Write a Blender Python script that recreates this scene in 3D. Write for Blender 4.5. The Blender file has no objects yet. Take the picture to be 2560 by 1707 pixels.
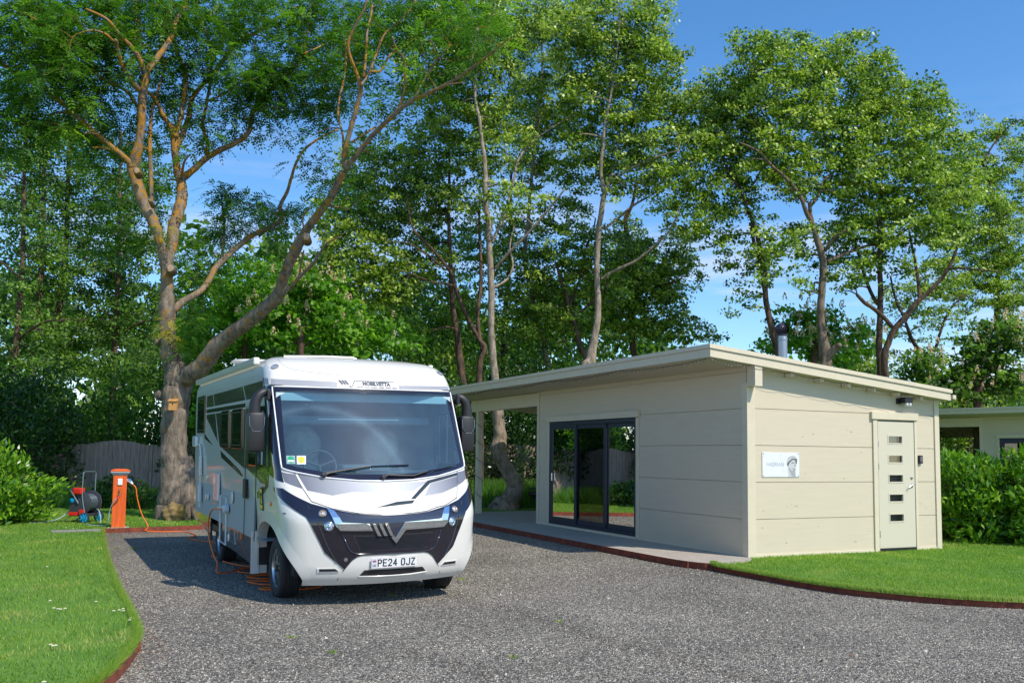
import bpy, bmesh, math, random
import numpy as np
from mathutils import Vector, Matrix, Euler
random.seed(7); rng = np.random.default_rng(7)
PI = math.pi
sc = bpy.context.scene
col = sc.collection

# ------------------------------------------------------------------ camera
FPX, PITCH, ROLL, SHPX, CAMH = 2252.4, .07914, .01196, 104.6, 1.632
PW, PH = 2560, 1707
_F = Vector((0, math.cos(PITCH), math.sin(PITCH)))
_U0 = Vector((0, -math.sin(PITCH), math.cos(PITCH)))
_R = math.cos(ROLL) * Vector((1, 0, 0)) + math.sin(ROLL) * _U0
_U = -math.sin(ROLL) * Vector((1, 0, 0)) + math.cos(ROLL) * _U0
CAMP = Vector((0, 0, CAMH))
cd = bpy.data.cameras.new('camera'); cam = bpy.data.objects.new('camera', cd); col.objects.link(cam)
m = Matrix.Identity(4)
for i, v in enumerate((_R, _U, -_F)):
    for j in range(3): m[j][i] = v[j]
m.translation = CAMP
cam.matrix_world = m
cd.sensor_width = 36; cd.lens = 36 * FPX / PW; cd.shift_y = SHPX / PW
cd.clip_start = .1; cd.clip_end = 2000
sc.camera = cam

# ------------------------------------------------------------------ light
SUN_EL, SUN_AZ = math.radians(49.5), math.radians(131.8)      # azimuth clockwise from +Y
w = bpy.data.worlds.new('World'); sc.world = w; w.use_nodes = True
nt = w.node_tree; bg = nt.nodes['Background']
sky = nt.nodes.new('ShaderNodeTexSky'); sky.sky_type = 'NISHITA'; sky.sun_disc = False
sky.sun_elevation = SUN_EL; sky.sun_rotation = SUN_AZ
sky.air_density = 1.0; sky.dust_density = .3; sky.ozone_density = 4.; sky.altitude = 0
hs = nt.nodes.new('ShaderNodeHueSaturation'); hs.inputs['Saturation'].default_value = 1.22
nt.links.new(sky.outputs[0], hs.inputs['Color'])
def wn(k): return nt.nodes.new('ShaderNode' + k)
wc = wn('TexCoord'); wm = wn('Mapping'); wm.inputs['Scale'].default_value = (2.2, 2.2, 13); nz = wn('TexNoise'); nz.inputs['Scale'].default_value = 1.7; nz.inputs['Detail'].default_value = 9; nz.inputs['Roughness'].default_value = .62
nt.links.new(wc.outputs['Generated'], wm.inputs[0]); nt.links.new(wm.outputs[0], nz.inputs['Vector'])
wsx = wn('SeparateXYZ'); nt.links.new(wc.outputs['Generated'], wsx.inputs[0])
e1 = wn('MapRange'); e1.inputs['From Min'].default_value = .36; e1.inputs['From Max'].default_value = .14; nt.links.new(wsx.outputs['Z'], e1.inputs[0])
e2 = wn('MapRange'); e2.inputs['From Min'].default_value = .46; e2.inputs['From Max'].default_value = .70; nt.links.new(nz.outputs['Fac'], e2.inputs[0])
em = wn('Math'); em.operation = 'MULTIPLY'; nt.links.new(e1.outputs[0], em.inputs[0]); nt.links.new(e2.outputs[0], em.inputs[1])
em2 = wn('Math'); em2.operation = 'MULTIPLY'; em2.inputs[1].default_value = .8; nt.links.new(em.outputs[0], em2.inputs[0])
wx = wn('MixRGB'); wx.inputs[2].default_value = (4.6, 4.7, 5.2, 1); nt.links.new(em2.outputs[0], wx.inputs[0]); nt.links.new(hs.outputs[0], wx.inputs[1]); nt.links.new(wx.outputs[0], bg.inputs[0]); bg.inputs[1].default_value = .145
sd = bpy.data.lights.new('sun', 'SUN'); sd.energy = 3.3; sd.angle = math.radians(.5); sd.color = (1, .94, .83)
sun = bpy.data.objects.new('sun', sd); col.objects.link(sun)
S_DIR = Vector((math.sin(SUN_AZ) * math.cos(SUN_EL), math.cos(SUN_AZ) * math.cos(SUN_EL), math.sin(SUN_EL)))
sun.rotation_euler = S_DIR.to_track_quat('Z', 'Y').to_euler(); sun.location = (20, -20, 30)
sc.view_settings.view_transform = 'Standard'; sc.view_settings.look = 'None'
sc.view_settings.exposure = .52; sc.view_settings.gamma = 1
sc.cycles.transparent_max_bounces = 24; sc.cycles.max_bounces = 8

# ------------------------------------------------------------------ photo pixel -> world helpers (2560x1707 pixels)
def ray(px, py): return _F * FPX + _R * (px - PW / 2) - _U * (py - PH / 2 - SHPX)
def at(px, py, Y): d = ray(px, py); return CAMP + d * (Y / d.y)
def gp(px, py, z=0.): d = ray(px, py); return CAMP + d * ((z - CAMH) / d.z)
REG = {'S': (0, 0, 1), 'D': (0, 0, 1.08844), 'A': (0, 0, .38265), 'B': (0, 500, .38265), 'C': (800, 0, .38265),
       'M': (800, 450, .38265), 'F': (1660, 50, .38265), 'G': (1660, 500, .38265), 'E': (1130, 1000, .26786)}
def rp(k, x, y, Y): ox, oy, s = REG[k]; return at(ox + x * s, oy + y * s, Y)

# ------------------------------------------------------------------ materials
MATS = {}
def newmat(name):
    m = bpy.data.materials.new(name); m.use_nodes = True; MATS[name] = m
    return m, m.node_tree, m.node_tree.nodes['Principled BSDF']
def mat(name, c, rough=.6, metal=0., coat=0., var=0., vs=4., bump=0., bs=60., spec=.5, c2=None, stretch=None):
    if name in MATS: return MATS[name]
    m, t, b = newmat(name)
    b.inputs['Base Color'].default_value = (*c, 1); b.inputs['Roughness'].default_value = rough
    b.inputs['Metallic'].default_value = metal; b.inputs['Coat Weight'].default_value = coat
    b.inputs['Coat Roughness'].default_value = .04
    b.inputs['Specular IOR Level'].default_value = spec
    if var or bump or c2:
        tc = t.nodes.new('ShaderNodeTexCoord'); mp = t.nodes.new('ShaderNodeMapping')
        t.links.new(tc.outputs['Object'], mp.inputs[0])
        if stretch: mp.inputs['Scale'].default_value = stretch
    if var or c2:
        n = t.nodes.new('ShaderNodeTexNoise'); n.inputs['Scale'].default_value = vs; n.inputs['Detail'].default_value = 8
        n.inputs['Roughness'].default_value = .65
        t.links.new(mp.outputs[0], n.inputs['Vector'])
        r = t.nodes.new('ShaderNodeValToRGB')
        a = c2 if c2 else tuple(x * (1 - var) for x in c)
        bb = c if c2 else tuple(min(1, x * (1 + var)) for x in c)
        r.color_ramp.elements[0].position = .35; r.color_ramp.elements[0].color = (*a, 1)
        r.color_ramp.elements[1].position = .65; r.color_ramp.elements[1].color = (*bb, 1)
        t.links.new(n.outputs['Fac'], r.inputs[0]); t.links.new(r.outputs[0], b.inputs['Base Color'])
    if bump:
        n2 = t.nodes.new('ShaderNodeTexNoise'); n2.inputs['Scale'].default_value = bs; n2.inputs['Detail'].default_value = 6
        t.links.new(mp.outputs[0], n2.inputs['Vector'])
        bp = t.nodes.new('ShaderNodeBump'); bp.inputs['Strength'].default_value = min(1, bump); bp.inputs['Distance'].default_value = .02
        t.links.new(n2.outputs['Fac'], bp.inputs['Height']); t.links.new(bp.outputs[0], b.inputs['Normal'])
    return m

def leafmat(name, cols, trans=.45, rough=.45):
    m, t, b = newmat(name)
    at_ = t.nodes.new('ShaderNodeAttribute'); at_.attribute_name = 'rnd'
    r = t.nodes.new('ShaderNodeValToRGB'); cr = r.color_ramp
    while len(cr.elements) < len(cols): cr.elements.new(.5)
    for i, c in enumerate(cols):
        cr.elements[i].position = i / (len(cols) - 1); cr.elements[i].color = (*c, 1)
    t.links.new(at_.outputs['Fac'], r.inputs[0])
    b.inputs['Roughness'].default_value = rough; b.inputs['Specular IOR Level'].default_value = .35
    t.links.new(r.outputs[0], b.inputs['Base Color'])
    tr = t.nodes.new('ShaderNodeBsdfTranslucent')
    mixc = t.nodes.new('ShaderNodeMixRGB'); mixc.blend_type = 'MULTIPLY'; mixc.inputs[0].default_value = 1
    mixc.inputs[2].default_value = (1.5, 1.7, .6, 1)
    t.links.new(r.outputs[0], mixc.inputs[1]); t.links.new(mixc.outputs[0], tr.inputs[0])
    mx = t.nodes.new('ShaderNodeMixShader'); mx.inputs[0].default_value = trans
    t.links.new(b.outputs[0], mx.inputs[1]); t.links.new(tr.outputs[0], mx.inputs[2])
    t.links.new(mx.outputs[0], t.nodes['Material Output'].inputs[0])
    return m

def glassmat(name, tint, refl=.08, rough=0.):
    """thin pane: tinted see-through with a fresnel reflection"""
    m, t, b = newmat(name); t.nodes.remove(b)
    tp = t.nodes.new('ShaderNodeBsdfTransparent'); tp.inputs[0].default_value = (*tint, 1)
    gl = t.nodes.new('ShaderNodeBsdfGlossy'); gl.inputs['Roughness'].default_value = rough
    lw = t.nodes.new('ShaderNodeLayerWeight'); lw.inputs[0].default_value = .25
    mr = t.nodes.new('ShaderNodeMapRange'); mr.inputs['To Min'].default_value = refl; mr.inputs['To Max'].default_value = 1
    t.links.new(lw.outputs['Fresnel'], mr.inputs[0])
    mx = t.nodes.new('ShaderNodeMixShader')
    t.links.new(mr.outputs[0], mx.inputs[0]); t.links.new(tp.outputs[0], mx.inputs[1]); t.links.new(gl.outputs[0], mx.inputs[2])
    t.links.new(mx.outputs[0], t.nodes['Material Output'].inputs[0])
    return m

# ------------------------------------------------------------------ scene bookkeeping
def tag(o, label=None, cat=None, group=None, kind=None):
    if label: o['label'] = label
    if cat: o['category'] = cat
    if group: o['group'] = group
    if kind: o['kind'] = kind
    return o
def empty(name, loc=(0, 0, 0), rz=0., label=None, cat=None, group=None):
    o = bpy.data.objects.new(name, None); col.objects.link(o)
    o.empty_display_size = .2; o.location = loc; o.rotation_euler = (0, 0, rz)
    return tag(o, label, cat, group)

class MB:
    def __init__(s): s.v = []; s.f = []
    def add(s, vs, fs):
        n = len(s.v); s.v += [tuple(v) for v in vs]; s.f += [tuple(i + n for i in f) for f in fs]; return s
    def box(s, x0, x1, y0, y1, z0, z1, M=None, bv=0.):
        if bv > 0:
            bm = bmesh.new(); bmesh.ops.create_cube(bm, size=1)
            for v in bm.verts: v.co = Vector(((x0 + x1) / 2 + v.co.x * (x1 - x0), (y0 + y1) / 2 + v.co.y * (y1 - y0), (z0 + z1) / 2 + v.co.z * (z1 - z0)))
            bmesh.ops.bevel(bm, geom=bm.edges[:], offset=bv, segments=2, affect='EDGES', profile=.5)
            bm.verts.index_update()
            vs = [v.co.copy() for v in bm.verts]; fs = [[v.index for v in f.verts] for f in bm.faces]; bm.free()
        else:
            vs = [Vector(p) for p in ((x0, y0, z0), (x1, y0, z0), (x1, y1, z0), (x0, y1, z0), (x0, y0, z1), (x1, y0, z1), (x1, y1, z1), (x0, y1, z1))]
            fs = [(0, 3, 2, 1), (4, 5, 6, 7), (0, 1, 5, 4), (1, 2, 6, 5), (2, 3, 7, 6), (3, 0, 4, 7)]
        if M is not None: vs = [M @ v for v in vs]
        return s.add(vs, fs)
    def hexa(s, p): return s.add(p, [(0, 3, 2, 1), (4, 5, 6, 7), (0, 1, 5, 4), (1, 2, 6, 5), (2, 3, 7, 6), (3, 0, 4, 7)])
    def tube(s, pts, r, n=8, cap=True, up=None, jit=0.):
        pts = [Vector(p) for p in pts]
        if not hasattr(r, '__len__'): r = [r] * len(pts)
        prev = None; rings = []
        base = len(s.v)
        for i, p in enumerate(pts):
            d = (pts[min(i + 1, len(pts) - 1)] - pts[max(i - 1, 0)])
            if d.length < 1e-9: d = Vector((0, 0, 1))
            d.normalize()
            if prev is None:
                a = Vector((0, 0, 1)) if abs(d.z) < .9 else Vector((1, 0, 0)); nrm = d.cross(a).normalized()
            else: nrm = (prev - d * prev.dot(d)); nrm = nrm.normalized() if nrm.length > 1e-6 else prev
            prev = nrm; bn = d.cross(nrm)
            for k in range(n):
                a = 2 * PI * k / n; q = r[i] * (1 + (random.uniform(-jit, jit) if jit else 0))
                s.v.append(tuple(p + (nrm * math.cos(a) + bn * math.sin(a)) * q))
        for i in range(len(pts) - 1):
            for k in range(n):
                a = base + i * n + k; b = base + i * n + (k + 1) % n
                s.f.append((a, b, b + n, a + n))
        if cap:
            s.f.append(tuple(base + k for k in range(n))[::-1]); e = base + (len(pts) - 1) * n; s.f.append(tuple(e + k for k in range(n)))
        return s
    def lathe(s, prof, n=24, M=None, close=True):
        base = len(s.v)
        for r, z in prof:
            for k in range(n):
                a = 2 * PI * k / n; v = Vector((r * math.cos(a), r * math.sin(a), z))
                s.v.append(tuple(M @ v if M is not None else v))
        for i in range(len(prof) - 1):
            for k in range(n):
                a = base + i * n + k; b = base + i * n + (k + 1) % n; s.f.append((a, b, b + n, a + n))
        if close:
            s.f.append(tuple(base + k for k in range(n))[::-1]); e = base + (len(prof) - 1) * n; s.f.append(tuple(e + k for k in range(n)))
        return s
    def prism(s, poly, z0, z1, M=None):
        n = len(poly); vs = [Vector((x, y, z)) for z in (z0, z1) for x, y in poly]
        if M is not None: vs = [M @ v for v in vs]
        return s.add(vs, [tuple(range(n))[::-1], tuple(range(n, 2 * n))] + [(i, (i + 1) % n, n + (i + 1) % n, n + i) for i in range(n)])
    def build(s, name, m, parent=None, smooth=False, bevel=0.):
        me = bpy.data.meshes.new(name); me.from_pydata(s.v, [], s.f); me.validate(); me.update()
        bm = bmesh.new(); bm.from_mesh(me); bmesh.ops.recalc_face_normals(bm, faces=bm.faces); bm.to_mesh(me); bm.free()
        if m: me.materials.append(m)
        o = bpy.data.objects.new(name, me); col.objects.link(o)
        if parent is not None: o.parent = parent
        if smooth:
            me.polygons.foreach_set('use_smooth', [True] * len(me.polygons))
            if smooth != 'all':
                me.set_sharp_from_angle(angle=math.radians(40))
        if bevel:
            b = o.modifiers.new('bevel', 'BEVEL'); b.width = bevel; b.segments = 2; b.limit_method = 'ANGLE'; b.angle_limit = math.radians(40)
        return o

def curve_pts(pts, sub=4):
    """Catmull-Rom through (Vector, r) pairs"""
    out = []; n = len(pts)
    for i in range(n - 1):
        p0, p1, p2, p3 = pts[max(i - 1, 0)], pts[i], pts[i + 1], pts[min(i + 2, n - 1)]
        for k in range(sub):
            t = k / sub
            q = .5 * ((2 * p1[0]) + (p2[0] - p0[0]) * t + (2 * p0[0] - 5 * p1[0] + 4 * p2[0] - p3[0]) * t * t + (3 * p1[0] - p0[0] - 3 * p2[0] + p3[0]) * t ** 3)
            out.append((q, p1[1] * (1 - t) + p2[1] * t))
    out.append(pts[-1]); return out

def quads_obj(name, P, rnd, m, parent=None):
    """P: (N,4,3) quads"""
    P = np.asarray(P, np.float32); n = len(P)
    me = bpy.data.meshes.new(name)
    me.vertices.add(n * 4); me.vertices.foreach_set('co', P.reshape(-1))
    me.loops.add(n * 4); me.loops.foreach_set('vertex_index', np.arange(n * 4, dtype=np.int32))
    me.polygons.add(n); me.polygons.foreach_set('loop_start', np.arange(0, n * 4, 4, dtype=np.int32))
    me.update(calc_edges=True)
    a = me.attributes.new('rnd', 'FLOAT', 'FACE'); a.data.foreach_set('value', np.asarray(rnd, np.float32))
    me.materials.append(m)
    o = bpy.data.objects.new(name, me); col.objects.link(o)
    if parent is not None: o.parent = parent
    return o

def text_mesh(txt, size, align='CENTER', shear=0., xs=1., offset=0.):
    cu = bpy.data.curves.new('t', 'FONT'); cu.body = txt; cu.size = size; cu.align_x = align; cu.align_y = 'CENTER'; cu.shear = shear
    cu.offset = offset; cu.resolution_u = 3
    ob = bpy.data.objects.new('t', cu); col.objects.link(ob)
    dg = bpy.context.evaluated_depsgraph_get(); me = bpy.data.meshes.new_from_object(ob.evaluated_get(dg))
    bpy.data.objects.remove(ob); bpy.data.curves.remove(cu)
    vs = [(v.co.x * xs, v.co.y) for v in me.vertices]; fs = [tuple(p.vertices) for p in me.polygons]
    bpy.data.meshes.remove(me); return vs, fs

# ================================================================== GROUND
# --- gravel: stones by voronoi cells, colour per stone, real bump
def gravelmat():
    m, t, b = newmat('gravel_chippings')
    tc = t.nodes.new('ShaderNodeTexCoord')
    def vor(scale):
        v = t.nodes.new('ShaderNodeTexVoronoi'); v.inputs['Scale'].default_value = scale; v.inputs['Randomness'].default_value = 1
        t.links.new(tc.outputs['Object'], v.inputs['Vector']); return v
    v1 = vor(72); v2 = vor(30)
    r = t.nodes.new('ShaderNodeValToRGB'); cr = r.color_ramp
    stops = [(0, (.05, .048, .044)), (.3, (.13, .115, .095)), (.6, (.26, .225, .17)), (.85, (.41, .355, .27)), (.96, (.66, .58, .46)), (1, (.8, .74, .66))]
    while len(cr.elements) < len(stops): cr.elements.new(.5)
    for e, (p, c) in zip(cr.elements, stops): e.position = p; e.color = (*c, 1)
    sx = t.nodes.new('ShaderNodeSeparateColor'); t.links.new(v1.outputs['Color'], sx.inputs[0]); t.links.new(sx.outputs[0], r.inputs[0])
    # broad tone variation (wear, damp)
    n = t.nodes.new('ShaderNodeTexNoise'); n.inputs['Scale'].default_value = .6; n.inputs['Detail'].default_value = 6
    t.links.new(tc.outputs['Object'], n.inputs['Vector'])
    mr = t.nodes.new('ShaderNodeMapRange'); mr.inputs['From Min'].default_value = .3; mr.inputs['From Max'].default_value = .7
    mr.inputs['To Min'].default_value = .74; mr.inputs['To Max'].default_value = 1.22
    t.links.new(n.outputs['Fac'], mr.inputs[0])
    mm = t.nodes.new('ShaderNodeMixRGB'); mm.blend_type = 'MULTIPLY'; mm.inputs[0].default_value = 1
    t.links.new(r.outputs[0], mm.inputs[1]); t.links.new(mr.outputs[0], mm.inputs[2])
    def mth(op, a_, b_=None, cl=False):
        k = t.nodes.new('ShaderNodeMath'); k.operation = op; k.use_clamp = cl
        for i_, v_ in enumerate((a_, b_)):
            if v_ is None: continue
            if isinstance(v_, (int, float)): k.inputs[i_].default_value = v_
            else: t.links.new(v_, k.inputs[i_])
        return k.outputs[0]
    sp = t.nodes.new('ShaderNodeSeparateXYZ'); t.links.new(tc.outputs['Object'], sp.inputs[0])
    # distance across the motorhome's line of travel, bent a little to the right towards the viewer
    yy_ = mth('SUBTRACT', 10.8, sp.outputs['Y']); d_ = mth('ADD', mth('MULTIPLY', mth('ADD', sp.outputs['X'], 1.737), .891), mth('MULTIPLY', yy_, -.454))
    d_ = mth('SUBTRACT', d_, mth('MULTIPLY', mth('MULTIPLY', yy_, yy_), .03))
    d_ = mth('ADD', d_, mth('MULTIPLY', mth('SUBTRACT', n.outputs['Fac'], .5), .5))
    tr_ = mth('SUBTRACT', 1, mth('MULTIPLY', mth('ABSOLUTE', mth('SUBTRACT', mth('ABSOLUTE', d_), .93)), 4.5), True)
    mt_ = t.nodes.new('ShaderNodeMixRGB'); mt_.blend_type = 'MULTIPLY'; mt_.inputs[2].default_value = (.74, .72, .70, 1)
    t.links.new(mth('MULTIPLY', tr_, .75), mt_.inputs[0]); t.links.new(mm.outputs[0], mt_.inputs[1]); t.links.new(mt_.outputs[0], b.inputs['Base Color'])
    b.inputs['Roughness'].default_value = .85
    ad = t.nodes.new('ShaderNodeMath'); ad.operation = 'ADD'
    m2 = t.nodes.new('ShaderNodeMath'); m2.operation = 'MULTIPLY'; m2.inputs[1].default_value = .8
    t.links.new(v2.outputs['Distance'], m2.inputs[0]); t.links.new(v1.outputs['Distance'], ad.inputs[0]); t.links.new(m2.outputs[0], ad.inputs[1])
    bp = t.nodes.new('ShaderNodeBump'); bp.invert = True; bp.inputs['Strength'].default_value = 1; bp.inputs['Distance'].default_value = .022
    t.links.new(ad.outputs[0], bp.inputs['Height']); t.links.new(bp.outputs[0], b.inputs['Normal'])
    return m
M_gravel = gravelmat()
M_soil = mat('meadow_ground', (.05, .08, .02), .95, var=.5, vs=.8, c2=(.03, .03, .015), bump=1, bs=20)
M_lawn = mat('lawn_turf', (.15, .29, .035), .9, vs=2.2, c2=(.09, .21, .022), bump=1, bs=90)
M_rust = mat('rusty_steel', (.27, .062, .028), .8, vs=9, c2=(.13, .03, .018), bump=.3, bs=80)
M_conc = mat('pale_paving', (.44, .38, .31), .85, vs=7, c2=(.35, .31, .26), bump=.25, bs=120)

g = MB(); g.add([(-400, -60, -.02), (400, -60, -.02), (400, 800, -.02), (-400, 800, -.02)], [(0, 1, 2, 3)])
tag(g.build('ground', M_soil), kind='structure')
g = MB(); g.add([(-16, -6, 0), (16, -6, 0), (16, 15, 0), (8, 24, 0), (-2.1, 24.4, 0), (-4.6, 20.8, 0), (-8.3, 18.1, 0), (-16, 12, 0)], [tuple(range(8))])
tag(g.build('gravel_pad', M_gravel), kind='structure')

LAWNZ = .075
leftcurve = [(-30, 2.2), (-12, 3.2), (-7, 4.2), (-4.6, 4.9), (-3.3, 5.4), (-2.78, 5.8), (-2.72, 6.16), (-2.87, 6.92), (-3.06, 7.6), (-3.30, 8.15), (-3.82, 9.2), (-4.58, 10.69), (-5.82, 13.23), (-8.02, 17.94)]
backline = [(-8.02, 17.94), (-7.07, 18.50), (-6.59, 18.95), (-4.6, 20.7), (-2.1, 24.0)]
def smooth2(pts, sub=5): return [(p.x, p.y) for p, _ in curve_pts([(Vector((x, y, 0)), 0) for x, y in pts], sub)]
lc = smooth2(leftcurve); bl = backline
CK, CYAW = Vector((3.7167, 14.2026, .09)), .4443          # near corner of the cabin
ca, sa = math.cos(CYAW), math.sin(CYAW)
def cw(x, y, z=0.): return Vector((CK.x + x * ca - y * sa, CK.y + x * sa + y * ca, z))   # cabin local -> world
def rc(lx, ly): p = cw(lx, ly); return (p.x, p.y)
lawnA = lc + bl[1:] + [rc(-1.26, 11.4), rc(4.6, 11.4), rc(4.6, 7.2), rc(4.26, 7), rc(4.26, 0.02)]
# right lawn edge, continuing the steel strip
rightcurve = [rc(-1.10, -.55), rc(-1.15, -.75), rc(-1.15, -1.51), rc(-1.15, -2.26), rc(-1.07, -2.9), rc(-.90, -3.35), rc(-.56, -3.94), rc(.05, -4.52), rc(1.2, -5.1), rc(3, -5.5), rc(6, -5.6), rc(12, -5)]
rcs = smooth2(rightcurve)
def sheet(name, poly, z, m, zb=-.01):
    bm = bmesh.new(); vs = [bm.verts.new((x, y, z)) for x, y in poly]; f = bm.faces.new(vs); bmesh.ops.triangulate(bm, faces=[f])
    r = bm.verts[:]; me = bpy.data.meshes.new(name)
    n = len(vs); lo = [bm.verts.new((x, y, zb)) for x, y in poly]
    for i in range(n): bm.faces.new((vs[i], vs[(i + 1) % n], lo[(i + 1) % n], lo[i]))
    bmesh.ops.recalc_face_normals(bm, faces=bm.faces); bm.to_mesh(me); bm.free(); me.materials.append(m)
    o = bpy.data.objects.new(name, me); col.objects.link(o); return tag(o, kind='structure')
lawnP = lc + bl[1:] + [rc(-1.26, 11.4), rc(4.6, 11.4), (14, 40), (0, 60), (-40, 60), (-60, 20)]
sheet('lawn', lawnP, LAWNZ, M_lawn)
sheet('lawn', rcs + [(40, 14), (40, 40), rc(4.62, 11.39), rc(4.62, 7.3), rc(4.2, 7.1), rc(4.2, .05), rc(.05, .05), rc(-.3, -.42)], LAWNZ + .004, M_lawn)
sheet('paving', [rc(-1.26, 11.4), rc(4.6, 11.4), rc(4.6, 7.25), rc(.05, 7.15), rc(.05, .05), rc(-.02, -.1), rc(-.36, -.46), rc(-1.08, -.6), rc(-1.30, .0), rc(-1.32, 1.3), rc(-1.30, 3), rc(-1.27, 7)], .09, M_conc)
def edging(name, pts, z1, label, th=.008):
    m = MB(); n = len(pts); L = []
    for i, (x, y) in enumerate(pts):
        a = Vector(pts[max(i - 1, 0)]); b = Vector(pts[min(i + 1, n - 1)]); d = (b - a).normalized(); nn = Vector((-d.y, d.x)) * th
        L.append(((x + nn.x, y + nn.y), (x - nn.x, y - nn.y)))
    vs = []; fs = []
    for (a, b) in L: vs += [(*a, -.02), (*a, z1), (*b, z1), (*b, -.02)]
    for i in range(n - 1):
        for k in range(3): fs.append((i * 4 + k, i * 4 + k + 1, i * 4 + 5 + k, i * 4 + 4 + k))
    m.add(vs, fs)
    for i in range(6, n - 1, 11):
        (ax, ay), (bx, by) = L[i]; m.box(ax - .012, ax + .012, ay - .012, ay + .012, -.02, z1 - .004); m.box(bx - .012, bx + .012, by - .012, by + .012, -.02, z1 - .004)
    o = m.build(name, M_rust); tag(o, label, 'garden edging'); return o
edging('steel_edging', lc, .095, 'rusty steel edging strip curving along the left lawn')
edging('steel_edging', bl, .095, 'straight rusty steel edging behind the orange utility post')
pe = [rc(-1.28, 11.42), rc(-1.31, 7), rc(-1.33, 3), rc(-1.35, 1.3), rc(-1.33, 0), rc(-1.16, -.55)]
edging('steel_edging', smooth2(pe, 4)[:-1] + rcs, .10, 'long rusty steel edging in front of the cabin paving and right lawn')

# --- lawn blades
def inpoly(x, y, poly):
    c = np.zeros(len(x), bool); n = len(poly); j = n - 1
    for i in range(n):
        xi, yi = poly[i]; xj, yj = poly[j]
        if yi != yj: c ^= ((yi > y) != (yj > y)) & (x < (xj - xi) * (y - yi) / (yj - yi) + xi)
        j = i
    return c
M_blade = leafmat('grass_blades', [(.09, .20, .02), (.16, .30, .03), (.25, .37, .045), (.44, .42, .13)], .35, .6)
def grass(name, poly, box, n, h, wdt, falloff, zb, label):
    x = rng.uniform(box[0], box[1], n); y = box[2] + (box[3] - box[2]) * rng.random(n) ** falloff
    k = inpoly(x, y, poly) & (np.abs(x) < y * .62 + 1); x = x[k]; y = y[k]; n = len(x)
    # patchy length and colour
    pn = np.sin(x * 1.7 + np.sin(y * 1.1) * 2) * np.sin(y * 1.9 + np.sin(x * 2.3)) * .5 + .5
    hh = h * rng.uniform(.5, 1.2, n) * (.75 + .4 * pn); a = rng.uniform(0, 2 * PI, n); sc_ = np.clip(y / 9, 1, 2.2)
    wx = np.cos(a) * wdt * sc_; wy = np.sin(a) * wdt * sc_; lx = rng.normal(0, .45, n) * hh; ly = rng.normal(0, .45, n) * hh
    P = np.zeros((n, 4, 3)); B = np.stack([x, y, np.full(n, zb)], 1)
    P[:, 0] = B - np.stack([wx, wy, 0 * x], 1); P[:, 1] = B + np.stack([wx, wy, 0 * x], 1)
    tip = B + np.stack([lx, ly, hh], 1); P[:, 2] = tip + np.stack([wx, wy, 0 * x], 1) * .25; P[:, 3] = tip - np.stack([wx, wy, 0 * x], 1) * .25
    pq = np.clip(np.sin(x * 3.1 + 1.3 * np.sin(y * 2.2)) * np.sin(y * 1.3 + 2 * np.sin(x * .9 + 1)) - .55, 0, 1)
    r = np.clip(rng.normal(.40, .16, n) + (pn - .5) * .35 + pq * .9 + (rng.random(n) > .95) * .4, 0, 1)
    return tag(quads_obj(name, P, r, M_blade), label, 'grass', kind='stuff')
grass('lawn_grass', lawnP, (-14, 1, 5.6, 26), 330000, .032, .0035, 1.5, LAWNZ, 'short mown grass of the left lawn')
grass('lawn_grass', rcs + [rc(12, 4), rc(4.3, 4), rc(4.3, .0), rc(.02, -.02), rc(-.3, -.42)], (2.9, 12, 9.8, 20), 170000, .032, .0035, 1.2, LAWNZ, 'short mown grass of the right lawn')

def edgegrass(pts, n, z, side, label):
    P = []; R = []
    for _ in range(n):
        i = random.randrange(len(pts) - 1); t = random.random(); x = pts[i][0] * (1 - t) + pts[i + 1][0] * t; y = pts[i][1] * (1 - t) + pts[i + 1][1] * t
        dx, dy = pts[i + 1][0] - pts[i][0], pts[i + 1][1] - pts[i][1]; L = math.hypot(dx, dy); nx, ny = -dy / L * side, dx / L * side
        o = random.uniform(-.05, -.012); h = random.uniform(.02, .075); ov = random.uniform(-.01, .05); a = random.uniform(0, 6.28); w = .003
        b = (x + nx * o, y + ny * o, z); tp = (x + nx * (o + ov) + random.gauss(0, .015), y + ny * (o + ov), z + h)
        P.append([(b[0] - w, b[1], b[2]), (b[0] + w, b[1], b[2]), (tp[0] + w * .3, tp[1], tp[2]), (tp[0] - w * .3, tp[1], tp[2])]); R.append(random.uniform(.1, .9))
    tag(quads_obj('edge_grass', P, R, M_blade), label, 'grass', kind='stuff')
edgegrass([p for p in lc if 5.6 < p[1] < 18], 9000, LAWNZ, -1, 'longer grass blades leaning over the left steel edging')
edgegrass([p for p in rcs if p[0] < 9], 8000, LAWNZ, 1, 'longer grass blades leaning over the right steel edging')
def sprigs():
    P = []; R = []
    for _ in range(14):
        if random.random() < .6: j = random.randrange(60, len(lc)); cx, cy = lc[j][0] + random.uniform(.05, .6), lc[j][1]
        else: cx, cy = random.uniform(-2, 7), random.uniform(7, 12)
        if cy < 6: continue
        for _ in range(random.randrange(6, 22)):
            a = random.uniform(0, 6.28); l = random.uniform(.012, .035); px, py = cx + random.gauss(0, .018), cy + random.gauss(0, .018); w = .004
            P.append([(px - w, py, .004), (px + w, py, .004), (px + math.cos(a) * l + w, py + math.sin(a) * l, random.uniform(.01, .03)), (px + math.cos(a) * l - w, py + math.sin(a) * l, .02)]); R.append(random.random())
    tag(quads_obj('gravel_weeds', P, R, M_blade), 'small green weed sprigs growing through the gravel', 'weeds', kind='stuff')
sprigs()
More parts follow.
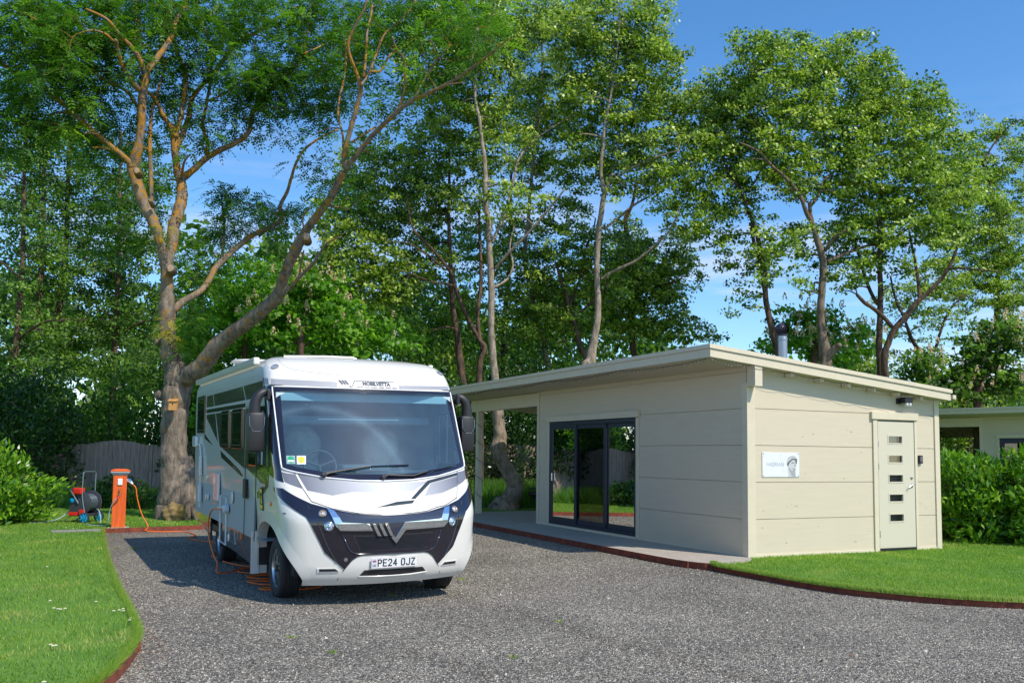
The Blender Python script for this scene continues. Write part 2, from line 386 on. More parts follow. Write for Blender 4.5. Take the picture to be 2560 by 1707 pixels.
# --- scattered larger chippings
def stones(n):
    V = []; F = []
    x = rng.uniform(-6, 9, n); y = 5.4 + 16 * rng.random(n) ** 1.6
    k = ~inpoly(x, y, lawnP) & ~inpoly(x, y, rcs + [rc(12, 4), rc(4.3, 4), rc(0, 12), rc(-1.4, 11), rc(-1.4, 0)]) & (np.abs(x) < y * .6 + .5)
    x = x[k]; y = y[k]; n = len(x)
    s = rng.uniform(.004, .0105, n) * (1 + (rng.random(n) > .985) * .9); a = rng.uniform(0, 2 * PI, n)
    P = np.zeros((n * 4, 4, 3)); rr = np.repeat(rng.random(n), 4)
    C = np.stack([x, y, np.full(n, -.001)], 1)
    e = rng.uniform(.6, 1.2, (n, 4))
    ring = [C + np.stack([np.cos(a + i * PI / 2) * s * e[:, i], np.sin(a + i * PI / 2) * s * e[:, i], 0 * s], 1) for i in range(4)]
    off = rng.normal(0, .35, (n, 2)) * s[:, None]
    top = C + np.stack([off[:, 0], off[:, 1], s * rng.uniform(.5, 1.2, n)], 1)
    top2 = top + np.stack([np.cos(a + .8) * s * .4, np.sin(a + .8) * s * .4, -s * .1], 1)
    for i in range(4):
        P[i::4, 0] = ring[i]; P[i::4, 1] = ring[(i + 1) % 4]; P[i::4, 2] = top2; P[i::4, 3] = top
    return P, rr
M_stone = leafmat('loose_chippings', [(.05, .047, .045), (.13, .12, .105), (.26, .235, .195), (.42, .375, .305), (.60, .53, .45)], 0., .85)
P, rr = stones(150000)
tag(quads_obj('loose_gravel', P, rr, M_stone), 'loose grey stone chippings strewn over the drive', 'gravel', kind='stuff')
# red leaf scraps and daisies: uncountable litter
P = []; 
for i in range(260):
    if i < 130: j = random.randrange(len(lc) - 30, len(lc)) ; x, y = lc[j]; x += abs(random.gauss(.12, .15)); y += random.uniform(-.3, .2)
    else: x, y = random.uniform(-3, 6), random.uniform(6.4, 16)
    a = random.uniform(0, 6.28); s = random.uniform(.004, .013)
    P.append([(x, y, .012), (x + s * math.cos(a), y + s * math.sin(a), .018), (x + 2 * s * math.cos(a + .3), y + 2 * s * math.sin(a + .3), .012), (x + s * math.cos(a + .9), y + s * math.sin(a + .9), .013)])
tag(quads_obj('leaf_litter', P, rng.random(len(P)), leafmat('dry_leaf', [(.35, .06, .02), (.42, .16, .05)], .1)), 'scattered red-brown leaf scraps lying on the gravel', 'leaf litter', kind='stuff')
M_daisy = mat('daisy_white', (.8, .8, .78), .7); M_dyel = mat('daisy_yellow', (.7, .5, .05), .7)
dais = [(135, 1518), (145, 1520), (152, 1521), (163, 1519), (284, 1525), (298, 1523), (308, 1520), (309, 1525), (125, 1500), (127, 1609), (133, 1612), (139, 1611), (110, 1702), (327, 1543), (118, 1415), (240, 1502), (165, 1318), (183, 1320), (324, 1548)]
dlab = ['leftmost daisy of the row of four in the left lawn', 'second daisy from the left in the row of four', 'third daisy from the left in the row of four', 'rightmost daisy of the row of four in the left lawn',
 'leftmost daisy of the group beside the steel edging', 'second daisy from the left beside the steel edging', 'upper right daisy of the group beside the steel edging', 'lower right daisy of the group beside the steel edging',
 'single daisy just above the left end of the row of four', 'leftmost daisy of the row of three lower in the lawn', 'middle daisy of the row of three lower in the lawn', 'rightmost daisy of the row of three lower in the lawn',
 'lowest daisy, at the bottom edge of the lawn', 'upper daisy of the pair closest to the steel edging', 'lone daisy in the far middle of the left lawn', 'lone daisy between the row of four and the edging group', 'left daisy of the pair near the flat grey slab', 'right daisy of the pair near the flat grey slab', 'lower daisy of the pair closest to the steel edging']
for i, (px, py) in enumerate(dais):
    p = gp(px, py, LAWNZ + .045); q = MB()
    pts = []
    for k in range(20):
        a = 2 * PI * k / 20; r = .014 if k % 2 else .009; pts.append((p.x + r * math.cos(a), p.y + r * math.sin(a)))
    q.prism(pts, p.z - .002, p.z + .001)
    if i == 0: d0 = empty('daisy', (0, 0, 0)); 
    d = empty('daisy', (p.x, p.y, LAWNZ), label=dlab[i], cat='daisy', group='daisies in the left lawn') if i else d0
    if i == 0: d.location = (p.x, p.y, LAWNZ); tag(d, dlab[i], 'daisy', 'daisies in the left lawn')
    M = MB(); M.prism([(x - p.x, y - p.y) for x, y in pts], .041, .045); M.build('petals', M_daisy, d)
    M = MB(); M.lathe([(.007, .0455), (.006, .049)], 8); M.build('centre', M_dyel, d)
    M = MB(); M.tube([(0, 0, 0), (.003, 0, .02), (0, 0, .041)], .0012, 4); M.build('stem', M_blade, d)
# flat paving stone in the left lawn
q = MB(); a = Vector((-8.58, 17.02, 0)); b = Vector((-8.08 + .28, 17.38 + .1, 0)); d = (b - a).normalized(); n_ = Vector((-d.y, d.x, 0)) * .35
q.hexa([a + Vector((0, 0, .07)), b + Vector((0, 0, .07)), b + n_ + Vector((0, 0, .07)), a + n_ + Vector((0, 0, .07)), a + Vector((0, 0, .1)), b + Vector((0, 0, .1)), b + n_ + Vector((0, 0, .1)), a + n_ + Vector((0, 0, .1))])
tag(q.build('stepping_stone', mat('slab_grey', (.25, .23, .21), .9, var=.2, vs=12)), 'flat grey slab sunk in the grass left of the orange post', 'paving slab')

# ================================================================== CABIN
M_cream = mat('cream_paint', (.62, .53, .39), .62, bump=.07, bs=30, stretch=(1, 1, 14), var=.03, vs=1.6)
M_creamtrim = mat('cream_trim_paint', (.66, .575, .42), .55, var=.04, vs=6, bump=.1, bs=40)
M_knot = mat('timber_knot', (.44, .36, .24), .8)
M_rooffelt = mat('roof_felt', (.16, .16, .15), .9, var=.2)
M_soff = mat('soffit_paint', (.54, .48, .36), .7, var=.04, vs=4)
M_anth = mat('anthracite_frame', (.018, .028, .05), .35)
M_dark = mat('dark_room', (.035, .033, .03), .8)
M_black = mat('black_plastic', (.015, .015, .018), .35)
M_steel = mat('stainless_steel', (.62, .62, .64), .25, metal=1)
M_galv = mat('galvanised_flue', (.40, .41, .43), .36, metal=1, var=.1, vs=20)
M_door = mat('door_paint', (.62, .56, .43), .4)
M_doorglass = glassmat('door_glass', (.5, .56, .58), .12)
M_slide = glassmat('sliding_glass', (.50, .56, .54), .15)
ZT0, SL = 2.985, .091          # underside of the roof at local x=0, fall per metre
def soff(x): return ZT0 - SL * x

def make_cabin(name, loc, rz, label, detailed=True):
    root = empty(name, loc, rz, label, 'cabin')
    # --- walls: backing plus rows of boards with 6 mm open seams
    W = MB(); P = .58; sd_ = .012
    # front wall (plane x=0, faces -x): segments along y
    def frontseg(y0, y1, z0, z1):
        W.box(.008, .11, y0, y1, z0, z1)
        z = 0.
        for k in range(6):
            a, b = k * P, (k + 1) * P; a2, b2 = max(a + .005, z0), min(b - .005, z1)
            if b2 - a2 > .02: W.box(-sd_, .008, y0, y1, a2, b2)
    frontseg(.0, 3.08, 0, soff(0)); frontseg(6.62, 7.2, 0, soff(0)); frontseg(3.08, 6.62, 2.30, soff(0)); frontseg(3.08, 6.62, 0, .05)
    # side wall (plane y=0, faces -y)
    def sideseg(x0, x1, z0, z1f):
        zt = [z1f(x0), z1f(x1)]
        W.hexa([(x0, .008, z0), (x1, .008, z0), (x1, .11, z0), (x0, .11, z0), (x0, .008, zt[0]), (x1, .008, zt[1]), (x1, .11, zt[1]), (x0, .11, zt[0])])
        for k in range(5):
            a = max(k * P + .005, z0); b = (k + 1) * P - .005 if k < 4 else 9
            t0, t1 = min(b, zt[0]), min(b, zt[1])
            if min(t0, t1) - a > .02: W.hexa([(x0, -sd_, a), (x1, -sd_, a), (x1, .008, a), (x0, .008, a), (x0, -sd_, t0), (x1, -sd_, t1), (x1, .008, t1), (x0, .008, t0)])
    sideseg(.1, 2.70, 0, soff); sideseg(3.69, 4.20, 0, soff); sideseg(2.70, 3.69, 2.21, soff); sideseg(2.70, 3.69, 0, .0 and soff or (lambda x: .04))
    # rear and far walls
    W.hexa([(4.16, .02, 0), (4.26, .02, 0), (4.26, 7.2, 0), (4.16, 7.2, 0), (4.16, .02, soff(4.16)), (4.26, .02, soff(4.26)), (4.26, 7.2, soff(4.26)), (4.16, 7.2, soff(4.16))])
    W.hexa([(.02, 7.09, 0), (4.15, 7.09, 0), (4.15, 7.19, 0), (.02, 7.19, 0), (.02, 7.09, soff(.02)), (4.15, 7.09, soff(4.15)), (4.15, 7.19, soff(4.15)), (.02, 7.19, soff(.02))])
    W.build('wall', M_cream, root)
    if detailed:
        K = MB()
        for i in range(30):       # knots and plug marks in the boards
            if random.random() < .72:
                x, z = random.uniform(.25, 2.6) if random.random() < .8 else random.uniform(3.75, 4.1), random.uniform(.1, 2.4)
                if .24 < x < 1.06 and 1.2 < z < 1.66: continue
                s = random.uniform(.004, .011); l = random.uniform(1, 3.2)
                K.box(x - s * l, x + s * l, -sd_ - .0008, -sd_ + .001, z - s, z + s)
            else:
                y, z = random.uniform(.2, 2.9), random.uniform(.2, 2.5); s = random.uniform(.004, .008)
                K.box(-sd_ - .0008, -sd_ + .001, y - s, y + s * 1.5, z - s, z + s)
        K.build('knots', M_knot, root)
    T = MB()
    T.box(-.032, .13, -.034, .0995, -.02, 2.72, bv=.004)                       # near corner post
    T.build('corner_post', M_creamtrim, root)
    T = MB(); T.box(-.034, -.0125, 7.12, 7.22, -.02, soff(0), bv=.004); T.build('corner_post', M_creamtrim, root)
    T = MB(); T.box(4.17, 4.285, -.036, .11, -.02, soff(4.3), bv=.004); T.build('corner_post', M_creamtrim, root)
    B = MB(); B.box(-.026, .0, .0, 7.2, -.05, .035); B.box(.13, 2.66, -.028, 0, -.05, .03); B.box(3.72, 4.17, -.028, 0, -.05, .03)
    B.build('sole_plate', M_creamtrim, root)
    # --- timber beam ends and rafters
    bm_ = MB(); bm_.box(-.0335, .112, -.23, -.038, 2.66, soff(0) - .004); bm_.build('beam_end', M_creamtrim, root)
    for x in (.75, 1.38, 1.98, 2.56, 3.12, 3.68):
        r_ = MB(); r_.box(x, x + .055, -.17, -.03, soff(x + .055) - .07, soff(x + .055) - .004); r_.build('rafter_end', M_creamtrim, root)
    # --- roof: sloping slab, soffit boards, two-step fascia
    def sl(x0, x1, y0, y1, b, t):
        return [(x0, y0, soff(x0) + b), (x1, y0, soff(x1) + b), (x1, y1, soff(x1) + b), (x0, y1, soff(x0) + b), (x0, y0, soff(x0) + t), (x1, y0, soff(x1) + t), (x1, y1, soff(x1) + t), (x0, y1, soff(x0) + t)]
    RX0, RX1, RY0, RY1 = -.91, 4.33, -.25, 11.3
    R = MB(); R.hexa(sl(RX0 + .03, RX1 - .03, RY0 + .03, RY1 - .03, .0, .012)); R.build('soffit', M_soff, root)
    R = MB(); R.hexa(sl(RX0 + .03, RX1 - .03, RY0 + .03, RY1 - .03, .013, .175)); R.build('roof', M_rooffelt, root)
    Fm = MB()
    for (b, t, o) in ((-.004, .118, 0.), (.126, .19, .022)):
        Fm.hexa(sl(RX0 - o, RX0 + .028, RY0 - o, RY1 + o, b, t)); Fm.hexa(sl(RX0 + .0285, RX1 - .0285, RY0 - o, RY0 + .028, b, t))
        Fm.hexa(sl(RX1 - .028, RX1 + o, RY0 - o, RY1 + o, b, t)); Fm.hexa(sl(RX0 + .0285, RX1 - .0285, RY1 - .028, RY1 + o, b, t))
    Fm.hexa(sl(RX0 + .006, RX1 - .006, RY0 + .006, RY0 + .0275, .1185, .1255)); Fm.hexa(sl(RX0 + .006, RX0 + .0275, RY0 + .03, RY1 - .03, .1185, .1255))
    Fm.build('fascia', M_creamtrim, root)
    Gt = MB(); Gt.hexa(sl(RX1 + .023, RX1 + .10, RY0 - .03, RY1, .03, .10)); Gt.build('gutter', M_creamtrim, root)
    # --- terrace end: beam, post, slatted screen at the back
    B = MB(); B.box(-.02, .12, 7.225, 11.15, 2.67, soff(.12) - .001, bv=.004); B.box(4.0, 4.12, 7.225, 11.15, 2.40, soff(4.12) - .001)
    B.hexa(sl(.121, 3.99, 11.0, 11.12, -.13, -.002)); B.build('beam', M_creamtrim, root)
    for x, y in ((-.01, 10.68), (4.0, 10.9)):
        q = MB(); q.box(x, x + .14, y, y + .15, 0, 2.67 if x < 1 else 2.40, bv=.005); q.build('post', M_creamtrim, root)
    for k in range(6):
        y = 7.7 + k * .62; q = MB(); q.hexa(sl(.13, 3.98, y, y + .06, -.16, -.002)); q.build('rafter', M_soff, root)
    S_ = MB()
    for k in range(17): S_.box(2.0 if not detailed else 3.0, 3.98, 11.03, 11.055, .12 + k * .125, .12 + k * .125 + .105)
    S_.build('slatted_screen', M_cream, root)
    # --- sliding door set
    fr = MB(); y0, y1, z0, z1 = 3.12, 6.60, .05, 2.27
    fr.box(-.035, .10, y0, y1, z1 - .075, z1); fr.box(-.035, .10, y0, y1, z0, z0 + .06)
    fr.box(-.035, .10, y0, y0 + .06, z0 + .06, z1 - .075); fr.box(-.035, .10, y1 - .06, y1, z0 + .06, z1 - .075)
    fd = fr.build('sliding_door', M_anth, root, bevel=.004)
    for i, (a, b, xo) in enumerate(((y0 + .061, 4.36, .03), (4.26, 5.50, .0), (5.40, y1 - .061, -.03))):
        s = MB(); za, zb_ = z0 + .061, z1 - .076; t = .085
        s.box(xo, xo + .028, a, a + t, za, zb_); s.box(xo, xo + .028, b - t, b, za, zb_)
        s.box(xo, xo + .028, a + t, b - t, za, za + .10); s.box(xo, xo + .028, a + t, b - t, zb_ - t, zb_)
        s.build('door_leaf', M_anth, fd, bevel=.003)
        gq = MB(); gq.add([(xo + .014, a + t - .01, za + .09), (xo + .014, b - t + .01, za + .09), (xo + .014, b - t + .01, zb_ - t + .01), (xo + .014, a + t - .01, zb_ - t + .01)], [(0, 1, 2, 3)])
        gq.build('pane', M_slide, fd)
    h = MB(); h.box(-.065, -.031, 6.43, 6.475, .98, 1.16, bv=.01); h.build('handle', M_steel, fd)
    c = MB(); c.box(-.040, -.0125, 3.03, 3.12, .02, 2.275, bv=.003); c.box(-.040, -.0125, 6.60, 6.68, .02, 2.275, bv=.003); c.box(-.072, -.0125, 3.01, 6.70, 2.28, 2.40, bv=.004)
    c.box(-.05, -.027, 3.121, 6.599, .0, .045)
    c.build('door_casing', M_creamtrim, root)
    # --- side door with five slots
    dr = empty('door', (0, 0, 0)); dr.parent = root
    x0, x1, z0, z1 = 2.79, 3.645, .045, 2.195; slots = [(3.035, 3.355, z, z + .115) for z in (.492, .829, 1.162, 1.494, 1.825)]
    L = MB(); zz = z0
    L.box(x0, 3.035, -.03, .01, z0, z1); L.box(3.355, x1, -.03, .01, z0, z1)
    for (a, b, s0, s1) in slots: L.box(3.035, 3.355, -.03, .01, zz, s0); zz = s1
    L.box(3.035, 3.355, -.03, .01, zz, z1); L.build('door_panel', M_door, dr)
    for (a, b, s0, s1) in slots:
        q = MB(); t = .018
        q.box(a - .02, b + .02, -.036, -.031, s0 - .02, s0 + .0); q.box(a - .02, b + .02, -.036, -.031, s1, s1 + .02)
        q.box(a - .02, a, -.036, -.031, s0, s1); q.box(b, b + .02, -.036, -.031, s0, s1)
        wq = q.build('door_window', M_door, dr)
        p = MB(); p.box(a, b, -.006, -.002, s0, s1); p.build('pane', M_doorglass, wq)
        p = MB(); p.box(a + .0, b - .0, -.0, .008, s0 + .02, s0 + .06); p.build('blind', mat('blind_grey', (.35, .42, .42), .6), wq)
    h = MB(); h.box(3.555, 3.585, -.042, -.031, 1.06, 1.14, bv=.003); h.tube([(3.57, -.04, 1.115), (3.57, -.075, 1.115), (3.50, -.078, 1.10), (3.46, -.075, 1.065), (3.45, -.072, 1.06)], .009, 8)
    h.build('handle', M_steel, dr, smooth=True)
    h = MB(); h.lathe([(.028, 0), (.028, .012), (.012, .014), (.012, .03)], 16, Matrix.Translation((3.57, -.031, 1.235)) @ Matrix.Rotation(PI / 2, 4, 'X')); h.build('lock', M_steel, dr, smooth=True)
    for z in (1.80, 1.42, .28):
        h = MB(); h.tube([(2.785, -.040, z - .055), (2.785, -.040, z + .055)], .008, 8); h.build('hinge', M_steel, dr)
    h = MB(); h.box(2.80, 3.64, -.05, -.031, .0, .04); h.build('threshold', M_black, dr)
    c = MB(); c.box(2.675, 2.775, -.040, -.0125, -.02, 2.215, bv=.003); c.box(3.655, 3.715, -.040, -.0125, -.02, 2.215, bv=.003); c.box(2.63, 3.74, -.062, -.0125, 2.222, 2.348, bv=.004)
    c.build('door_frame', M_creamtrim, root)
    # floor and inner lining
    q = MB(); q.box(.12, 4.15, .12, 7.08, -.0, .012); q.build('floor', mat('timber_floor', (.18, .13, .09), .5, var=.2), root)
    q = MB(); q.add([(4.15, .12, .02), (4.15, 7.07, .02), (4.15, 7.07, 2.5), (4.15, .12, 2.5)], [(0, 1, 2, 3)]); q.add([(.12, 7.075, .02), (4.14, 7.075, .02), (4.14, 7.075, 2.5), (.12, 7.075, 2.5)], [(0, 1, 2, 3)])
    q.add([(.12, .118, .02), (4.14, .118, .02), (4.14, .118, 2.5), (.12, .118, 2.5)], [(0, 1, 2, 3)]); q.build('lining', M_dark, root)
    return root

cabin = make_cabin('timber_cabin', CK, CYAW, 'cream boarded cabin with sliding glass doors and a sign on its end wall')
# neighbour cabin, mostly hidden by the laurel hedge
p2 = at(2452, 1036, 30.1); YAW2 = .72
c2 = Vector((p2.x, p2.y, .09)) - Vector((-math.sin(YAW2) * 7.17, math.cos(YAW2) * 7.17, 0))
make_cabin('timber_cabin', c2, YAW2, 'second cream cabin behind the laurel hedge at the right edge', False)

# --- things fixed to the cabin
def fixed(name, label, cat):
    return empty(name, CK, CYAW, label, cat)
# sign with stone bust
sg = fixed('wall_sign', 'white marbled sign reading HADRIAN with a stone head, on the cabin end wall', 'sign')
q = MB(); sx0, sx1, sz0, sz1 = .273, 1.036, 1.241, 1.632
q.box(sx0, sx1, -.024, -.0165, sz0, sz1, bv=.002)
q.build('plate', mat('marble_print', (.80, .80, .82), .35, c2=(.68, .68, .71), vs=7), sg)
q = MB()
for x in (sx0 + .02, sx1 - .02):
    for z in (sz0 + .02, sz1 - .02): q.lathe([(.008, 0), (.006, .004)], 10, Matrix.Translation((x, -.024, z)) @ Matrix.Rotation(PI / 2, 4, 'X'))
q.build('screws', M_black, sg)
def flat_text(txt, size, x, y, z, m, parent, name='lettering', xs=1., offset=0., shear=0., th=.001):
    vs, fs = text_mesh(txt, size, xs=xs, offset=offset, shear=shear); q = MB(); q.add([(x + a, y, z + b) for a, b in vs], fs); return q.build(name, m, parent)
flat_text('HADRIAN', .088, .535, -.0252, 1.440, mat('sign_grey_ink', (.36, .40, .42), .6), sg, xs=.92)
def relief(parent, name, pts, m, y):
    """flat printed patch given in 0..1 sign units"""
    q = MB(); q.add([(sx0 + a * (sx1 - sx0), y, sz0 + b * (sz1 - sz0)) for a, b in pts], [tuple(range(len(pts)))]); return q.build(name, m, parent)
gr = [mat('bust_tone_%s' % n, c, .6, var=.1, vs=40) for n, c in (('pale', (.55, .54, .53)), ('mid', (.36, .36, .37)), ('dark', (.12, .13, .15)))]
bust = relief(sg, 'bust', [(.69, .02), (.90, .02), (.885, .22), (.91, .45), (.93, .55), (.945, .75), (.90, .84), (.80, .88), (.71, .80), (.655, .68), (.65, .56), (.68, .43), (.70, .28)], gr[0], -.0253)
relief(bust, 'neck_shade', [(.78, .03), (.90, .02), (.885, .2), (.80, .18), (.76, .27), (.72, .32)], gr[1], -.0256)
relief(bust, 'beard', [(.70, .30), (.76, .17), (.86, .16), (.895, .28), (.87, .33), (.82, .27), (.76, .3), (.715, .42)], gr[1], -.0258)
relief(bust, 'hair', [(.655, .55), (.67, .44), (.70, .47), (.74, .60), (.81, .70), (.88, .69), (.90, .55), (.93, .54), (.945, .74), (.88, .76), (.80, .76), (.72, .66)], gr[2], -.0258)
relief(bust, 'headband', [(.66, .70), (.72, .77), (.80, .82), (.90, .80), (.90, .83), (.80, .86), (.70, .80)], gr[1], -.0259)
relief(bust, 'eye', [(.77, .585), (.80, .61), (.85, .60), (.85, .575), (.80, .565)], gr[2], -.0259)
relief(bust, 'mouth', [(.80, .32), (.83, .36), (.88, .34), (.88, .31), (.84, .33)], gr[2], -.0259)
relief(bust, 'nose_shade', [(.865, .60), (.885, .60), (.90, .44), (.865, .42)], gr[1], -.0259)
# key safe
ks = fixed('key_box', 'small black key box on the boards right of the cabin door', 'key box')
q = MB(); q.box(3.75, 3.835, -.055, -.013, 1.475, 1.62, bv=.008); q.build('case', M_black, ks)
q = MB(); q.box(3.765, 3.82, -.0575, -.0545, 1.51, 1.60); q.build('keypad', mat('keypad_grey', (.12, .12, .13), .4), ks)
# twin wall lamp
wl = fixed('wall_lamp', 'black twin spot lamp high on the cabin wall above the door', 'lamp')
q = MB(); q.box(3.25, 3.33, -.05, -.013, 2.50, 2.60, bv=.006); q.build('bracket', M_black, wl)
q = MB(); q.box(3.30, 3.49, -.17, -.05, 2.515, 2.61, bv=.012); q.build('housing', M_black, wl)
for x in (3.365, 3.44):
    q = MB(); q.lathe([(.024, 0), (.03, .03), (.026, .05)], 14, Matrix.Translation((x, -.14, 2.466))); q.build('bulb', mat('frosted_bulb', (.75, .75, .73), .3), wl)
# flue
fl = fixed('flue', 'shiny steel flue pipe with dark round spinning cowl on the cabin roof', 'chimney')
fx, fy = 2.05, 1.45; zr = soff(fx) + .17; FH = .2
q = MB(); q.lathe([(.12, zr - .02), (.12, zr + .02), (.085, zr + .05), (.085, zr + .72), (.093, zr + .725), (.093, zr + .76), (.085, zr + .765), (.085, zr + .80)], 24, Matrix.Translation((fx, fy, 0))); q.build('pipe', M_galv, fl, smooth=True)
q = MB()
for k in range(18):
    a0 = 2 * PI * k / 18; vs = []
    for j in range(9):
        t = j / 8; ph = PI * (.06 + .84 * t); r = .125 * math.sin(ph); zz = -.12 * math.cos(ph)
        for da, dr_ in ((0, 0), (.36, -.018)):
            a = a0 + t * .7 + da; vs.append((fx + (r + dr_ * math.sin(ph)) * math.cos(a), fy + (r + dr_ * math.sin(ph)) * math.sin(a), zr + .925 + zz))
    q.add(vs, [(2 * j, 2 * j + 1, 2 * j + 3, 2 * j + 2) for j in range(8)])
q.lathe([(.06, zr + .79), (.10, zr + .815), (.10, zr + .835), (.03, zr + .84)], 20, Matrix.Translation((fx, fy, 0))); q.lathe([(.001, zr + 1.052), (.04, zr + 1.04), (.05, zr + 1.025)], 14, Matrix.Translation((fx, fy, 0)), close=False)
q.build('cowl', mat('dark_cowl', (.05, .045, .06), .3, metal=.7), fl)
# string lights along the eaves
sl_ = fixed('string_lights', 'dark string of small fairy lights hanging under the cabin eaves', 'fairy lights')
q = MB(); bq = MB(); pts = []
def icicle(p): 
    h = random.uniform(.012, .05); bq.tube([p, p + Vector((random.uniform(-.02, .02), random.uniform(-.02, .02), -h))], .0035, 4)
for k in range(150):
    y = -.2 + k * .072; sag = abs(math.sin(y * 1.15 + .4)) * .045
    pts.append(Vector((-.90, y, soff(-.9) - .015 - sag))); icicle(pts[-1])
    if k % 2: bq.tube([pts[-1], pts[-1] + Vector((random.uniform(-.03, .03), random.uniform(-.03, .03), random.uniform(-.01, .03)))], .003, 4)
q.tube(pts, .005, 5)
pts = [Vector((-.85 + k * .06, -.235, soff(-.85 + k * .06) - .03 - abs(math.sin(k * .35)) * .035)) for k in range(85)]
q.tube(pts, .0025, 5)
bs_ = MB()
for p in pts: bs_.tube([p, p + Vector((0, 0, -random.uniform(.01, .04)))], .003, 4)
# spiral down the terrace post
pts = []
for k in range(60):
    a = k * .55; z = 2.62 - k * .04; pts.append(Vector((.06 + .11 * math.cos(a), 10.755 + .11 * math.sin(a), z)))
q.tube(pts, .006, 5)
q.build('cable', M_black, sl_); bq.build('bulbs', M_black, sl_); bs_.build('clear_bulbs', mat('clear_bulb', (.6, .6, .58), .2), sl_)

# --- inside the room: table and shell chair; under the terrace: fire bowl
M_brown = mat('brown_leather', (.085, .035, .03), .5); M_brass = mat('brass_leg', (.6, .45, .15), .3, metal=1)
def shell_chair(loc, rz, label):
    r = empty('shell_chair', loc, rz, label, 'chair')
    vs = []; n = 14; mq = 10
    for j in range(mq + 1):
        t = j / mq
        for i in range(n + 1):
            a = -1.9 + 3.8 * i / n
            rad = .34 + .05 * t; hgt = (.42 * math.cos(a * .62) + .12) if True else 0
            z = .42 + t * (hgt if abs(a) < 1.9 else .15); vs.append((rad * math.sin(a) * (1 if t > .1 else .6), rad * math.cos(a) * (1 if t > .1 else .6), z + (0 if t > .1 else -.03)))
    fs = [(j * (n + 1) + i, j * (n + 1) + i + 1, (j + 1) * (n + 1) + i + 1, (j + 1) * (n + 1) + i) for j in range(mq) for i in range(n)]
    q = MB(); q.add(vs, fs); o = q.build('backrest', M_brown, r, smooth='all'); md = o.modifiers.new('s', 'SOLIDIFY'); md.thickness = .04
    q = MB(); q.lathe([(.05, .36), (.28, .37), (.33, .42), (.30, .47), (.05, .46)], 20); q.build('seat', M_brown, r, smooth='all')
    for k in range(4):
        a = PI / 4 + k * PI / 2; q = MB(); q.tube([(.15 * math.cos(a), .15 * math.sin(a), .37), (.30 * math.cos(a), .30 * math.sin(a), .0)], .011, 6); q.build('leg', M_brass, r)
    return r
p = cw(1.0, 5.3, .012); shell_chair(p, CYAW + 1.9, 'dark brown shell chair with brass legs behind the sliding doors')
p = cw(1.25, 4.1, .012); tb = empty('dining_table', p, CYAW, 'wooden table inside the cabin behind the sliding doors', 'table')
M_wood = mat('oak_top', (.32, .25, .18), .4, var=.15, vs=3)
q = MB(); q.box(-.4, .4, -.8, .8, .72, .75, bv=.005); q.build('tabletop', M_wood, tb)
for a in (-1, 1):
    for b in (-1, 1): q = MB(); q.box(a * .33 - .03, a * .33 + .03, b * .7 - .03, b * .7 + .03, 0, .72); q.build('leg', M_black, tb)
pf = Vector((.95, 25.6, .09)); fb = empty('fire_bowl', pf, 0, 'dark steel fire bowl on the terrace beside the leaning trunk', 'fire bowl')
q = MB(); q.lathe([(.02, .22), (.25, .27), (.42, .40), (.48, .52), (.46, .52), (.40, .42), (.2, .3)], 24, close=False); q.build('bowl', M_black, fb, smooth='all')
q = MB(); q.tube([(.5 * math.cos(a), .5 * math.sin(a), .6) for a in [k * PI / 12 for k in range(25)]], .012, 6, cap=False); q.build('rim_rail', M_black, fb)
q = MB(); q.lathe([(.22, 0), (.12, .1), (.12, .24)], 16); q.build('base', M_black, fb)

# ================================================================== UTILITY POST, HOSE REEL, CABLE
M_post = mat('orange_stained_wood', (.80, .135, .012), .5, c2=(.62, .085, .01), vs=5, stretch=(6, 6, .6), bump=.15, bs=30)
PX = Vector((-7.94, 18.42, .05))
up_ = empty('utility_post', PX, .40, 'orange wooden hook-up post with tap and socket at the corner of the gravel', 'utility post')
q = MB(); q.box(-.20, .20, -.19, .16, -.06, .035, bv=.01); q.build('plinth', mat('post_concrete', (.5, .47, .42), .9, var=.1, vs=10), up_)
q = MB(); q.box(-.128, .128, -.115, .115, .035, 1.075, bv=.006); q.build('post', M_post, up_)
q = MB(); q.hexa([(-.13, -.118, 1.0755), (.13, -.118, 1.0755), (.13, .118, 1.0755), (-.13, .118, 1.0755), (-.175, -.16, 1.13), (.175, -.16, 1.13), (.175, .16, 1.13), (-.175, .16, 1.13)]); q.box(-.178, .178, -.163, .163, 1.1305, 1.15); q.build('collar', mat('grey_collar', (.42, .45, .5), .45), up_)
q = MB(); q.box(-.185, .185, -.17, .17, 1.1505, 1.175, bv=.008); q.hexa([(-.182, -.167, 1.1755), (.182, -.167, 1.1755), (.182, .167, 1.1755), (-.182, .167, 1.1755), (-.10, -.09, 1.205), (.10, -.09, 1.205), (.10, .09, 1.205), (-.10, .09, 1.205)]); q.build('cap', M_post, up_)
q = MB(); q.box(-.045, .045, -.14, -.116, .88, 1.01, bv=.01); q.build('switch_box', mat('white_plastic', (.8, .8, .8), .4), up_)
tp = MB(); tp.tube([(0, -.115, .70), (0, -.17, .70), (0, -.20, .66)], .012, 8); tp.tube([(0, -.16, .70), (0, -.16, .78)], .008, 6); tp.box(-.006, .006, -.175, -.145, .76, .82); tp.box(-.035, .035, -.165, -.155, .70, .715)
tp.build('tap', mat('brass_tap', (.35, .3, .2), .35, metal=1), up_)
q = MB()
for z in (.18, .35, .51):
    for x in (-.06, .06): q.lathe([(.005, 0), (.004, .003)], 8, Matrix.Translation((x, -.1155, z)) @ Matrix.Rotation(PI / 2, 4, 'X'))
q.build('screws', M_steel, up_)
M_bluep = mat('blue_plug', (.08, .22, .55), .4); M_greyp = mat('pale_grey_plug', (.6, .65, .68), .4)
M_cable = mat('orange_cable', (.85, .16, .015), .45); M_hose = mat('grey_hose', (.32, .42, .45), .4)
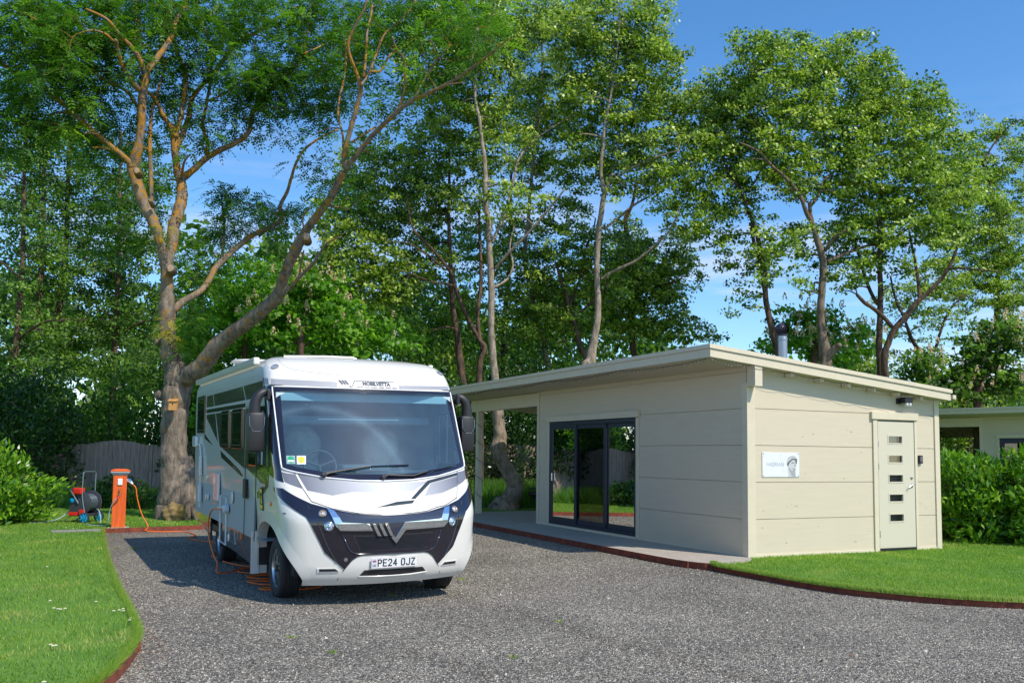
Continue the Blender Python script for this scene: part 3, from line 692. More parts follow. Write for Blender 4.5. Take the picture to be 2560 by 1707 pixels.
ec = empty('hookup_cable', (0, 0, 0), 0, 'orange electric cable running from the orange post to the motorhome', 'cable')
PR = Matrix.Rotation(.40, 3, 'Z')
b0 = PX + PR @ Vector((.128, 0, .94))
pts = [b0 + Vector((.13, -.02, -.05)), b0 + Vector((.20, -.03, -.12)), b0 + Vector((.24, -.04, -.32)), b0 + Vector((.34, -.05, -.62)), b0 + Vector((.50, -.08, -.88)), Vector((-7.30, 18.22, .035))]
gpts = [(-7.0, 18.25), (-6.75, 18.35), (-6.51, 18.3), (-6.15, 17.75), (-6.05, 17.5), (-6.0, 17.0), (-5.85, 16.75), (-5.6, 16.5), (-5.34, 16.31), (-4.95, 15.6), (-4.66, 14.26), (-4.45, 13.9), (-4.21, 13.46), (-4.0, 13.2), (-3.82, 13.02), (-3.6, 12.85), (-3.75, 12.6), (-3.62, 12.3), (-3.3, 12.25), (-3.0, 12.35), (-2.9, 12.1), (-3.25, 12.05), (-3.42, 11.88), (-3.2, 11.72), (-2.9, 11.75), (-2.7, 11.6), (-3.0, 11.5), (-3.30, 11.5), (-3.1, 11.25), (-2.75, 11.15), (-2.6, 11.0), (-2.97, 10.92), (-2.85, 10.78), (-2.5, 10.85), (-2.3, 11.3), (-2.9, 12.6), (-3.3, 13.2)]
pts += [Vector((x, y, .014)) for x, y in gpts]
cp = [p for p, _ in curve_pts([(p, 0) for p in pts], 5)]
q = MB(); q.tube(cp, .0105, 6); ecable = q.build('cable', M_cable, ec, smooth='all')
q = MB(); q.tube([b0 + Vector((-.01, 0, .03)), b0 + Vector((.06, -.01, .02)), b0 + Vector((.13, -.02, -.045))], [.034, .036, .02], 12); q.build('plug', M_greyp, ec, smooth=True)
q = MB(); q.tube([b0 + Vector((.03, -.02, .05)), b0 + Vector((.10, -.03, .025))], [.022, .02], 10); q.build('plug_cover', M_bluep, ec, smooth=True)
# tap hose
wh = empty('water_hose', (0, 0, 0), 0, 'thin grey hose hanging from the tap on the orange post', 'hose')
q = MB(); q.tube([p for p, _ in curve_pts([(PX + PR @ Vector(v), 0) for v in ((0, -.20, .66), (-.06, -.22, .61), (-.13, -.17, .50), (-.17, -.1, .35), (-.20, -.02, .10), (-.35, .3, .045), (-.62, .7, .05))], 6)], .010, 6)
q.build('pipe', M_hose, wh, smooth='all')
q = MB(); q.tube([PX + PR @ Vector((0, -.2, .662)), PX + PR @ Vector((-.05, -.22, .62))], .016, 8); q.build('connector', mat('red_plastic', (.62, .02, .01), .35), wh)
# hose reel on wheels
M_redp = MATS['red_plastic']; M_cyan = mat('cyan_plastic', (.0, .28, .55), .35); M_dgrey = mat('dark_grey_plastic', (.04, .042, .05), .35); M_tube = mat('alu_tube', (.35, .42, .42), .35, metal=.8)
hr = empty('hose_reel', (-9.15, 19.55, LAWNZ + .01), 1.42, 'grey and red garden hose reel trolley standing on the grass left of the orange post', 'hose reel')
hr.scale = (1.12, -1.12, 1.12)
RX = Matrix.Rotation(PI / 2, 4, 'Y')      # axis along x
for sx in (-.17, .17):
    q = MB(); q.lathe([(.03, -.012), (.215, -.012), (.235, 0), (.215, .012), (.03, .012)], 28, Matrix.Translation((sx, 0, .37)) @ RX); q.build('drum_flange', M_dgrey, hr, smooth=True)
q = MB()
for k in range(9):
    x = -.14 + k * .035; pr = [(x, .155 * math.cos(a) * (1 + .04 * (k % 2)), .37 + .155 * math.sin(a)) for a in [2 * PI * j / 24 for j in range(25)]]
    q.tube(pr, .017, 6, cap=False)
q.build('wound_hose', mat('wound_hose_dark', (.06, .08, .09), .4), hr, smooth='all')
q = MB()
for x in (-.20, .20):
    q.tube([p for p, _ in curve_pts([(Vector(v), 0) for v in ((x, .14, .13), (x, .06, .50), (x, .06, .92))], 3)], .011, 8)
q.tube([(-.20, .06, .92), (-.19, .06, .95), (-.16, .06, .965), (.16, .06, .965), (.19, .06, .95), (.20, .06, .92)], .011, 8); q.build('handle_bar', M_tube, hr, smooth=True)
q = MB(); q.tube([(-.225, 0, .37), (-.235, -.16, .60), (-.22, -.19, .63), (-.10, -.20, .635)], .014, 8); q.build('crank', M_tube, hr, smooth=True)
q = MB(); q.box(-.24, -.10, -.14, .06, .53, .66, bv=.03); q.box(-.225, -.18, -.20, -.02, .13, .20, bv=.01); q.box(-.235, -.18, .02, .12, .15, .25, bv=.01); q.build('red_fitting', M_redp, hr)
q = MB(); q.lathe([(.045, 0), (.045, .03), (.02, .04)], 14, Matrix.Translation((-.19, -.14, .42)) @ Matrix.Rotation(-PI / 2, 4, 'Y')); q.build('blue_knob', M_cyan, hr)
q = MB(); q.box(-.19, .19, -.20, .16, .12, .17, bv=.01); q.box(-.20, -.17, -.2, .1, .17, .38); q.box(.17, .20, -.2, .1, .17, .38); q.build('frame', M_dgrey, hr)
q = MB(); q.tube([(-.18, -.17, .13), (-.19, -.34, .0)], .009, 6); q.tube([(.18, -.17, .13), (.19, -.34, .0)], .009, 6); q.build('stand', M_tube, hr)
for sx in (-.23, .23):
    wv = empty('wheel', (sx, .14, .10)); wv.parent = hr
    q = MB(); q.lathe([(.085, -.02), (.10, -.018), (.10, .018), (.085, .02)], 20, RX, close=False); q.build('tyre', M_dgrey, wv)
    q = MB(); q.lathe([(.012, -.022), (.03, -.022), (.03, .022), (.012, .022)], 12, RX)
    for k in range(7):
        a = 2 * PI * k / 7; u = Vector((0, math.cos(a), math.sin(a))); v_ = Vector((0, -math.sin(a), math.cos(a)))
        q.hexa([Vector((s_ * .015, 0, 0)) + u * r_ + v_ * t_ for r_ in (.03, .086) for (s_, t_) in ((-1, -.01 - (r_ > .05) * .012), (1, -.01 - (r_ > .05) * .012), (1, .01 + (r_ > .05) * .012), (-1, .01 + (r_ > .05) * .012))])
    q.build('rim', M_cyan, wv)
gh = empty('garden_hose', (0, 0, 0), 0, 'pale grey garden hose trailing over the grass from the reel', 'hose')
q = MB(); HB = Vector((-9.08, 19.65, 0))
q.tube([p for p, _ in curve_pts([(HB + Vector(v), 0) for v in ((-.28, -.1, .42), (-.36, -.12, .36), (-.45, -.2, .24), (-.6, -.3, .14), (-.85, -.45, .09), (-1.1, -.5, .085))], 5)], .013, 6)
q.tube([p for p, _ in curve_pts([(HB + Vector(v), 0) for v in ((.13, .0, .36), (.22, -.1, .34), (.30, -.2, .25), (.33, -.22, .12), (.32, -.25, .085))], 5)], .013, 6)
q.build('hose', M_hose, gh, smooth='all'); 

# ================================================================== VEGETATION
def barkmat(name, c1, c2, lich=None, amt=.5):
    m, t, b = newmat(name); tc = t.nodes.new('ShaderNodeTexCoord'); mp = t.nodes.new('ShaderNodeMapping'); mp.inputs['Scale'].default_value = (1, 1, .35)
    t.links.new(tc.outputs['Object'], mp.inputs[0])
    n = t.nodes.new('ShaderNodeTexNoise'); n.inputs['Scale'].default_value = 9; n.inputs['Detail'].default_value = 9; n.inputs['Roughness'].default_value = .7
    t.links.new(mp.outputs[0], n.inputs['Vector'])
    r = t.nodes.new('ShaderNodeValToRGB'); r.color_ramp.elements[0].position = .38; r.color_ramp.elements[1].position = .62
    r.color_ramp.elements[0].color = (*c2, 1); r.color_ramp.elements[1].color = (*c1, 1); t.links.new(n.outputs['Fac'], r.inputs[0])
    out = r.outputs[0]
    if lich:
        n3 = t.nodes.new('ShaderNodeTexNoise'); n3.inputs['Scale'].default_value = 4.5; n3.inputs['Detail'].default_value = 8; n3.inputs['Roughness'].default_value = .75
        t.links.new(tc.outputs['Object'], n3.inputs['Vector'])
        sx = t.nodes.new('ShaderNodeSeparateXYZ'); t.links.new(tc.outputs['Object'], sx.inputs[0])
        mh = t.nodes.new('ShaderNodeMapRange'); mh.inputs['From Min'].default_value = 1; mh.inputs['From Max'].default_value = 9
        mh.inputs['To Min'].default_value = .62; mh.inputs['To Max'].default_value = .62 - amt * .17; t.links.new(sx.outputs['Z'], mh.inputs[0])
        sb = t.nodes.new('ShaderNodeMath'); sb.operation = 'SUBTRACT'; t.links.new(n3.outputs['Fac'], sb.inputs[0]); t.links.new(mh.outputs[0], sb.inputs[1])
        ml = t.nodes.new('ShaderNodeMath'); ml.operation = 'MULTIPLY'; ml.inputs[1].default_value = 14; ml.use_clamp = True; t.links.new(sb.outputs[0], ml.inputs[0])
        mx = t.nodes.new('ShaderNodeMixRGB'); mx.inputs[2].default_value = (*lich, 1); t.links.new(ml.outputs[0], mx.inputs[0]); t.links.new(out, mx.inputs[1]); out = mx.outputs[0]
    t.links.new(out, b.inputs['Base Color']); b.inputs['Roughness'].default_value = .9; b.inputs['Specular IOR Level'].default_value = .2
    bp = t.nodes.new('ShaderNodeBump'); bp.inputs['Strength'].default_value = 1; bp.inputs['Distance'].default_value = .06
    t.links.new(n.outputs['Fac'], bp.inputs['Height']); t.links.new(bp.outputs[0], b.inputs['Normal'])
    return m
M_ashbark = barkmat('ash_bark', (.30, .24, .18), (.11, .085, .065), (.38, .19, .035), 1.)
M_greybark = barkmat('grey_bark', (.42, .34, .26), (.18, .135, .10), (.16, .17, .08), .5)
M_midbark = barkmat('brown_grey_bark', (.27, .20, .145), (.10, .075, .055), (.16, .15, .07), .4)
M_darkbark = barkmat('dark_bark', (.17, .105, .07), (.055, .038, .03))
M_cut = mat('cut_wood', (.42, .28, .17), .8, var=.2, vs=20)
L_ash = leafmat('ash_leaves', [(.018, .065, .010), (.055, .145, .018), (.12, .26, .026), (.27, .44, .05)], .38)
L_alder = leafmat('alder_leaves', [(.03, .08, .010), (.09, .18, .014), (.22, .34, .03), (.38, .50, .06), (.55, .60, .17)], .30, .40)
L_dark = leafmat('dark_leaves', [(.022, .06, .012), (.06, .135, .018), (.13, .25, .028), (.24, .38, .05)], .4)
L_chest = leafmat('chestnut_leaves', [(.05, .15, .012), (.10, .25, .016), (.16, .35, .02), (.24, .44, .04)], .48)
L_laurel = leafmat('laurel_leaves', [(.03, .10, .012), (.09, .22, .015), (.20, .37, .02), (.38, .50, .04)], .32, .26)
L_ivy = leafmat('ivy_leaves', [(.015, .045, .01), (.035, .09, .014), (.08, .17, .022)], .3, .3)
L_weed = leafmat('long_grass', [(.05, .15, .02), (.09, .24, .03), (.16, .32, .05), (.30, .30, .12)], .45)
L_candle = leafmat('blossom', [(.62, .40, .30), (.72, .55, .42), (.75, .66, .55)], .3, .6)

def unit(v): return v / np.maximum(np.linalg.norm(v, axis=-1, keepdims=True), 1e-9)
def leaf_quads(C, size, asp=.62, upb=.7, dirv=None, droop=0.):
    """rhombic leaves at centres C"""
    n = len(C); N = unit(rng.normal(0, 1, (n, 3)) + upb * np.array([.75, -.8, 1.15])); A = rng.normal(0, 1, (n, 3)) if dirv is None else dirv + rng.normal(0, .35, (n, 3))
    A = A - N * (A * N).sum(1, keepdims=True); A = unit(A) ; A[:, 2] -= droop; A = unit(A); B = np.cross(N, A)
    s = (size * rng.uniform(.65, 1.25, n))[:, None] * .5
    return np.stack([C - A * s, C + B * s * asp - A * s * .1, C + A * s, C - B * s * asp - A * s * .1], 1)
def clump_leaves(centres, rad, per, size, flat=.45, asp=.62, upb=.7):
    n = len(centres); k = per
    d = unit(rng.normal(0, 1, (n, k, 3))) * (rng.random((n, k, 1)) ** .45); d *= rad[:, None, None]; d[..., 2] *= flat
    C = (centres[:, None, :] + d).reshape(-1, 3)
    base = np.repeat(rng.normal(.45, .2, n), k)
    r = np.clip(base + rng.normal(0, .22, n * k), 0, 1)
    return leaf_quads(C, size, asp, upb), r
def ash_sprays(centres, rad, per, size=.31):
    n = len(centres); d = unit(rng.normal(0, 1, (n, per, 3)) + np.array([0, 0, .15])); st = centres[:, None] + d * rad[:, None, None] * rng.uniform(.1, .75, (n, per, 1)) * np.array([1, 1, .6])
    dv = unit(d * np.array([1, 1, .5]) + np.array([0, 0, -.25])); st = st.reshape(-1, 3); dv = dv.reshape(-1, 3); m = len(st)
    side = unit(np.cross(dv, np.array([0, 0, 1.]) + rng.normal(0, .35, (m, 3))))
    P = []; R = []; br = np.clip(np.repeat(rng.normal(.4, .16, n), per) + rng.normal(0, .12, m), 0, 1); L = size * rng.uniform(.7, 1.2, m)[:, None]
    nrm = np.cross(side, dv)
    for k in range(5):
        for sgn in ((-1, 1) if k < 4 else (0,)):
            b = st + dv * L * (.15 + .21 * k); b[:, 2] -= (.15 + .21 * k) ** 2 * L[:, 0] * .3
            ld = unit(dv * .75 + side * sgn * .8 + np.array([0, 0, -.18]) + rng.normal(0, .08, (m, 3))); ll = L * .34
            wv = unit(np.cross(ld, nrm)) * ll * .21
            P.append(np.stack([b, b + ld * ll * .45 + wv, b + ld * ll, b + ld * ll * .45 - wv], 1)); R.append(br)
    return np.concatenate(P), np.concatenate(R)

RS = .84
def limbs_mesh(limbs, reg_scale, sub=5, n=10):
    """limbs: list of (key, [(x,y,Y,r_px in that region)]) -> MB + polyline of (Vector, r)"""
    q = MB(); poly = []
    for key, pts in limbs:
        s = REG[key][2]; L = []
        for (x, y, Y, r) in pts: L.append((rp(key, x, y, Y), max(.010, r * (RS if r * s > 16 else RS * .85) * s * Y / FPX)))
        C = curve_pts(L, sub); P = []; Rr = []
        for i, (p, r) in enumerate(C):
            j = .05 * r
            P.append(p + Vector((math.sin(i * 1.3 + x) * j, math.cos(i * .9 + x) * j, 0))); Rr.append(r * (1 + .03 * math.sin(i * 2.1 + y)))
        q.tube(P, Rr, 16 if Rr[0] > .2 else (n if Rr[0] > .05 else 6), jit=.022); poly += list(zip(P, Rr))
    return q, poly
def grow_twigs(q, poly, cen, share, rmax=.042, maxlen=2.6):
    """each clump is joined to the nearest limb or twig already grown, so the twigs branch"""
    pts = np.array([[*p] for p, _ in poly]); rad = np.array([r for _, r in poly])
    C = np.array([[*c] for c in cen]); d0 = np.array([np.min(((pts - c) ** 2).sum(1)) for c in C])
    for i in np.argsort(d0):
        c = C[i]; d = pts - c; d2 = (d ** 2).sum(1) + np.maximum(d[:, 2], 0) * 1.2; j = int(d2.argmin()); L = math.sqrt((d[j] ** 2).sum())
        if L < .18 or L > maxlen * (1 if random.random() < share else .38): continue
        p = Vector(pts[j]); t = Vector(c); mid = p.lerp(t, .5) + Vector((random.gauss(0, .10), random.gauss(0, .10), .10)) * L
        r0 = min(rmax, rad[j] * .7) * (.55 + .45 * min(1, L / 1.5)); K = curve_pts([(p, r0), (mid, r0 * .75), (t, r0 * .5)], 3)
        q.tube([a_ for a_, _ in K], [max(.004, b_) for _, b_ in K], 4, cap=False)
        pts = np.vstack([pts, [[*a_] for a_, _ in K[2:]]]); rad = np.concatenate([rad, [b_ for _, b_ in K[2:]]])
GX = 1.14
def make_tree(name, label, group, limbs, blobs, leafm, barkm, style='alder', cov=1., lsize=.12, rc=.33, per=34, twigs=.4, dY=1.3, cat='tree', extra=None, maxlen=2.6, back=.8):
    """blobs: (x,y,rx,ry,Y[,density]) in 2352-wide display pixels"""
    limbs = [list(l) for l in limbs]; k0, p0 = limbs[0]; pw = rp(k0, *p0[0][:3])
    if pw.z > .02:      # carry the trunk down into the ground
        r0 = p0[0][3]; ox, oy, s_ = REG[k0]; x0, y0_, Y0_ = p0[0][:3]
        d_ = Vector((pw.x, pw.y, -.1)) - CAMP; zf = d_.dot(_F); px = PW / 2 + FPX * d_.dot(_R) / zf; py = PH / 2 + SHPX - FPX * d_.dot(_U) / zf
        limbs[0] = [k0, [((px - ox) / s_, (py - oy) / s_, Y0_, r0 * 1.3)] + list(p0)]
    q, poly = limbs_mesh(limbs, 1)
    base = poly[0][0]; root = empty(name, (base.x, base.y, 0), 0, label, cat, group)
    cen = []
    for b in blobs:
        x, y, rx, ry, Y = b[:5]; rx *= GX; ry *= GX; dn = b[5] if len(b) > 5 else 1
        k = 1.08844 * Y / FPX; A = PI * rx * k * ry * k; nc = max(1, int(A / (rc * rc * 1.3) * cov * 2.05 * dn * (1.0 + dY * .5)))
        for _ in range(nc):
            a = random.uniform(0, 2 * PI); rr_ = math.sqrt(random.random()); rr_ = rr_ ** .85
            wob = 1 + .18 * math.sin(3 * a + x) + .12 * math.sin(5 * a + y)
            yy = Y + back + random.gauss(0, dY * .55)
            p = rp('D', x + rx * rr_ * wob * math.cos(a), y + ry * rr_ * wob * math.sin(a), yy); cen.append(p)
    C = np.array([[*p] for p in cen]); pn = np.array([[*p] for p, _ in poly])
    grow_twigs(q, poly, cen, twigs, maxlen=maxlen)
    if extra: extra(q)
    inv = Matrix.Translation((-base.x, -base.y, 0))
    q.v = [(v[0] - base.x, v[1] - base.y, v[2]) for v in q.v]
    q.build('trunk', barkm, root, smooth='all')
    rad = rc * rng.uniform(.6, 1.35, len(C))
    Cl = C - np.array([base.x, base.y, 0])
    if style == 'ash': P, r = ash_sprays(Cl, rad, per)
    else: P, r = clump_leaves(Cl, rad, per, lsize)
    quads_obj('crown', P, r, leafm, root)
    return root, C

# ------------------------------------------------------------------ the big ash left of the motorhome
Y0 = 20.9
def L_(key, Ya, Yb, pts):      # spread depth linearly along the limb
    n = len(pts) - 1
    return (key, [(x, y, Ya + (Yb - Ya) * i / n, r) for i, (x, y, r) in enumerate(pts)])
ash = [
 L_('S', Y0, Y0, [(437, 1305, 64), (436, 1270, 52), (437, 1225, 45), (436, 1160, 40), (434, 1100, 37), (437, 1040, 38), (441, 995, 40), (446, 960, 41), (440, 925, 34), (428, 890, 27)]),
 L_('B', Y0, Y0 - .3, [(1118, 1050, 68), (1100, 950, 60), (1096, 850, 58), (1092, 740, 62), (1090, 640, 55), (1090, 540, 48), (1088, 450, 46), (1070, 380, 42), (1050, 300, 37), (1020, 190, 42), (975, 90, 46), (930, 0, 48), (905, -80, 46), (872, -180, 42), (862, -230, 44)]),
 L_('B', Y0, Y0 + .9, [(1085, 470, 40), (1110, 370, 40), (1125, 280, 44), (1135, 180, 46), (1165, 80, 46), (1185, 0, 44), (1190, -60, 42), (1175, -150, 40), (1165, -190, 40)]),
 L_('A', Y0 - .3, Y0 - 1.6, [(862, 1080, 42), (830, 1045, 26), (720, 950, 25), (620, 870, 24), (520, 780, 23), (440, 705, 22), (350, 625, 20), (270, 570, 19), (130, 500, 17), (0, 400, 15), (-120, 330, 12)]),
 L_('A', Y0 - .3, Y0 - .6, [(862, 1100, 42), (885, 1030, 44), (905, 950, 40), (920, 850, 36), (925, 750, 38), (930, 650, 38), (945, 550, 36), (952, 470, 34)]),
 L_('A', Y0 - .6, Y0 - 1.6, [(950, 480, 30), (905, 380, 26), (850, 300, 22), (790, 240, 18), (700, 130, 14), (560, 60, 10)]),
 L_('A', Y0 - .6, Y0 + .8, [(955, 470, 30), (1010, 400, 28), (1070, 320, 26), (1120, 240, 25), (1140, 150, 24), (1180, 90, 20), (1215, 30, 17), (1240, -60, 14)]),
 L_('A', Y0 - .5, Y0 - 2.2, [(925, 600, 30), (870, 550, 26), (815, 460, 23), (775, 360, 20), (758, 270, 18), (740, 270, 14), (690, 225, 12), (610, 200, 11), (560, 205, 8)]),
 L_('A', Y0 - .6, Y0 + .4, [(925, 420, 24), (900, 300, 20), (902, 180, 20), (885, 60, 22), (880, -60, 20)]),
 L_('A', Y0, Y0 - 2., [(880, 672, 18), (840, 610, 15), (780, 570, 14), (680, 520, 13), (620, 470, 12), (590, 400, 11), (520, 310, 10), (430, 220, 9), (330, 180, 8), (200, 110, 6)]),
 L_('A', Y0 + .9, Y0 + .7, [(1165, 1150, 38), (1150, 1060, 32), (1140, 960, 32), (1135, 880, 32), (1110, 820, 24), (1070, 760, 20), (1035, 690, 18), (1000, 630, 18), (900, 570, 14)]),
 L_('A', Y0 + .8, Y0 + 1.6, [(1140, 900, 30), (1175, 790, 24), (1195, 680, 24), (1212, 560, 22), (1205, 460, 22), (1165, 370, 20), (1140, 270, 17), (1120, 150, 15), (1125, 0, 13)]),
 L_('A', Y0 + .9, Y0 + 3.2, [(1150, 980, 28), (1200, 860, 26), (1235, 760, 24), (1250, 660, 22), (1310, 570, 20), (1395, 480, 20), (1470, 380, 20), (1545, 285, 19), (1680, 210, 15), (1800, 130, 12), (1950, 40, 9)]),
 L_('A', Y0 + .9, Y0 + 1.3, [(1170, 1170, 42), (1240, 1130, 30), (1335, 1045, 28), (1430, 985, 26), (1540, 935, 24), (1625, 865, 22), (1640, 770, 20), (1690, 670, 20), (1770, 590, 18), (1870, 500, 17), (1960, 390, 15), (2000, 280, 12), (2020, 120, 10), (2040, -20, 8)]),
 L_('A', Y0 + 1.1, Y0 + 2.6, [(1350, 1030, 22), (1355, 930, 18), (1325, 830, 16), (1345, 700, 15), (1370, 560, 14), (1382, 400, 14), (1360, 260, 12), (1310, 120, 10), (1290, 0, 8)]),
 L_('A', Y0 + 1.5, Y0 + 3.2, [(1385, 410, 12), (1450, 270, 12), (1540, 160, 10), (1600, 30, 8)]),
 L_('A', Y0 + 1.5, Y0 + 2.5, [(1365, 660, 11), (1460, 615, 10), (1560, 545, 8), (1650, 470, 6)]),
 L_('A', Y0 - .2, Y0 + 1.5, [(1990, 350, 9), (2100, 300, 8), (2180, 230, 7), (2260, 150, 5)]),
 L_('A', Y0 + .1, Y0 + 1.0, [(1000, 1480, 20), (990, 1300, 20), (985, 1120, 20), (980, 980, 20), (980, 860, 18), (1000, 700, 14), (1060, 500, 12), (1080, 380, 9)]),
 L_('B', Y0, Y0 + 3.5, [(1130, 720, 40), (1200, 660, 32), (1290, 610, 30), (1350, 550, 28), (1405, 450, 30), (1480, 370, 28), (1560, 300, 26), (1650, 230, 25), (1760, 180, 24), (1838, 125, 22), (1830, 40, 18), (1875, -50, 16), (1905, -150, 14), (1935, -240, 13), (1990, -330, 12), (2100, -410, 10), (2210, -460, 8)]),
 L_('B', Y0 + 1.5, Y0 + 2.2, [(1445, 400, 14), (1460, 280, 12), (1465, 150, 11), (1450, 20, 9)]),
 L_('B', Y0, Y0 - 3.5, [(1150, 1180, 80), (1250, 1140, 76), (1330, 1075, 70), (1420, 950, 66), (1520, 870, 58), (1640, 780, 54), (1740, 700, 54), (1820, 620, 50), (1850, 520, 42), (1895, 400, 42), (1960, 270, 42), (2020, 170, 38), (2090, 80, 36), (2150, 0, 34), (2200, -90, 34), (2240, -180, 30)]),
 L_('C', Y0 - 3.3, Y0 - 4.2, [(160, 1090, 26), (165, 980, 24), (200, 840, 24), (240, 700, 22), (265, 580, 22), (235, 470, 17), (200, 380, 15), (185, 280, 13), (235, 160, 12), (290, 60, 10), (310, -60, 8)]),
 L_('C', Y0 - 3.8, Y0 - 3., [(268, 560, 16), (320, 480, 13), (370, 350, 12), (420, 230, 11), (500, 160, 10), (580, 80, 8), (640, -20, 7)]),
 L_('C', Y0 - 3.8, Y0 - 2., [(285, 500, 14), (300, 380, 12), (310, 200, 11), (340, 60, 9), (320, -60, 8)]),
 L_('C', Y0 - 3.6, Y0 - 2.4, [(320, 470, 13), (400, 460, 13), (450, 370, 12), (540, 310, 11), (620, 240, 9), (720, 130, 8), (820, 10, 6)]),
 L_('C', Y0 - 3.2, Y0 - 2.2, [(150, 1060, 14), (150, 900, 12), (120, 760, 12), (125, 660, 11), (160, 500, 11), (170, 380, 9), (165, 275, 10)]),
 L_('C', Y0 - 3.5, Y0 - 6., [(165, 1110, 26), (240, 1010, 24), (330, 900, 23), (430, 800, 22), (530, 710, 22), (620, 650, 20), (740, 595, 18), (850, 540, 16), (960, 470, 14), (1060, 395, 12), (1150, 325, 9), (1235, 250, 6)]),
 L_('C', Y0 - 4, Y0 - 4.6, [(500, 740, 13), (545, 620, 12), (555, 470, 11), (545, 380, 10), (500, 320, 8), (470, 240, 6)]),
 L_('C', Y0 - 4.5, Y0 - 4.5, [(610, 660, 14), (660, 560, 13), (720, 460, 12), (780, 370, 10), (850, 295, 8)]),
 L_('C', Y0 - 5, Y0 - 5.5, [(740, 600, 8), (820, 560, 8), (930, 540, 5)]),
 L_('C', Y0 - 5.3, Y0 - 5.4, [(990, 430, 7), (1005, 320, 7), (1030, 180, 5)]),
 L_('C', Y0 - 4.6, Y0 - 5, [(760, 410, 8), (740, 300, 7), (715, 260, 6)]),
 L_('C', Y0 - 3.6, Y0 - 3, [(210, 930, 12), (300, 870, 11), (360, 830, 8)]),
 L_('B', Y0 - 3, Y0 - 4.6, [(1880, 590, 20), (1960, 500, 17), (2040, 420, 15), (2080, 360, 13), (2140, 280, 10), (2230, 240, 7)]),
 L_('B', Y0 - 3, Y0 - 3.6, [(1955, 500, 10), (1970, 400, 9), (1985, 330, 8)]),
 L_('B', Y0 - 3.3, Y0 - 3.8, [(1985, 190, 8), (1980, 110, 8), (2030, 40, 6)]),
]
ash_blobs = [  # display px
 (60, 60, 100, 75, 19.5, 1.2), (190, 50, 110, 70, 20.5, 1.2), (330, 40, 90, 60, 21, 1.1), (60, 150, 90, 60, 19, 1.1), (160, 130, 90, 50, 20, 1.1), (480, 35, 80, 55, 22, 1.0), (600, 45, 80, 60, 23, 1.), (720, 60, 90, 65, 22, 1.05), (850, 55, 80, 60, 20, .9), (960, 40, 80, 55, 18, .9), (1060, 50, 70, 60, 17, .8),
 (100, 240, 110, 55, 20, .9), (210, 190, 80, 50, 20, .95), (200, 290, 80, 50, 21, .85), (30, 290, 60, 70, 20, .7), (290, 120, 60, 50, 20, .9), (260, 380, 60, 40, 22, .5),
 (590, 178, 62, 36, 21.5, 1.3), (640, 165, 60, 36, 22, 1.2), (550, 235, 55, 30, 22, 1.), (650, 235, 60, 35, 22, 1.), (720, 195, 55, 45, 22, 1.), (790, 170, 50, 50, 21, .9), (690, 275, 55, 24, 22, .8), (760, 245, 45, 24, 22, .8), (520, 300, 55, 22, 22, .6), (620, 310, 40, 18, 22, .5),
 (415, 110, 60, 50, 22, .9), (380, 200, 45, 60, 22.5, .7), (430, 250, 50, 40, 22.5, .8), (490, 130, 50, 55, 22, .9), (330, 250, 40, 50, 22, .5), (450, 340, 50, 30, 22, .6), (330, 330, 45, 40, 22, .5),
 (500, 450, 42, 22, 23, .6), (560, 490, 70, 36, 23, .9), (620, 510, 55, 26, 23.5, .7), (530, 545, 60, 24, 23, .8), (460, 600, 45, 55, 22.5, .7), (440, 690, 40, 50, 22, .6), (650, 470, 55, 24, 23.5, .5),
 (820, 100, 60, 50, 18, .8), (870, 250, 40, 36, 17.5, .6), (850, 330, 45, 20, 18, .35), (930, 200, 55, 40, 17, .5), (790, 420, 50, 25, 20, .4), (740, 430, 50, 28, 22, .5), (700, 360, 45, 20, 22, .4), (1000, 110, 60, 50, 16.5, .6), (1110, 60, 50, 50, 15.5, .6),
 (260, 480, 60, 40, 22, .5), (330, 430, 40, 50, 22, .4), (300, 560, 60, 40, 22, .5), (370, 520, 30, 40, 21.5, .5), (770, 470, 36, 20, 18.5, .4), (690, 320, 30, 14, 18, .3),
]
def ash_extra(q):       # swellings, sawn stubs and bark ribs
    for (k, x, y, Y, dx, dy, r) in (('B', 1110, 445, Y0 - .45, 0, 0, .10), ('B', 2000, 240, Y0 - 2.9, 0, 0, .085), ('A', 892, 1115, Y0 - .75, 0, 0, .08), ('A', 983, 1315, Y0 - .6, 0, 0, .05)):
        c = rp(k, x, y, Y); q.tube([c + Vector((-.02, .22, -.06)), c + Vector((0, 0, 0)), c + Vector((0.01, -.06, .0))], [r * 1.1, r, r * .85], 12)
    for (k, x, y, r) in (('B', 1034, 925, .09), ('B', 1046, 1275, .13), ('B', 1290, 1060, .1)):
        c = rp(k, x, y, Y0); q.lathe([(r * math.sin(PI * t / 6), -r * math.cos(PI * t / 6)) for t in range(7)], 10, Matrix.Translation(c))
    for a in range(9):   # root flare
        an = a * 2 * PI / 9 + .3; b = Vector((gp(437, 1300, .08).x, Y0, 0)); u = Vector((math.cos(an), math.sin(an), 0))
        q.tube([b + u * .60 + Vector((0, 0, -.02)), b + u * .46 + Vector((0, 0, .06)), b + u * .34 + Vector((0, 0, .28)), b + u * .22 + Vector((0, 0, .8)), b + u * .08 + Vector((0, 0, 1.5))], [.05, .11, .14, .15, .08], 10, jit=.05)
ashroot, _ = make_tree('ash_tree', 'large spreading ash with orange lichen on its limbs beside the motorhome', None, ash, ash_blobs, L_ash, M_ashbark, 'ash', cov=1.3, back=.1, rc=.36, per=11, twigs=.8, dY=1.0, extra=ash_extra, maxlen=2.4)
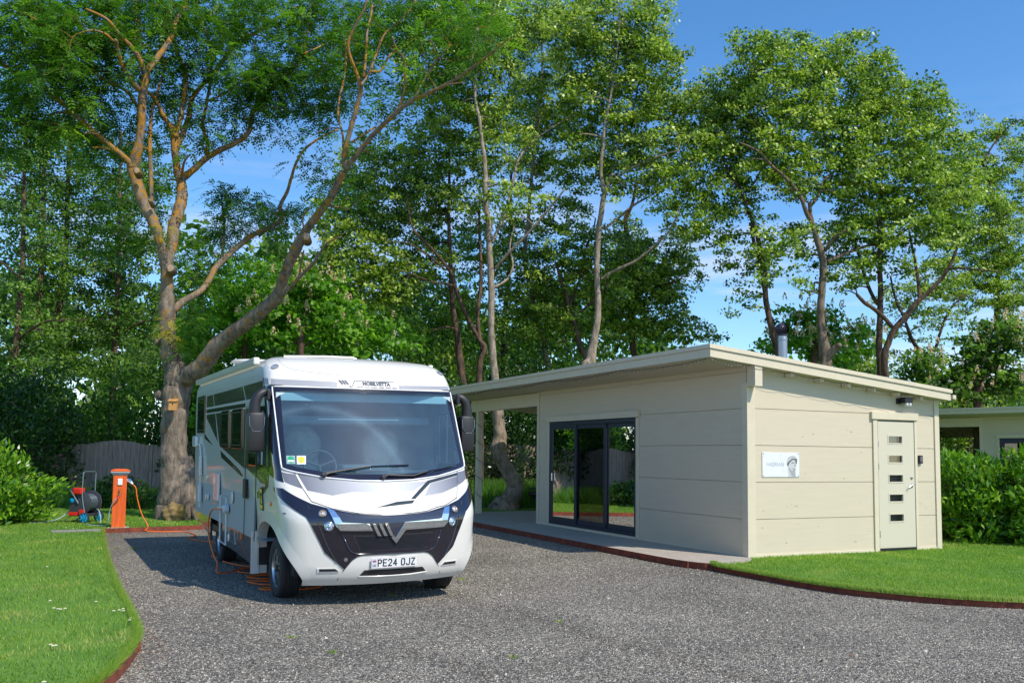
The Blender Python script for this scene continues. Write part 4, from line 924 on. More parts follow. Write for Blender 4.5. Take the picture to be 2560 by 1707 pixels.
for (k, x, y, Y, r) in (('B', 1110, 445, Y0 - .515, .085), ('B', 2000, 240, Y0 - 2.965, .07), ('A', 892, 1115, Y0 - .815, .065)):
    c = rp(k, x, y, Y) - ashroot.location; q = MB(); q.lathe([(r * .4, .004), (r * .9, .0), (r * .95, -.02)], 12, Matrix.Translation(c) @ Matrix.Rotation(PI / 2, 4, 'X')); q.build('cut_face', M_cut, ashroot)
q = MB(); c = at(425, 1278, Y0 - .62) - ashroot.location      # mossy hollow burl at the foot
bmb = bmesh.new(); bmesh.ops.create_icosphere(bmb, subdivisions=4, radius=1)
for v in bmb.verts:
    n_ = v.co.normalized(); f = 1 + .10 * math.sin(n_.x * 7 + n_.z * 4) + .08 * math.sin(n_.z * 13 + n_.y * 5) + random.uniform(-.025, .025)
    v.co = c + Vector((n_.x * .27 * f + .06, n_.y * .16 * f + .12, n_.z * .27 * f - .08))
bmb.verts.index_update(); q.add([v.co.copy() for v in bmb.verts], [[v.index for v in f.verts] for f in bmb.faces]); bmb.free()
q.build('moss_burl', mat('ochre_moss', (.34, .22, .11), 1, c2=(.15, .11, .02), vs=5, bump=1, bs=40), ashroot, smooth='all')
# yellow young shoots on the trunk
cen = np.array([[*(rp('B', x, y, Y0 - .6) - ashroot.location)] for x, y in ((1080, 190), (1040, 230), (1085, 200), (1095, 780), (1080, 830), (1075, 880), (1110, 870), (1130, 900))])
P, r = ash_sprays(cen, np.full(len(cen), .22), 9, .2); quads_obj('young_shoots', P, np.clip(r, 0, 1), leafmat('yellow_shoots', [(.30, .28, .03), (.42, .36, .04), (.50, .26, .04)], .4), ashroot)
cen = np.array([[*(rp('B', x, y, Y0 - .3) - ashroot.location)] for x, y in ((1230, 740), (1260, 790), (1300, 850), (1240, 880), (1200, 950), (1330, 900), (1260, 960), (1180, 1010), (1320, 800), (1210, 820), (1280, 1000))])
P, r = ash_sprays(cen, np.full(len(cen), .4), 12, .24); quads_obj('low_shoots', P, r, L_ash, ashroot)
# bird box
bb = empty('bird_box', at(433, 1012, Y0 - .50), .15, 'small wooden bird box fixed to the ash trunk', 'bird box'); s_ = .085
q = MB(); q.hexa([(-s_, -.07, -.12), (s_, -.07, -.12), (s_, .08, -.12), (-s_, .08, -.12), (-s_, -.07, .08), (s_, -.07, .08), (s_, .08, .12), (-s_, .08, .12)]); q.build('box', mat('birdbox_wood', (.55, .27, .08), .7, var=.15, vs=12), bb)
q = MB(); q.hexa([(-s_ - .02, -.10, .078), (s_ + .02, -.10, .078), (s_ + .02, .09, .126), (-s_ - .02, .09, .126), (-s_ - .02, -.10, .092), (s_ + .02, -.10, .092), (s_ + .02, .09, .14), (-s_ - .02, .09, .14)]); q.build('lid', MATS['birdbox_wood'], bb)
q = MB(); q.lathe([(.018, 0), (.018, .002)], 12, Matrix.Translation((0, -.0705, .02)) @ Matrix.Rotation(PI / 2, 4, 'X')); q.build('entrance_hole', M_black, bb)

# ------------------------------------------------------------------ trees behind the motorhome and the cabin
GM = 'tall trees between the motorhome and the cabin roof'; GR = 'trees behind the cabin'; GL = 'shady trees at the left edge'
YA = 26.1
make_tree('tall_tree', 'tall grey-barked tree with a curving foot seen through the terrace, rising above the cabin roof', GM, [
 L_('E', 26, 26, [(480, 1075, 190), (500, 1010, 170), (545, 930, 110), (585, 840, 95), (580, 760, 90), (540, 690, 85), (490, 600, 78), (445, 520, 80), (430, 440, 88), (450, 350, 76), (440, 250, 66), (425, 120, 62), (400, 0, 60)]),
 L_('M', 26, 26, [(1170, 1560, 42), (1145, 1300, 36), (1130, 1150, 34), (1118, 950, 30), (1120, 760, 32), (1115, 600, 32), (1105, 430, 29), (1100, 280, 26), (1082, 150, 24), (1080, 0, 22)]),
 L_('C', 26, 27, [(1085, 1200, 22), (1075, 1050, 20), (1055, 900, 17), (1040, 770, 16), (1015, 650, 14), (1020, 480, 11), (1060, 320, 9), (1120, 100, 8), (1150, -40, 7)]),
 L_('M', 26, 28, [(1122, 410, 18), (1170, 310, 15), (1205, 240, 14), (1235, 120, 12), (1270, -20, 11), (1300, -140, 10), (1390, -250, 9), (1500, -330, 8), (1660, -430, 6)]),
 L_('M', 26, 25, [(1145, 580, 14), (1220, 490, 13), (1320, 390, 12), (1420, 280, 11), (1520, 160, 9), (1600, 60, 8)]),
 L_('M', 26, 27, [(1140, 700, 12), (1220, 650, 12), (1260, 560, 10), (1240, 430, 9), (1270, 300, 6)]),
 ], [(1000, 130, 85, 90, 27), (1080, 70, 90, 75, 26), (1090, 190, 85, 70, 27), (1050, 290, 85, 70, 28), (1000, 350, 80, 60, 29, .8), (1150, 330, 70, 60, 27), (1060, 420, 70, 55, 28, .8), (1170, 460, 60, 45, 25.5, .8), (1000, 470, 80, 50, 29, .8), (1170, 60, 70, 70, 27), (950, 240, 50, 60, 28, .5)],
 L_alder, M_greybark, cov=1.35)
make_tree('tall_tree', 'slim trunk just right of the curving grey tree, rising behind the cabin roof', GM, [
 L_('M', 31, 31, [(1500, 1330, 28), (1475, 1150, 26), (1455, 1000, 23), (1400, 850, 20), (1380, 720, 18), (1345, 600, 18), (1340, 420, 18), (1360, 280, 18), (1370, 130, 17), (1382, 0, 16), (1400, -170, 15), (1420, -330, 14), (1430, -500, 12), (1450, -680, 10), (1450, -850, 8), (1440, -1000, 6)])],
 [(1225, 30, 75, 60, 31), (1230, 130, 85, 60, 31), (1260, 230, 85, 60, 31), (1200, 270, 70, 60, 32), (1270, 330, 75, 60, 31, .9), (1220, 390, 60, 45, 31, .7), (1190, 620, 60, 50, 30), (1220, 690, 70, 45, 30), (1190, 740, 60, 35, 30), (1200, 540, 50, 35, 31, .7)],
 L_alder, M_greybark, cov=1.35)
make_tree('tall_tree', 'tall pale trunk with a sawn stub just above the cabin roof', GM, [
 L_('M', 27, 27, [(1740, 1300, 54), (1765, 1190, 46), (1790, 1050, 34), (1815, 900, 30), (1815, 750, 28), (1808, 600, 26), (1815, 450, 24), (1820, 330, 25), (1840, 200, 25), (1860, 80, 23), (1905, -30, 18)]),
 L_('C', 27, 27, [(1850, 1250, 20), (1835, 1100, 17), (1850, 950, 15), (1860, 820, 14), (1900, 620, 11), (1930, 400, 9), (1955, 200, 8), (1960, 20, 6)]),
 L_('C', 27, 29, [(1870, 1240, 14), (1930, 1080, 14), (1950, 930, 12), (2050, 700, 9), (2100, 500, 7), (2250, 380, 5)]),
 L_('C', 27, 26, [(1880, 1200, 12), (2000, 1120, 12), (2120, 1060, 10), (2250, 1010, 8), (2350, 985, 6)]),
 L_('M', 27, 26, [(1838, 650, 13), (1900, 605, 14), (1985, 565, 13), (2060, 530, 12), (2150, 460, 11), (2220, 400, 10), (2270, 350, 8), (2310, 280, 8), (2345, 220, 6)]),
 L_('M', 27, 28, [(1855, 320, 14), (1930, 265, 12), (2050, 165, 11), (2180, 90, 8), (2300, 0, 5)]),
 L_('M', 26.8, 26.8, [(1776, 1161, 5), (1776, 1162, 5)])],
 [(1400, 50, 120, 60, 27), (1480, 60, 60, 60, 27, .8), (1380, 140, 100, 60, 28), (1470, 140, 80, 55, 27), (1430, 220, 110, 55, 27), (1340, 250, 60, 60, 28, .8), (1540, 225, 55, 40, 27), (1500, 290, 80, 50, 27), (1400, 330, 90, 50, 28, .9), (1560, 340, 70, 45, 26, .9), (1460, 400, 80, 50, 27), (1560, 430, 75, 45, 26), (1610, 300, 45, 60, 28, .9), (1590, 500, 55, 40, 26), (1330, 60, 50, 60, 28, .8), (1620, 230, 50, 40, 28, .9), (1340, 400, 60, 50, 29, .7), (1530, 130, 40, 25, 27, .6)],
 L_alder, M_greybark, cov=1.45)
make_tree('tall_tree', 'dark reddish trunk rising directly above the front of the motorhome roof', GM, [
 L_('M', 29, 29, [(960, 1500, 40), (935, 1330, 36), (910, 1150, 34), (895, 1000, 28), (870, 850, 24), (860, 700, 22), (850, 520, 20), (845, 380, 18), (840, 200, 15), (845, 0, 13), (845, -200, 10)]),
 L_('M', 29, 28, [(895, 980, 14), (820, 960, 10), (730, 985, 6)])],
 [(870, 400, 80, 50, 30), (900, 470, 90, 55, 29), (830, 500, 60, 50, 29, .9), (950, 540, 70, 45, 30, .9), (860, 340, 55, 40, 30, .7), (950, 400, 60, 50, 30, .8)], L_alder, M_darkbark, cov=1.3)
make_tree('tall_tree', 'dark tree with a long curving limb reaching left over the motorhome roof', GM, [
 L_('M', 28, 28, [(1045, 1450, 34), (1040, 1300, 30), (1050, 1180, 26), (1078, 1100, 24), (1040, 1040, 20), (1005, 980, 20), (960, 890, 19), (920, 800, 18), (885, 700, 18), (860, 610, 17), (800, 530, 15), (730, 450, 13), (670, 390, 12), (615, 330, 11), (585, 240, 8), (570, 100, 6)]),
 L_('M', 28, 27, [(880, 690, 9), (760, 670, 8), (660, 640, 7), (560, 600, 5), (480, 580, 4)]),
 L_('M', 28, 27, [(810, 580, 10), (740, 520, 9), (640, 450, 8), (560, 410, 6), (440, 400, 4)]),
 L_('M', 28, 29, [(1060, 1110, 16), (1030, 900, 18), (1050, 700, 17), (1050, 500, 15), (1040, 300, 12), (1045, 100, 8)])],
 [(800, 560, 60, 45, 28), (770, 500, 50, 50, 28, .9), (860, 600, 80, 45, 28), (770, 620, 60, 45, 27), (840, 660, 80, 45, 28, 1.2), (920, 640, 70, 45, 28), (980, 600, 60, 50, 29, .9), (800, 410, 40, 30, 29, .6)], L_alder, M_darkbark, cov=1.35)
make_tree('tall_tree', 'dark forked trunk left of the pale trunk with the sawn stub', GM, [
 L_('M', 29, 29, [(1750, 1260, 28), (1700, 1100, 24), (1680, 1000, 22), (1650, 900, 22), (1620, 820, 20), (1610, 740, 17), (1570, 650, 14), (1550, 560, 12)]),
 L_('M', 29, 30, [(1630, 830, 15), (1660, 740, 13), (1700, 640, 12), (1730, 520, 11), (1745, 420, 11), (1780, 360, 8), (1800, 250, 6)]),
 L_('M', 29, 28, [(1660, 900, 14), (1720, 850, 13), (1790, 780, 11), (1850, 720, 9), (1900, 640, 6)])],
 [(1310, 560, 70, 45, 29), (1290, 640, 75, 50, 29), (1370, 640, 60, 45, 29), (1330, 720, 75, 45, 29), (1400, 560, 60, 40, 29, .8), (1290, 490, 60, 35, 30, .8), (1260, 760, 60, 30, 29)], L_alder, M_darkbark, cov=1.3)
make_tree('tall_tree', 'ivy-clad dark trunk right of the pale trunk with the sawn stub', GM, [
 L_('M', 32, 32, [(2060, 1250, 30), (2045, 1100, 28), (2035, 900, 28), (2030, 700, 26), (2028, 520, 24), (2010, 380, 22), (1995, 260, 20), (2040, 160, 15), (2070, 0, 12)]),
 L_('M', 32, 31, [(2060, 870, 14), (2140, 800, 13), (2190, 700, 12), (2250, 680, 10), (2330, 665, 7)])],
 [(1440, 560, 40, 60, 32, .9), (1500, 590, 80, 40, 31, 1.), (1480, 660, 80, 45, 31), (1560, 640, 50, 40, 31, .8), (1500, 730, 90, 45, 31, 1.2), (1590, 760, 50, 25, 31, .9), (1440, 740, 60, 40, 31, 1.1), (1580, 560, 40, 40, 31, .8), (1450, 650, 40, 70, 32)], L_alder, M_darkbark, cov=1.3)
make_tree('tall_tree', 'dark upright trunk between the curving grey tree and the slim trunk', GM, [
 L_('M', 33, 33, [(1190, 1420, 26), (1195, 1200, 24), (1205, 950, 22), (1220, 750, 22), (1240, 550, 20), (1250, 350, 18), (1245, 150, 14), (1250, -50, 10)])],
 [(1130, 560, 70, 50, 33, .8), (1100, 640, 60, 45, 33, .7), (1040, 560, 50, 45, 33, .6), (1080, 740, 70, 40, 33, .9), (1000, 700, 70, 50, 33, .9), (980, 790, 70, 40, 33, .9)], L_alder, M_darkbark, cov=1.2)

# right group
make_tree('alder_tree', 'leaning slim double trunk beside the steel flue', GR, [
 L_('G', 27, 27, [(775, 1150, 40), (745, 990, 36), (715, 880, 32), (690, 780, 27), (665, 650, 25), (655, 520, 24), (640, 400, 23), (615, 260, 21), (585, 160, 19), (545, 50, 16)]),
 L_('F', 27, 27.5, [(555, 1270, 18), (525, 1190, 16), (480, 1090, 15), (430, 1000, 14), (395, 920, 12), (370, 850, 9), (340, 750, 6)]),
 L_('F', 27, 26, [(520, 1130, 9), (560, 1100, 9), (600, 1050, 8), (630, 980, 6)]),
 L_('G', 27, 27.5, [(640, 420, 16), (600, 330, 18), (580, 240, 16), (560, 150, 10)])],
 [(1680, 210, 65, 50, 27), (1740, 240, 70, 70, 28), (1690, 310, 80, 55, 27), (1640, 350, 50, 60, 27), (1730, 370, 70, 50, 28), (1650, 430, 55, 45, 27, .8), (1700, 470, 50, 40, 27, .5), (1640, 520, 40, 50, 27, .6), (1720, 560, 60, 40, 26.5, .5), (1740, 640, 50, 40, 26.5, .45), (1700, 700, 40, 30, 26.5, .3), (1660, 590, 30, 30, 27, .4)],
 L_alder, M_darkbark, cov=1.35)
make_tree('alder_tree', 'thick grey trunk with a burl, standing behind the cabin right of the flue', GR, [
 L_('G', 26, 26, [(1055, 1200, 56), (1055, 1060, 48), (1045, 960, 44), (1030, 850, 36), (1025, 720, 34), (1030, 600, 33), (1040, 480, 33), (1035, 380, 32), (1010, 290, 30), (985, 210, 24), (960, 110, 19), (950, 20, 16)]),
 L_('F', 26, 25, [(975, 1340, 22), (930, 1260, 20), (900, 1170, 18), (840, 1080, 16), (770, 1010, 15), (700, 950, 14), (630, 870, 12), (560, 830, 10), (490, 800, 7)]),
 L_('F', 26, 27, [(950, 1225, 15), (1000, 1160, 14), (1040, 1060, 12), (1100, 1000, 10), (1160, 980, 7)]),
 L_('G', 26, 28, [(1065, 400, 17), (1150, 365, 16), (1250, 325, 15), (1330, 300, 14), (1430, 280, 11), (1530, 230, 9), (1700, 120, 6)]),
 L_('G', 26, 25.4, [(1055, 330, 12), (1080, 290, 16), (1130, 230, 14), (1200, 200, 10)]),
 L_('G', 26, 25.6, [(1050, 1050, 40), (1090, 1000, 40), (1130, 960, 30), (1150, 945, 20)])],
 [(1770, 130, 75, 45, 26), (1730, 100, 50, 30, 26, .7), (1850, 130, 80, 50, 27), (1960, 130, 80, 45, 27), (2010, 150, 40, 30, 27, .7), (1820, 220, 100, 60, 26), (1930, 220, 100, 60, 27), (1850, 310, 110, 60, 26), (1960, 310, 90, 55, 27), (1790, 390, 80, 50, 26, .9), (1880, 400, 90, 50, 26), (1800, 530, 60, 36, 25, .6), (1780, 600, 60, 36, 25, .55), (1870, 560, 60, 40, 27, .6), (1960, 410, 60, 50, 27), (1840, 660, 40, 26, 25.5, .3)],
 L_alder, M_midbark, cov=1.45)
make_tree('alder_tree', 'twin-stemmed dark tree forking wide above the right part of the cabin roof', GR, [
 L_('G', 27, 27, [(1420, 1260, 34), (1415, 1130, 30), (1405, 950, 30), (1410, 800, 28), (1415, 600, 25), (1410, 450, 22), (1412, 300, 20), (1400, 100, 15)]),
 L_('G', 26.6, 26, [(1455, 1250, 34), (1445, 1130, 32), (1440, 1020, 30), (1470, 920, 28), (1510, 840, 28), (1580, 760, 26), (1650, 670, 23), (1720, 610, 20), (1790, 540, 18), (1850, 460, 16), (1890, 380, 14), (1925, 280, 10)]),
 L_('G', 26.5, 26, [(1490, 830, 18), (1440, 770, 20), (1370, 710, 19), (1310, 670, 18), (1262, 620, 15)]),
 L_('G', 26.4, 27, [(1670, 650, 17), (1665, 560, 16), (1650, 460, 15), (1630, 350, 12), (1600, 200, 8)]),
 L_('G', 27, 28, [(1395, 680, 18), (1350, 600, 17), (1300, 460, 15), (1270, 350, 13), (1240, 240, 10)]),
 L_('G', 26, 25, [(1860, 450, 10), (1950, 445, 10), (2080, 460, 8), (2200, 470, 6)]),
 L_('G', 26.5, 27.5, [(1575, 770, 14), (1530, 690, 13), (1500, 600, 11), (1480, 500, 8)])],
 [(2050, 240, 75, 60, 27), (2130, 260, 60, 60, 27), (2060, 340, 90, 60, 26), (2150, 350, 80, 60, 27), (2100, 430, 110, 55, 26), (2000, 470, 80, 50, 27), (2190, 440, 70, 50, 27), (2060, 520, 100, 45, 26), (1960, 560, 60, 50, 27, .9), (2170, 530, 70, 40, 26, .9), (1950, 630, 55, 36, 26, .7), (2040, 610, 50, 36, 26, .55), (2000, 240, 40, 40, 28, .8)],
 L_alder, M_darkbark, cov=1.5)
make_tree('alder_tree', 'leaning brown trunk slanting down to the rear corner of the cabin roof', GR, [
 L_('G', 36, 34, [(1980, 1400, 26), (1900, 1270, 26), (1820, 1170, 25), (1750, 1110, 24), (1695, 1030, 22), (1650, 960, 19), (1610, 890, 17), (1580, 800, 13)]),
 L_('G', 34.5, 34, [(1660, 1260, 22), (1660, 1170, 19), (1655, 1060, 18), (1700, 1010, 15), (1770, 970, 14), (1800, 880, 12), (1840, 770, 11), (1890, 690, 8), (1960, 620, 5)])],
 [(2110, 680, 65, 35, 34, .8), (2160, 640, 60, 40, 34, .8), (2080, 740, 45, 30, 34, .5), (2180, 720, 50, 30, 34, .5), (2040, 690, 30, 25, 34, .4), (2020, 840, 40, 35, 34, .7), (2140, 800, 50, 30, 34, .5)], L_alder, M_darkbark, cov=1.2)
make_tree('alder_tree', 'straight dark trunk rising behind the second cabin at the right edge', GR, [
 L_('G', 38, 38, [(2215, 1450, 32), (2205, 1300, 30), (2190, 1150, 37), (2180, 1000, 27), (2178, 850, 26), (2175, 700, 24), (2180, 600, 22), (2185, 450, 18), (2200, 250, 12), (2230, 50, 8)]),
 L_('F', 38, 38, [(2180, 1400, 10), (2050, 1300, 9), (1950, 1200, 7)]),
 L_('F', 38, 38, [(2250, 1500, 10), (2100, 1000, 12), (2130, 850, 9), (2250, 700, 7), (2330, 650, 5)])],
 [(2230, 480, 80, 60, 37), (2300, 540, 70, 70, 37), (2220, 590, 90, 50, 37), (2310, 640, 60, 60, 37), (2230, 400, 60, 55, 38, .9), (2310, 440, 60, 60, 38, .8), (2290, 340, 60, 50, 38, .5), (2340, 320, 40, 50, 38, .5), (2250, 300, 40, 30, 38, .3), (2250, 670, 80, 40, 36, .9), (2340, 720, 40, 40, 36, .9)], L_alder, M_darkbark, cov=1.35)

# left shady group
def left_tree(label, tx, Y, tw, lean, blobs, dens=1.):
    make_tree('shady_tree', label, GL, [L_('D', Y, Y, [(tx + lean * 0, 1010, tw * 1.3), (tx + lean * .2, 900, tw), (tx + lean * .5, 760, tw * .85), (tx + lean * .9, 600, tw * .7), (tx + lean, 450, tw * .55), (tx + lean * 1.1, 300, tw * .4)]),
      L_('D', Y, Y - 1, [(tx + lean * .5, 780, tw * .4), (tx + lean * .5 + 60, 740, tw * .3), (tx + lean * .5 + 120, 735, tw * .2)]),
      L_('D', Y, Y - 1, [(tx + lean * .8, 640, tw * .35), (tx + lean * .8 - 50, 600, tw * .25), (tx + lean * .8 - 100, 590, tw * .15)])],
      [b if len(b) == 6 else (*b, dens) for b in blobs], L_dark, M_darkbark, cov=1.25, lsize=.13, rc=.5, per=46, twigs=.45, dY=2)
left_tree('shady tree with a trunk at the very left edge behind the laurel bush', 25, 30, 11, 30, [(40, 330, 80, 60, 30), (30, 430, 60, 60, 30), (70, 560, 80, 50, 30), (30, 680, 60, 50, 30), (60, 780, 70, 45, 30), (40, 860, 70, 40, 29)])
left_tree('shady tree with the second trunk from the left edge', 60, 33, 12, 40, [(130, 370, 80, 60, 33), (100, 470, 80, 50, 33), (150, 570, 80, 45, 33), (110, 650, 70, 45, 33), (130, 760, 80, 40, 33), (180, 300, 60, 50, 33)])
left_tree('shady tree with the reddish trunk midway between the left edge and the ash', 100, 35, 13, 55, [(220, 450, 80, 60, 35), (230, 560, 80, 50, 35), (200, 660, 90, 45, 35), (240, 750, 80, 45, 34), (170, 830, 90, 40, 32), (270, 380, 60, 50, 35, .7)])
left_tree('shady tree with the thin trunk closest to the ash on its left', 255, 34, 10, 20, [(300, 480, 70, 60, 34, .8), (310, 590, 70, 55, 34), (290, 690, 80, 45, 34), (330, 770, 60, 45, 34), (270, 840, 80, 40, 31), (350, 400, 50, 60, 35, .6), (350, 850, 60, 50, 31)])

# flowering chestnuts
def chestnut(label, Y, blobs, n, cov=1.6, dark=False):
    root, C = make_tree('chestnut_tree', label, 'flowering chestnuts', [L_('D', Y + .5, Y, [(blobs[0][0], 1080, 16), (blobs[0][0] - 3, 900, 13), (blobs[0][0] + 4, blobs[0][1] + 20, 8)])], blobs, L_dark if dark else L_chest, M_darkbark, cov=cov, lsize=.2, rc=.5, per=34, twigs=.2, dY=1.2)
    P = []; idx = [i for i in range(len(C))]; random.shuffle(idx)
    for i in idx[:n]:
        c = C[i] - np.array([*root.location]) + np.array([random.uniform(-.2, .2), random.uniform(-.75, -.45), random.uniform(.05, .35)])
        m_ = 26; h = rng.random(m_); a = rng.uniform(0, 6.28, m_); rr_ = .065 * (1 - h) + .012
        P.append(leaf_quads(c + np.stack([np.cos(a) * rr_, np.sin(a) * rr_, h * .24], 1), .065, .8, 0))
    P = np.concatenate(P); quads_obj('blossom', P, rng.random(len(P)), L_candle, root)
chestnut('bright chestnut with pink flower candles between the ash limb and the motorhome roof', 25.5, [(690, 730, 80, 60, 25.5), (620, 760, 60, 50, 25.5), (740, 690, 60, 45, 26), (680, 660, 60, 40, 26.5), (780, 740, 60, 50, 26), (850, 780, 80, 40, 26.5)], 80)
chestnut('chestnut with cream flower candles behind the steel flue', 29, [(1870, 760, 60, 45, 29), (1820, 740, 40, 30, 29), (1900, 800, 50, 35, 29), (1965, 800, 35, 35, 29), (1980, 770, 22, 20, 29, .8), (1780, 790, 40, 20, 29)], 110)
chestnut('dark chestnut with cream flower candles above the second cabin', 31, [(2250, 860, 80, 50, 31), (2330, 830, 60, 70, 31), (2170, 860, 60, 40, 31), (2290, 780, 60, 40, 31), (2110, 850, 40, 40, 31), (2230, 790, 40, 30, 31, .8)], 90, dark=True)
make_tree('broadleaf_tree', 'bright green bushy tree behind the trunk of the ash', None, [L_('D', 27, 27, [(560, 1080, 12), (560, 900, 10), (565, 700, 6)])],
 [(560, 640, 75, 45, 27), (600, 700, 60, 45, 27), (520, 690, 60, 45, 27), (500, 760, 60, 45, 27), (560, 780, 60, 40, 27), (450, 830, 50, 50, 27), (470, 930, 40, 70, 26), (440, 760, 40, 40, 27, .8)], L_chest, M_darkbark, cov=1.7, lsize=.13, rc=.45, per=50, twigs=.3)

# understorey bushes behind the fences, all the way across
UB = 'dark understorey bushes behind the trees'
def bush(name, label, c, rx, ry, rz, n, lsize, m, group=None, cat='bush', asp=.5, upb=.4, stems=7, shell=.35, root_z=0.):
    r = empty(name, (c[0], c[1], root_z), 0, label, cat, group)
    d = unit(rng.normal(0, 1, (n, 3))); rad = (1 - rng.random(n) ** 2 * shell)[:, None]
    # lumpy outline
    lump = 1 + .16 * np.sin(d[:, :1] * 5 + c[0]) + .14 * np.sin(d[:, 1:2] * 7 + c[1]) + .12 * np.sin(d[:, 2:] * 9) + rng.normal(0, .05, (n, 1))
    C = d * rad * lump * np.array([rx, ry, rz]) + np.array([0, 0, c[2] - root_z]); C[:, 2] = np.maximum(C[:, 2], .03)
    P = leaf_quads(C, lsize, asp, upb, dirv=unit(d + np.array([0, 0, .9]))); quads_obj('foliage', P, np.clip(rng.normal(.45, .2, n), 0, 1), m, r)
    q = MB()
    for k in range(stems):
        a = random.uniform(0, 6.28); q.tube([(0.1 * math.cos(a), .1 * math.sin(a), 0), (.4 * rx * math.cos(a), .4 * ry * math.sin(a), (c[2] - root_z) * .8), (.75 * rx * math.cos(a), .75 * ry * math.sin(a), c[2] - root_z + rz * .5)], [.03, .02, .008], 5)
    q.build('stems', M_darkbark, r); return r
ubs = [(-19, 33, 3.4), (-16.5, 31, 3.6), (-14.2, 29.6, 3.2), (-11.8, 29.2, 4.4), (-9.4, 29, 4.6), (-7, 30, 5.0), (-4.2, 31, 5.4), (-1.6, 31.5, 5.6), (1.0, 31.6, 5.4), (3.4, 32, 5.3), (6, 33, 4.6), (9, 33, 4.2), (12, 34, 4.2), (15, 35, 4.4), (18, 36, 4.4), (21, 37, 4.6)]
places = ['at the far left edge', 'above the laurel bush', 'over the left end of the weathered fence', 'over the middle of the weathered fence', 'just left of the ash trunk', 'just right of the ash trunk', 'above the rear of the motorhome roof', 'above the front of the motorhome roof', 'seen through the terrace opening', 'behind the sliding doors end of the cabin roof', 'behind the middle of the cabin roof', 'behind the steel flue', 'behind the thick trunk with a burl', 'behind the forked twin trunk', 'behind the second cabin', 'at the far right edge']
for (x, y, h), pl in zip(ubs, places):
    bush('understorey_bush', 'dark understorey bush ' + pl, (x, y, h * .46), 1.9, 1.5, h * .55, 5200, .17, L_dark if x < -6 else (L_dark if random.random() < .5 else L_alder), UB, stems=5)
# far tree belt that closes the view
def belt():
    P = []; R = []
    for k in range(1500):
        x = random.uniform(-62, 66); y = random.uniform(50, 70); h = random.uniform(0, 1); H = 12.5 + 2 * math.sin(x * .3) if x < 10 else 6.0 + 1 * math.sin(x * .4)
        n = 110; c = np.array([x, y, h * H]); d = unit(rng.normal(0, 1, (n, 3))) * rng.uniform(.3, 1.6, (n, 1)); P.append(leaf_quads(c + d, .55, .6, .5)); R.append(np.clip(rng.normal(.4, .2, n), 0, 1))
    return np.concatenate(P), np.concatenate(R)
P, R_ = belt(); tag(quads_obj('far_wood', P, R_, L_dark), 'distant belt of dark green woodland', 'woodland', kind='stuff')

# laurel hedges
bush('laurel_bush', 'bright green rounded laurel bush at the left edge of the lawn', (-11.2, 19.0, .72), 1.5, 1.1, .84, 12000, .15, L_laurel, asp=.34, upb=.2, stems=16, shell=.5, root_z=LAWNZ)
for i, (x, y, h, lb) in enumerate([(9.05, 17.6, 1.5, 'laurel bush at the left end of the hedge beside the cabin'), (10.1, 17.0, 1.65, 'laurel bush at the right end of the hedge in front of the second cabin'), (9.4, 18.9, 1.5, 'laurel bush behind the front row of the hedge beside the cabin')]):
    bush('laurel_hedge', lb, (x, y, h * .5), .95, .85, h * .56, 6500, .175, L_laurel, 'laurel bushes right of the cabin', asp=.34, upb=.15, stems=12, shell=.55, root_z=LAWNZ)
# ivy thicket left of and over the weathered fence
for x, y, h, rx, lb in ((-15.0, 25.5, 3.4, 1.9, 'dark thicket behind the laurel bush at the left edge'), (-14.0, 26.0, 3.6, 1.5, 'dark ivy thicket hanging over the left part of the weathered fence'), (-9.7, 27.9, 3.6, 1.6, 'dark ivy thicket above the fence beside the ash trunk'), (-2.6, 27.6, 3.9, 1.3, 'ivy thicket in front of the pale fence left of the curving grey trunk'), (.2, 28.9, 4.4, 1.5, 'ivy thicket in front of the pale fence right of the curving grey trunk')):
    bush('ivy_thicket', lb, (x, y, h * .55), rx, 1.1, h * .48, 8500, .13, L_ivy, 'ivy thickets by the weathered fence', stems=6)
for x, y, lb in ((-7.9, 23.4, 'low dark shrub at the foot of the fence behind the orange post'), (-10.6, 24.6, 'low dark shrub at the foot of the fence behind the hose reel')):
    bush('low_shrub', lb, (x, y, .32), 1.1, .6, .5, 3600, .12, L_ivy, 'low shrubs along the weathered fence', stems=4)
# long grass and weeds
def weeds(name, box, n, h, label):
    x = rng.uniform(box[0], box[1], n); y = rng.uniform(box[2], box[3], n); a = rng.uniform(0, 2 * PI, n); hh = h * rng.uniform(.4, 1.2, n); w_ = .012
    lx = rng.normal(0, .3, n) * hh; ly = rng.normal(0, .3, n) * hh; wx = np.cos(a) * w_; wy = np.sin(a) * w_; z = np.full(n, .05); o = 0 * x
    P = np.stack([np.stack([x - wx, y - wy, z], 1), np.stack([x + wx, y + wy, z], 1), np.stack([x + lx + wx * .3, y + ly, z + hh], 1), np.stack([x + lx - wx * .3, y + ly, z + hh], 1)], 1)
    return tag(quads_obj(name, P, np.clip(rng.normal(.45, .2, n), 0, 1), L_weed), label, 'long grass', kind='stuff')
weeds('long_grass', (-3.5, 4.5, 26.8, 29), 16000, .75, 'tall rough grass behind the terrace and the leaning trunk')
weeds('long_grass', (-13, -7, 24.2, 26), 9000, .5, 'rough grass in shade below the weathered fence')

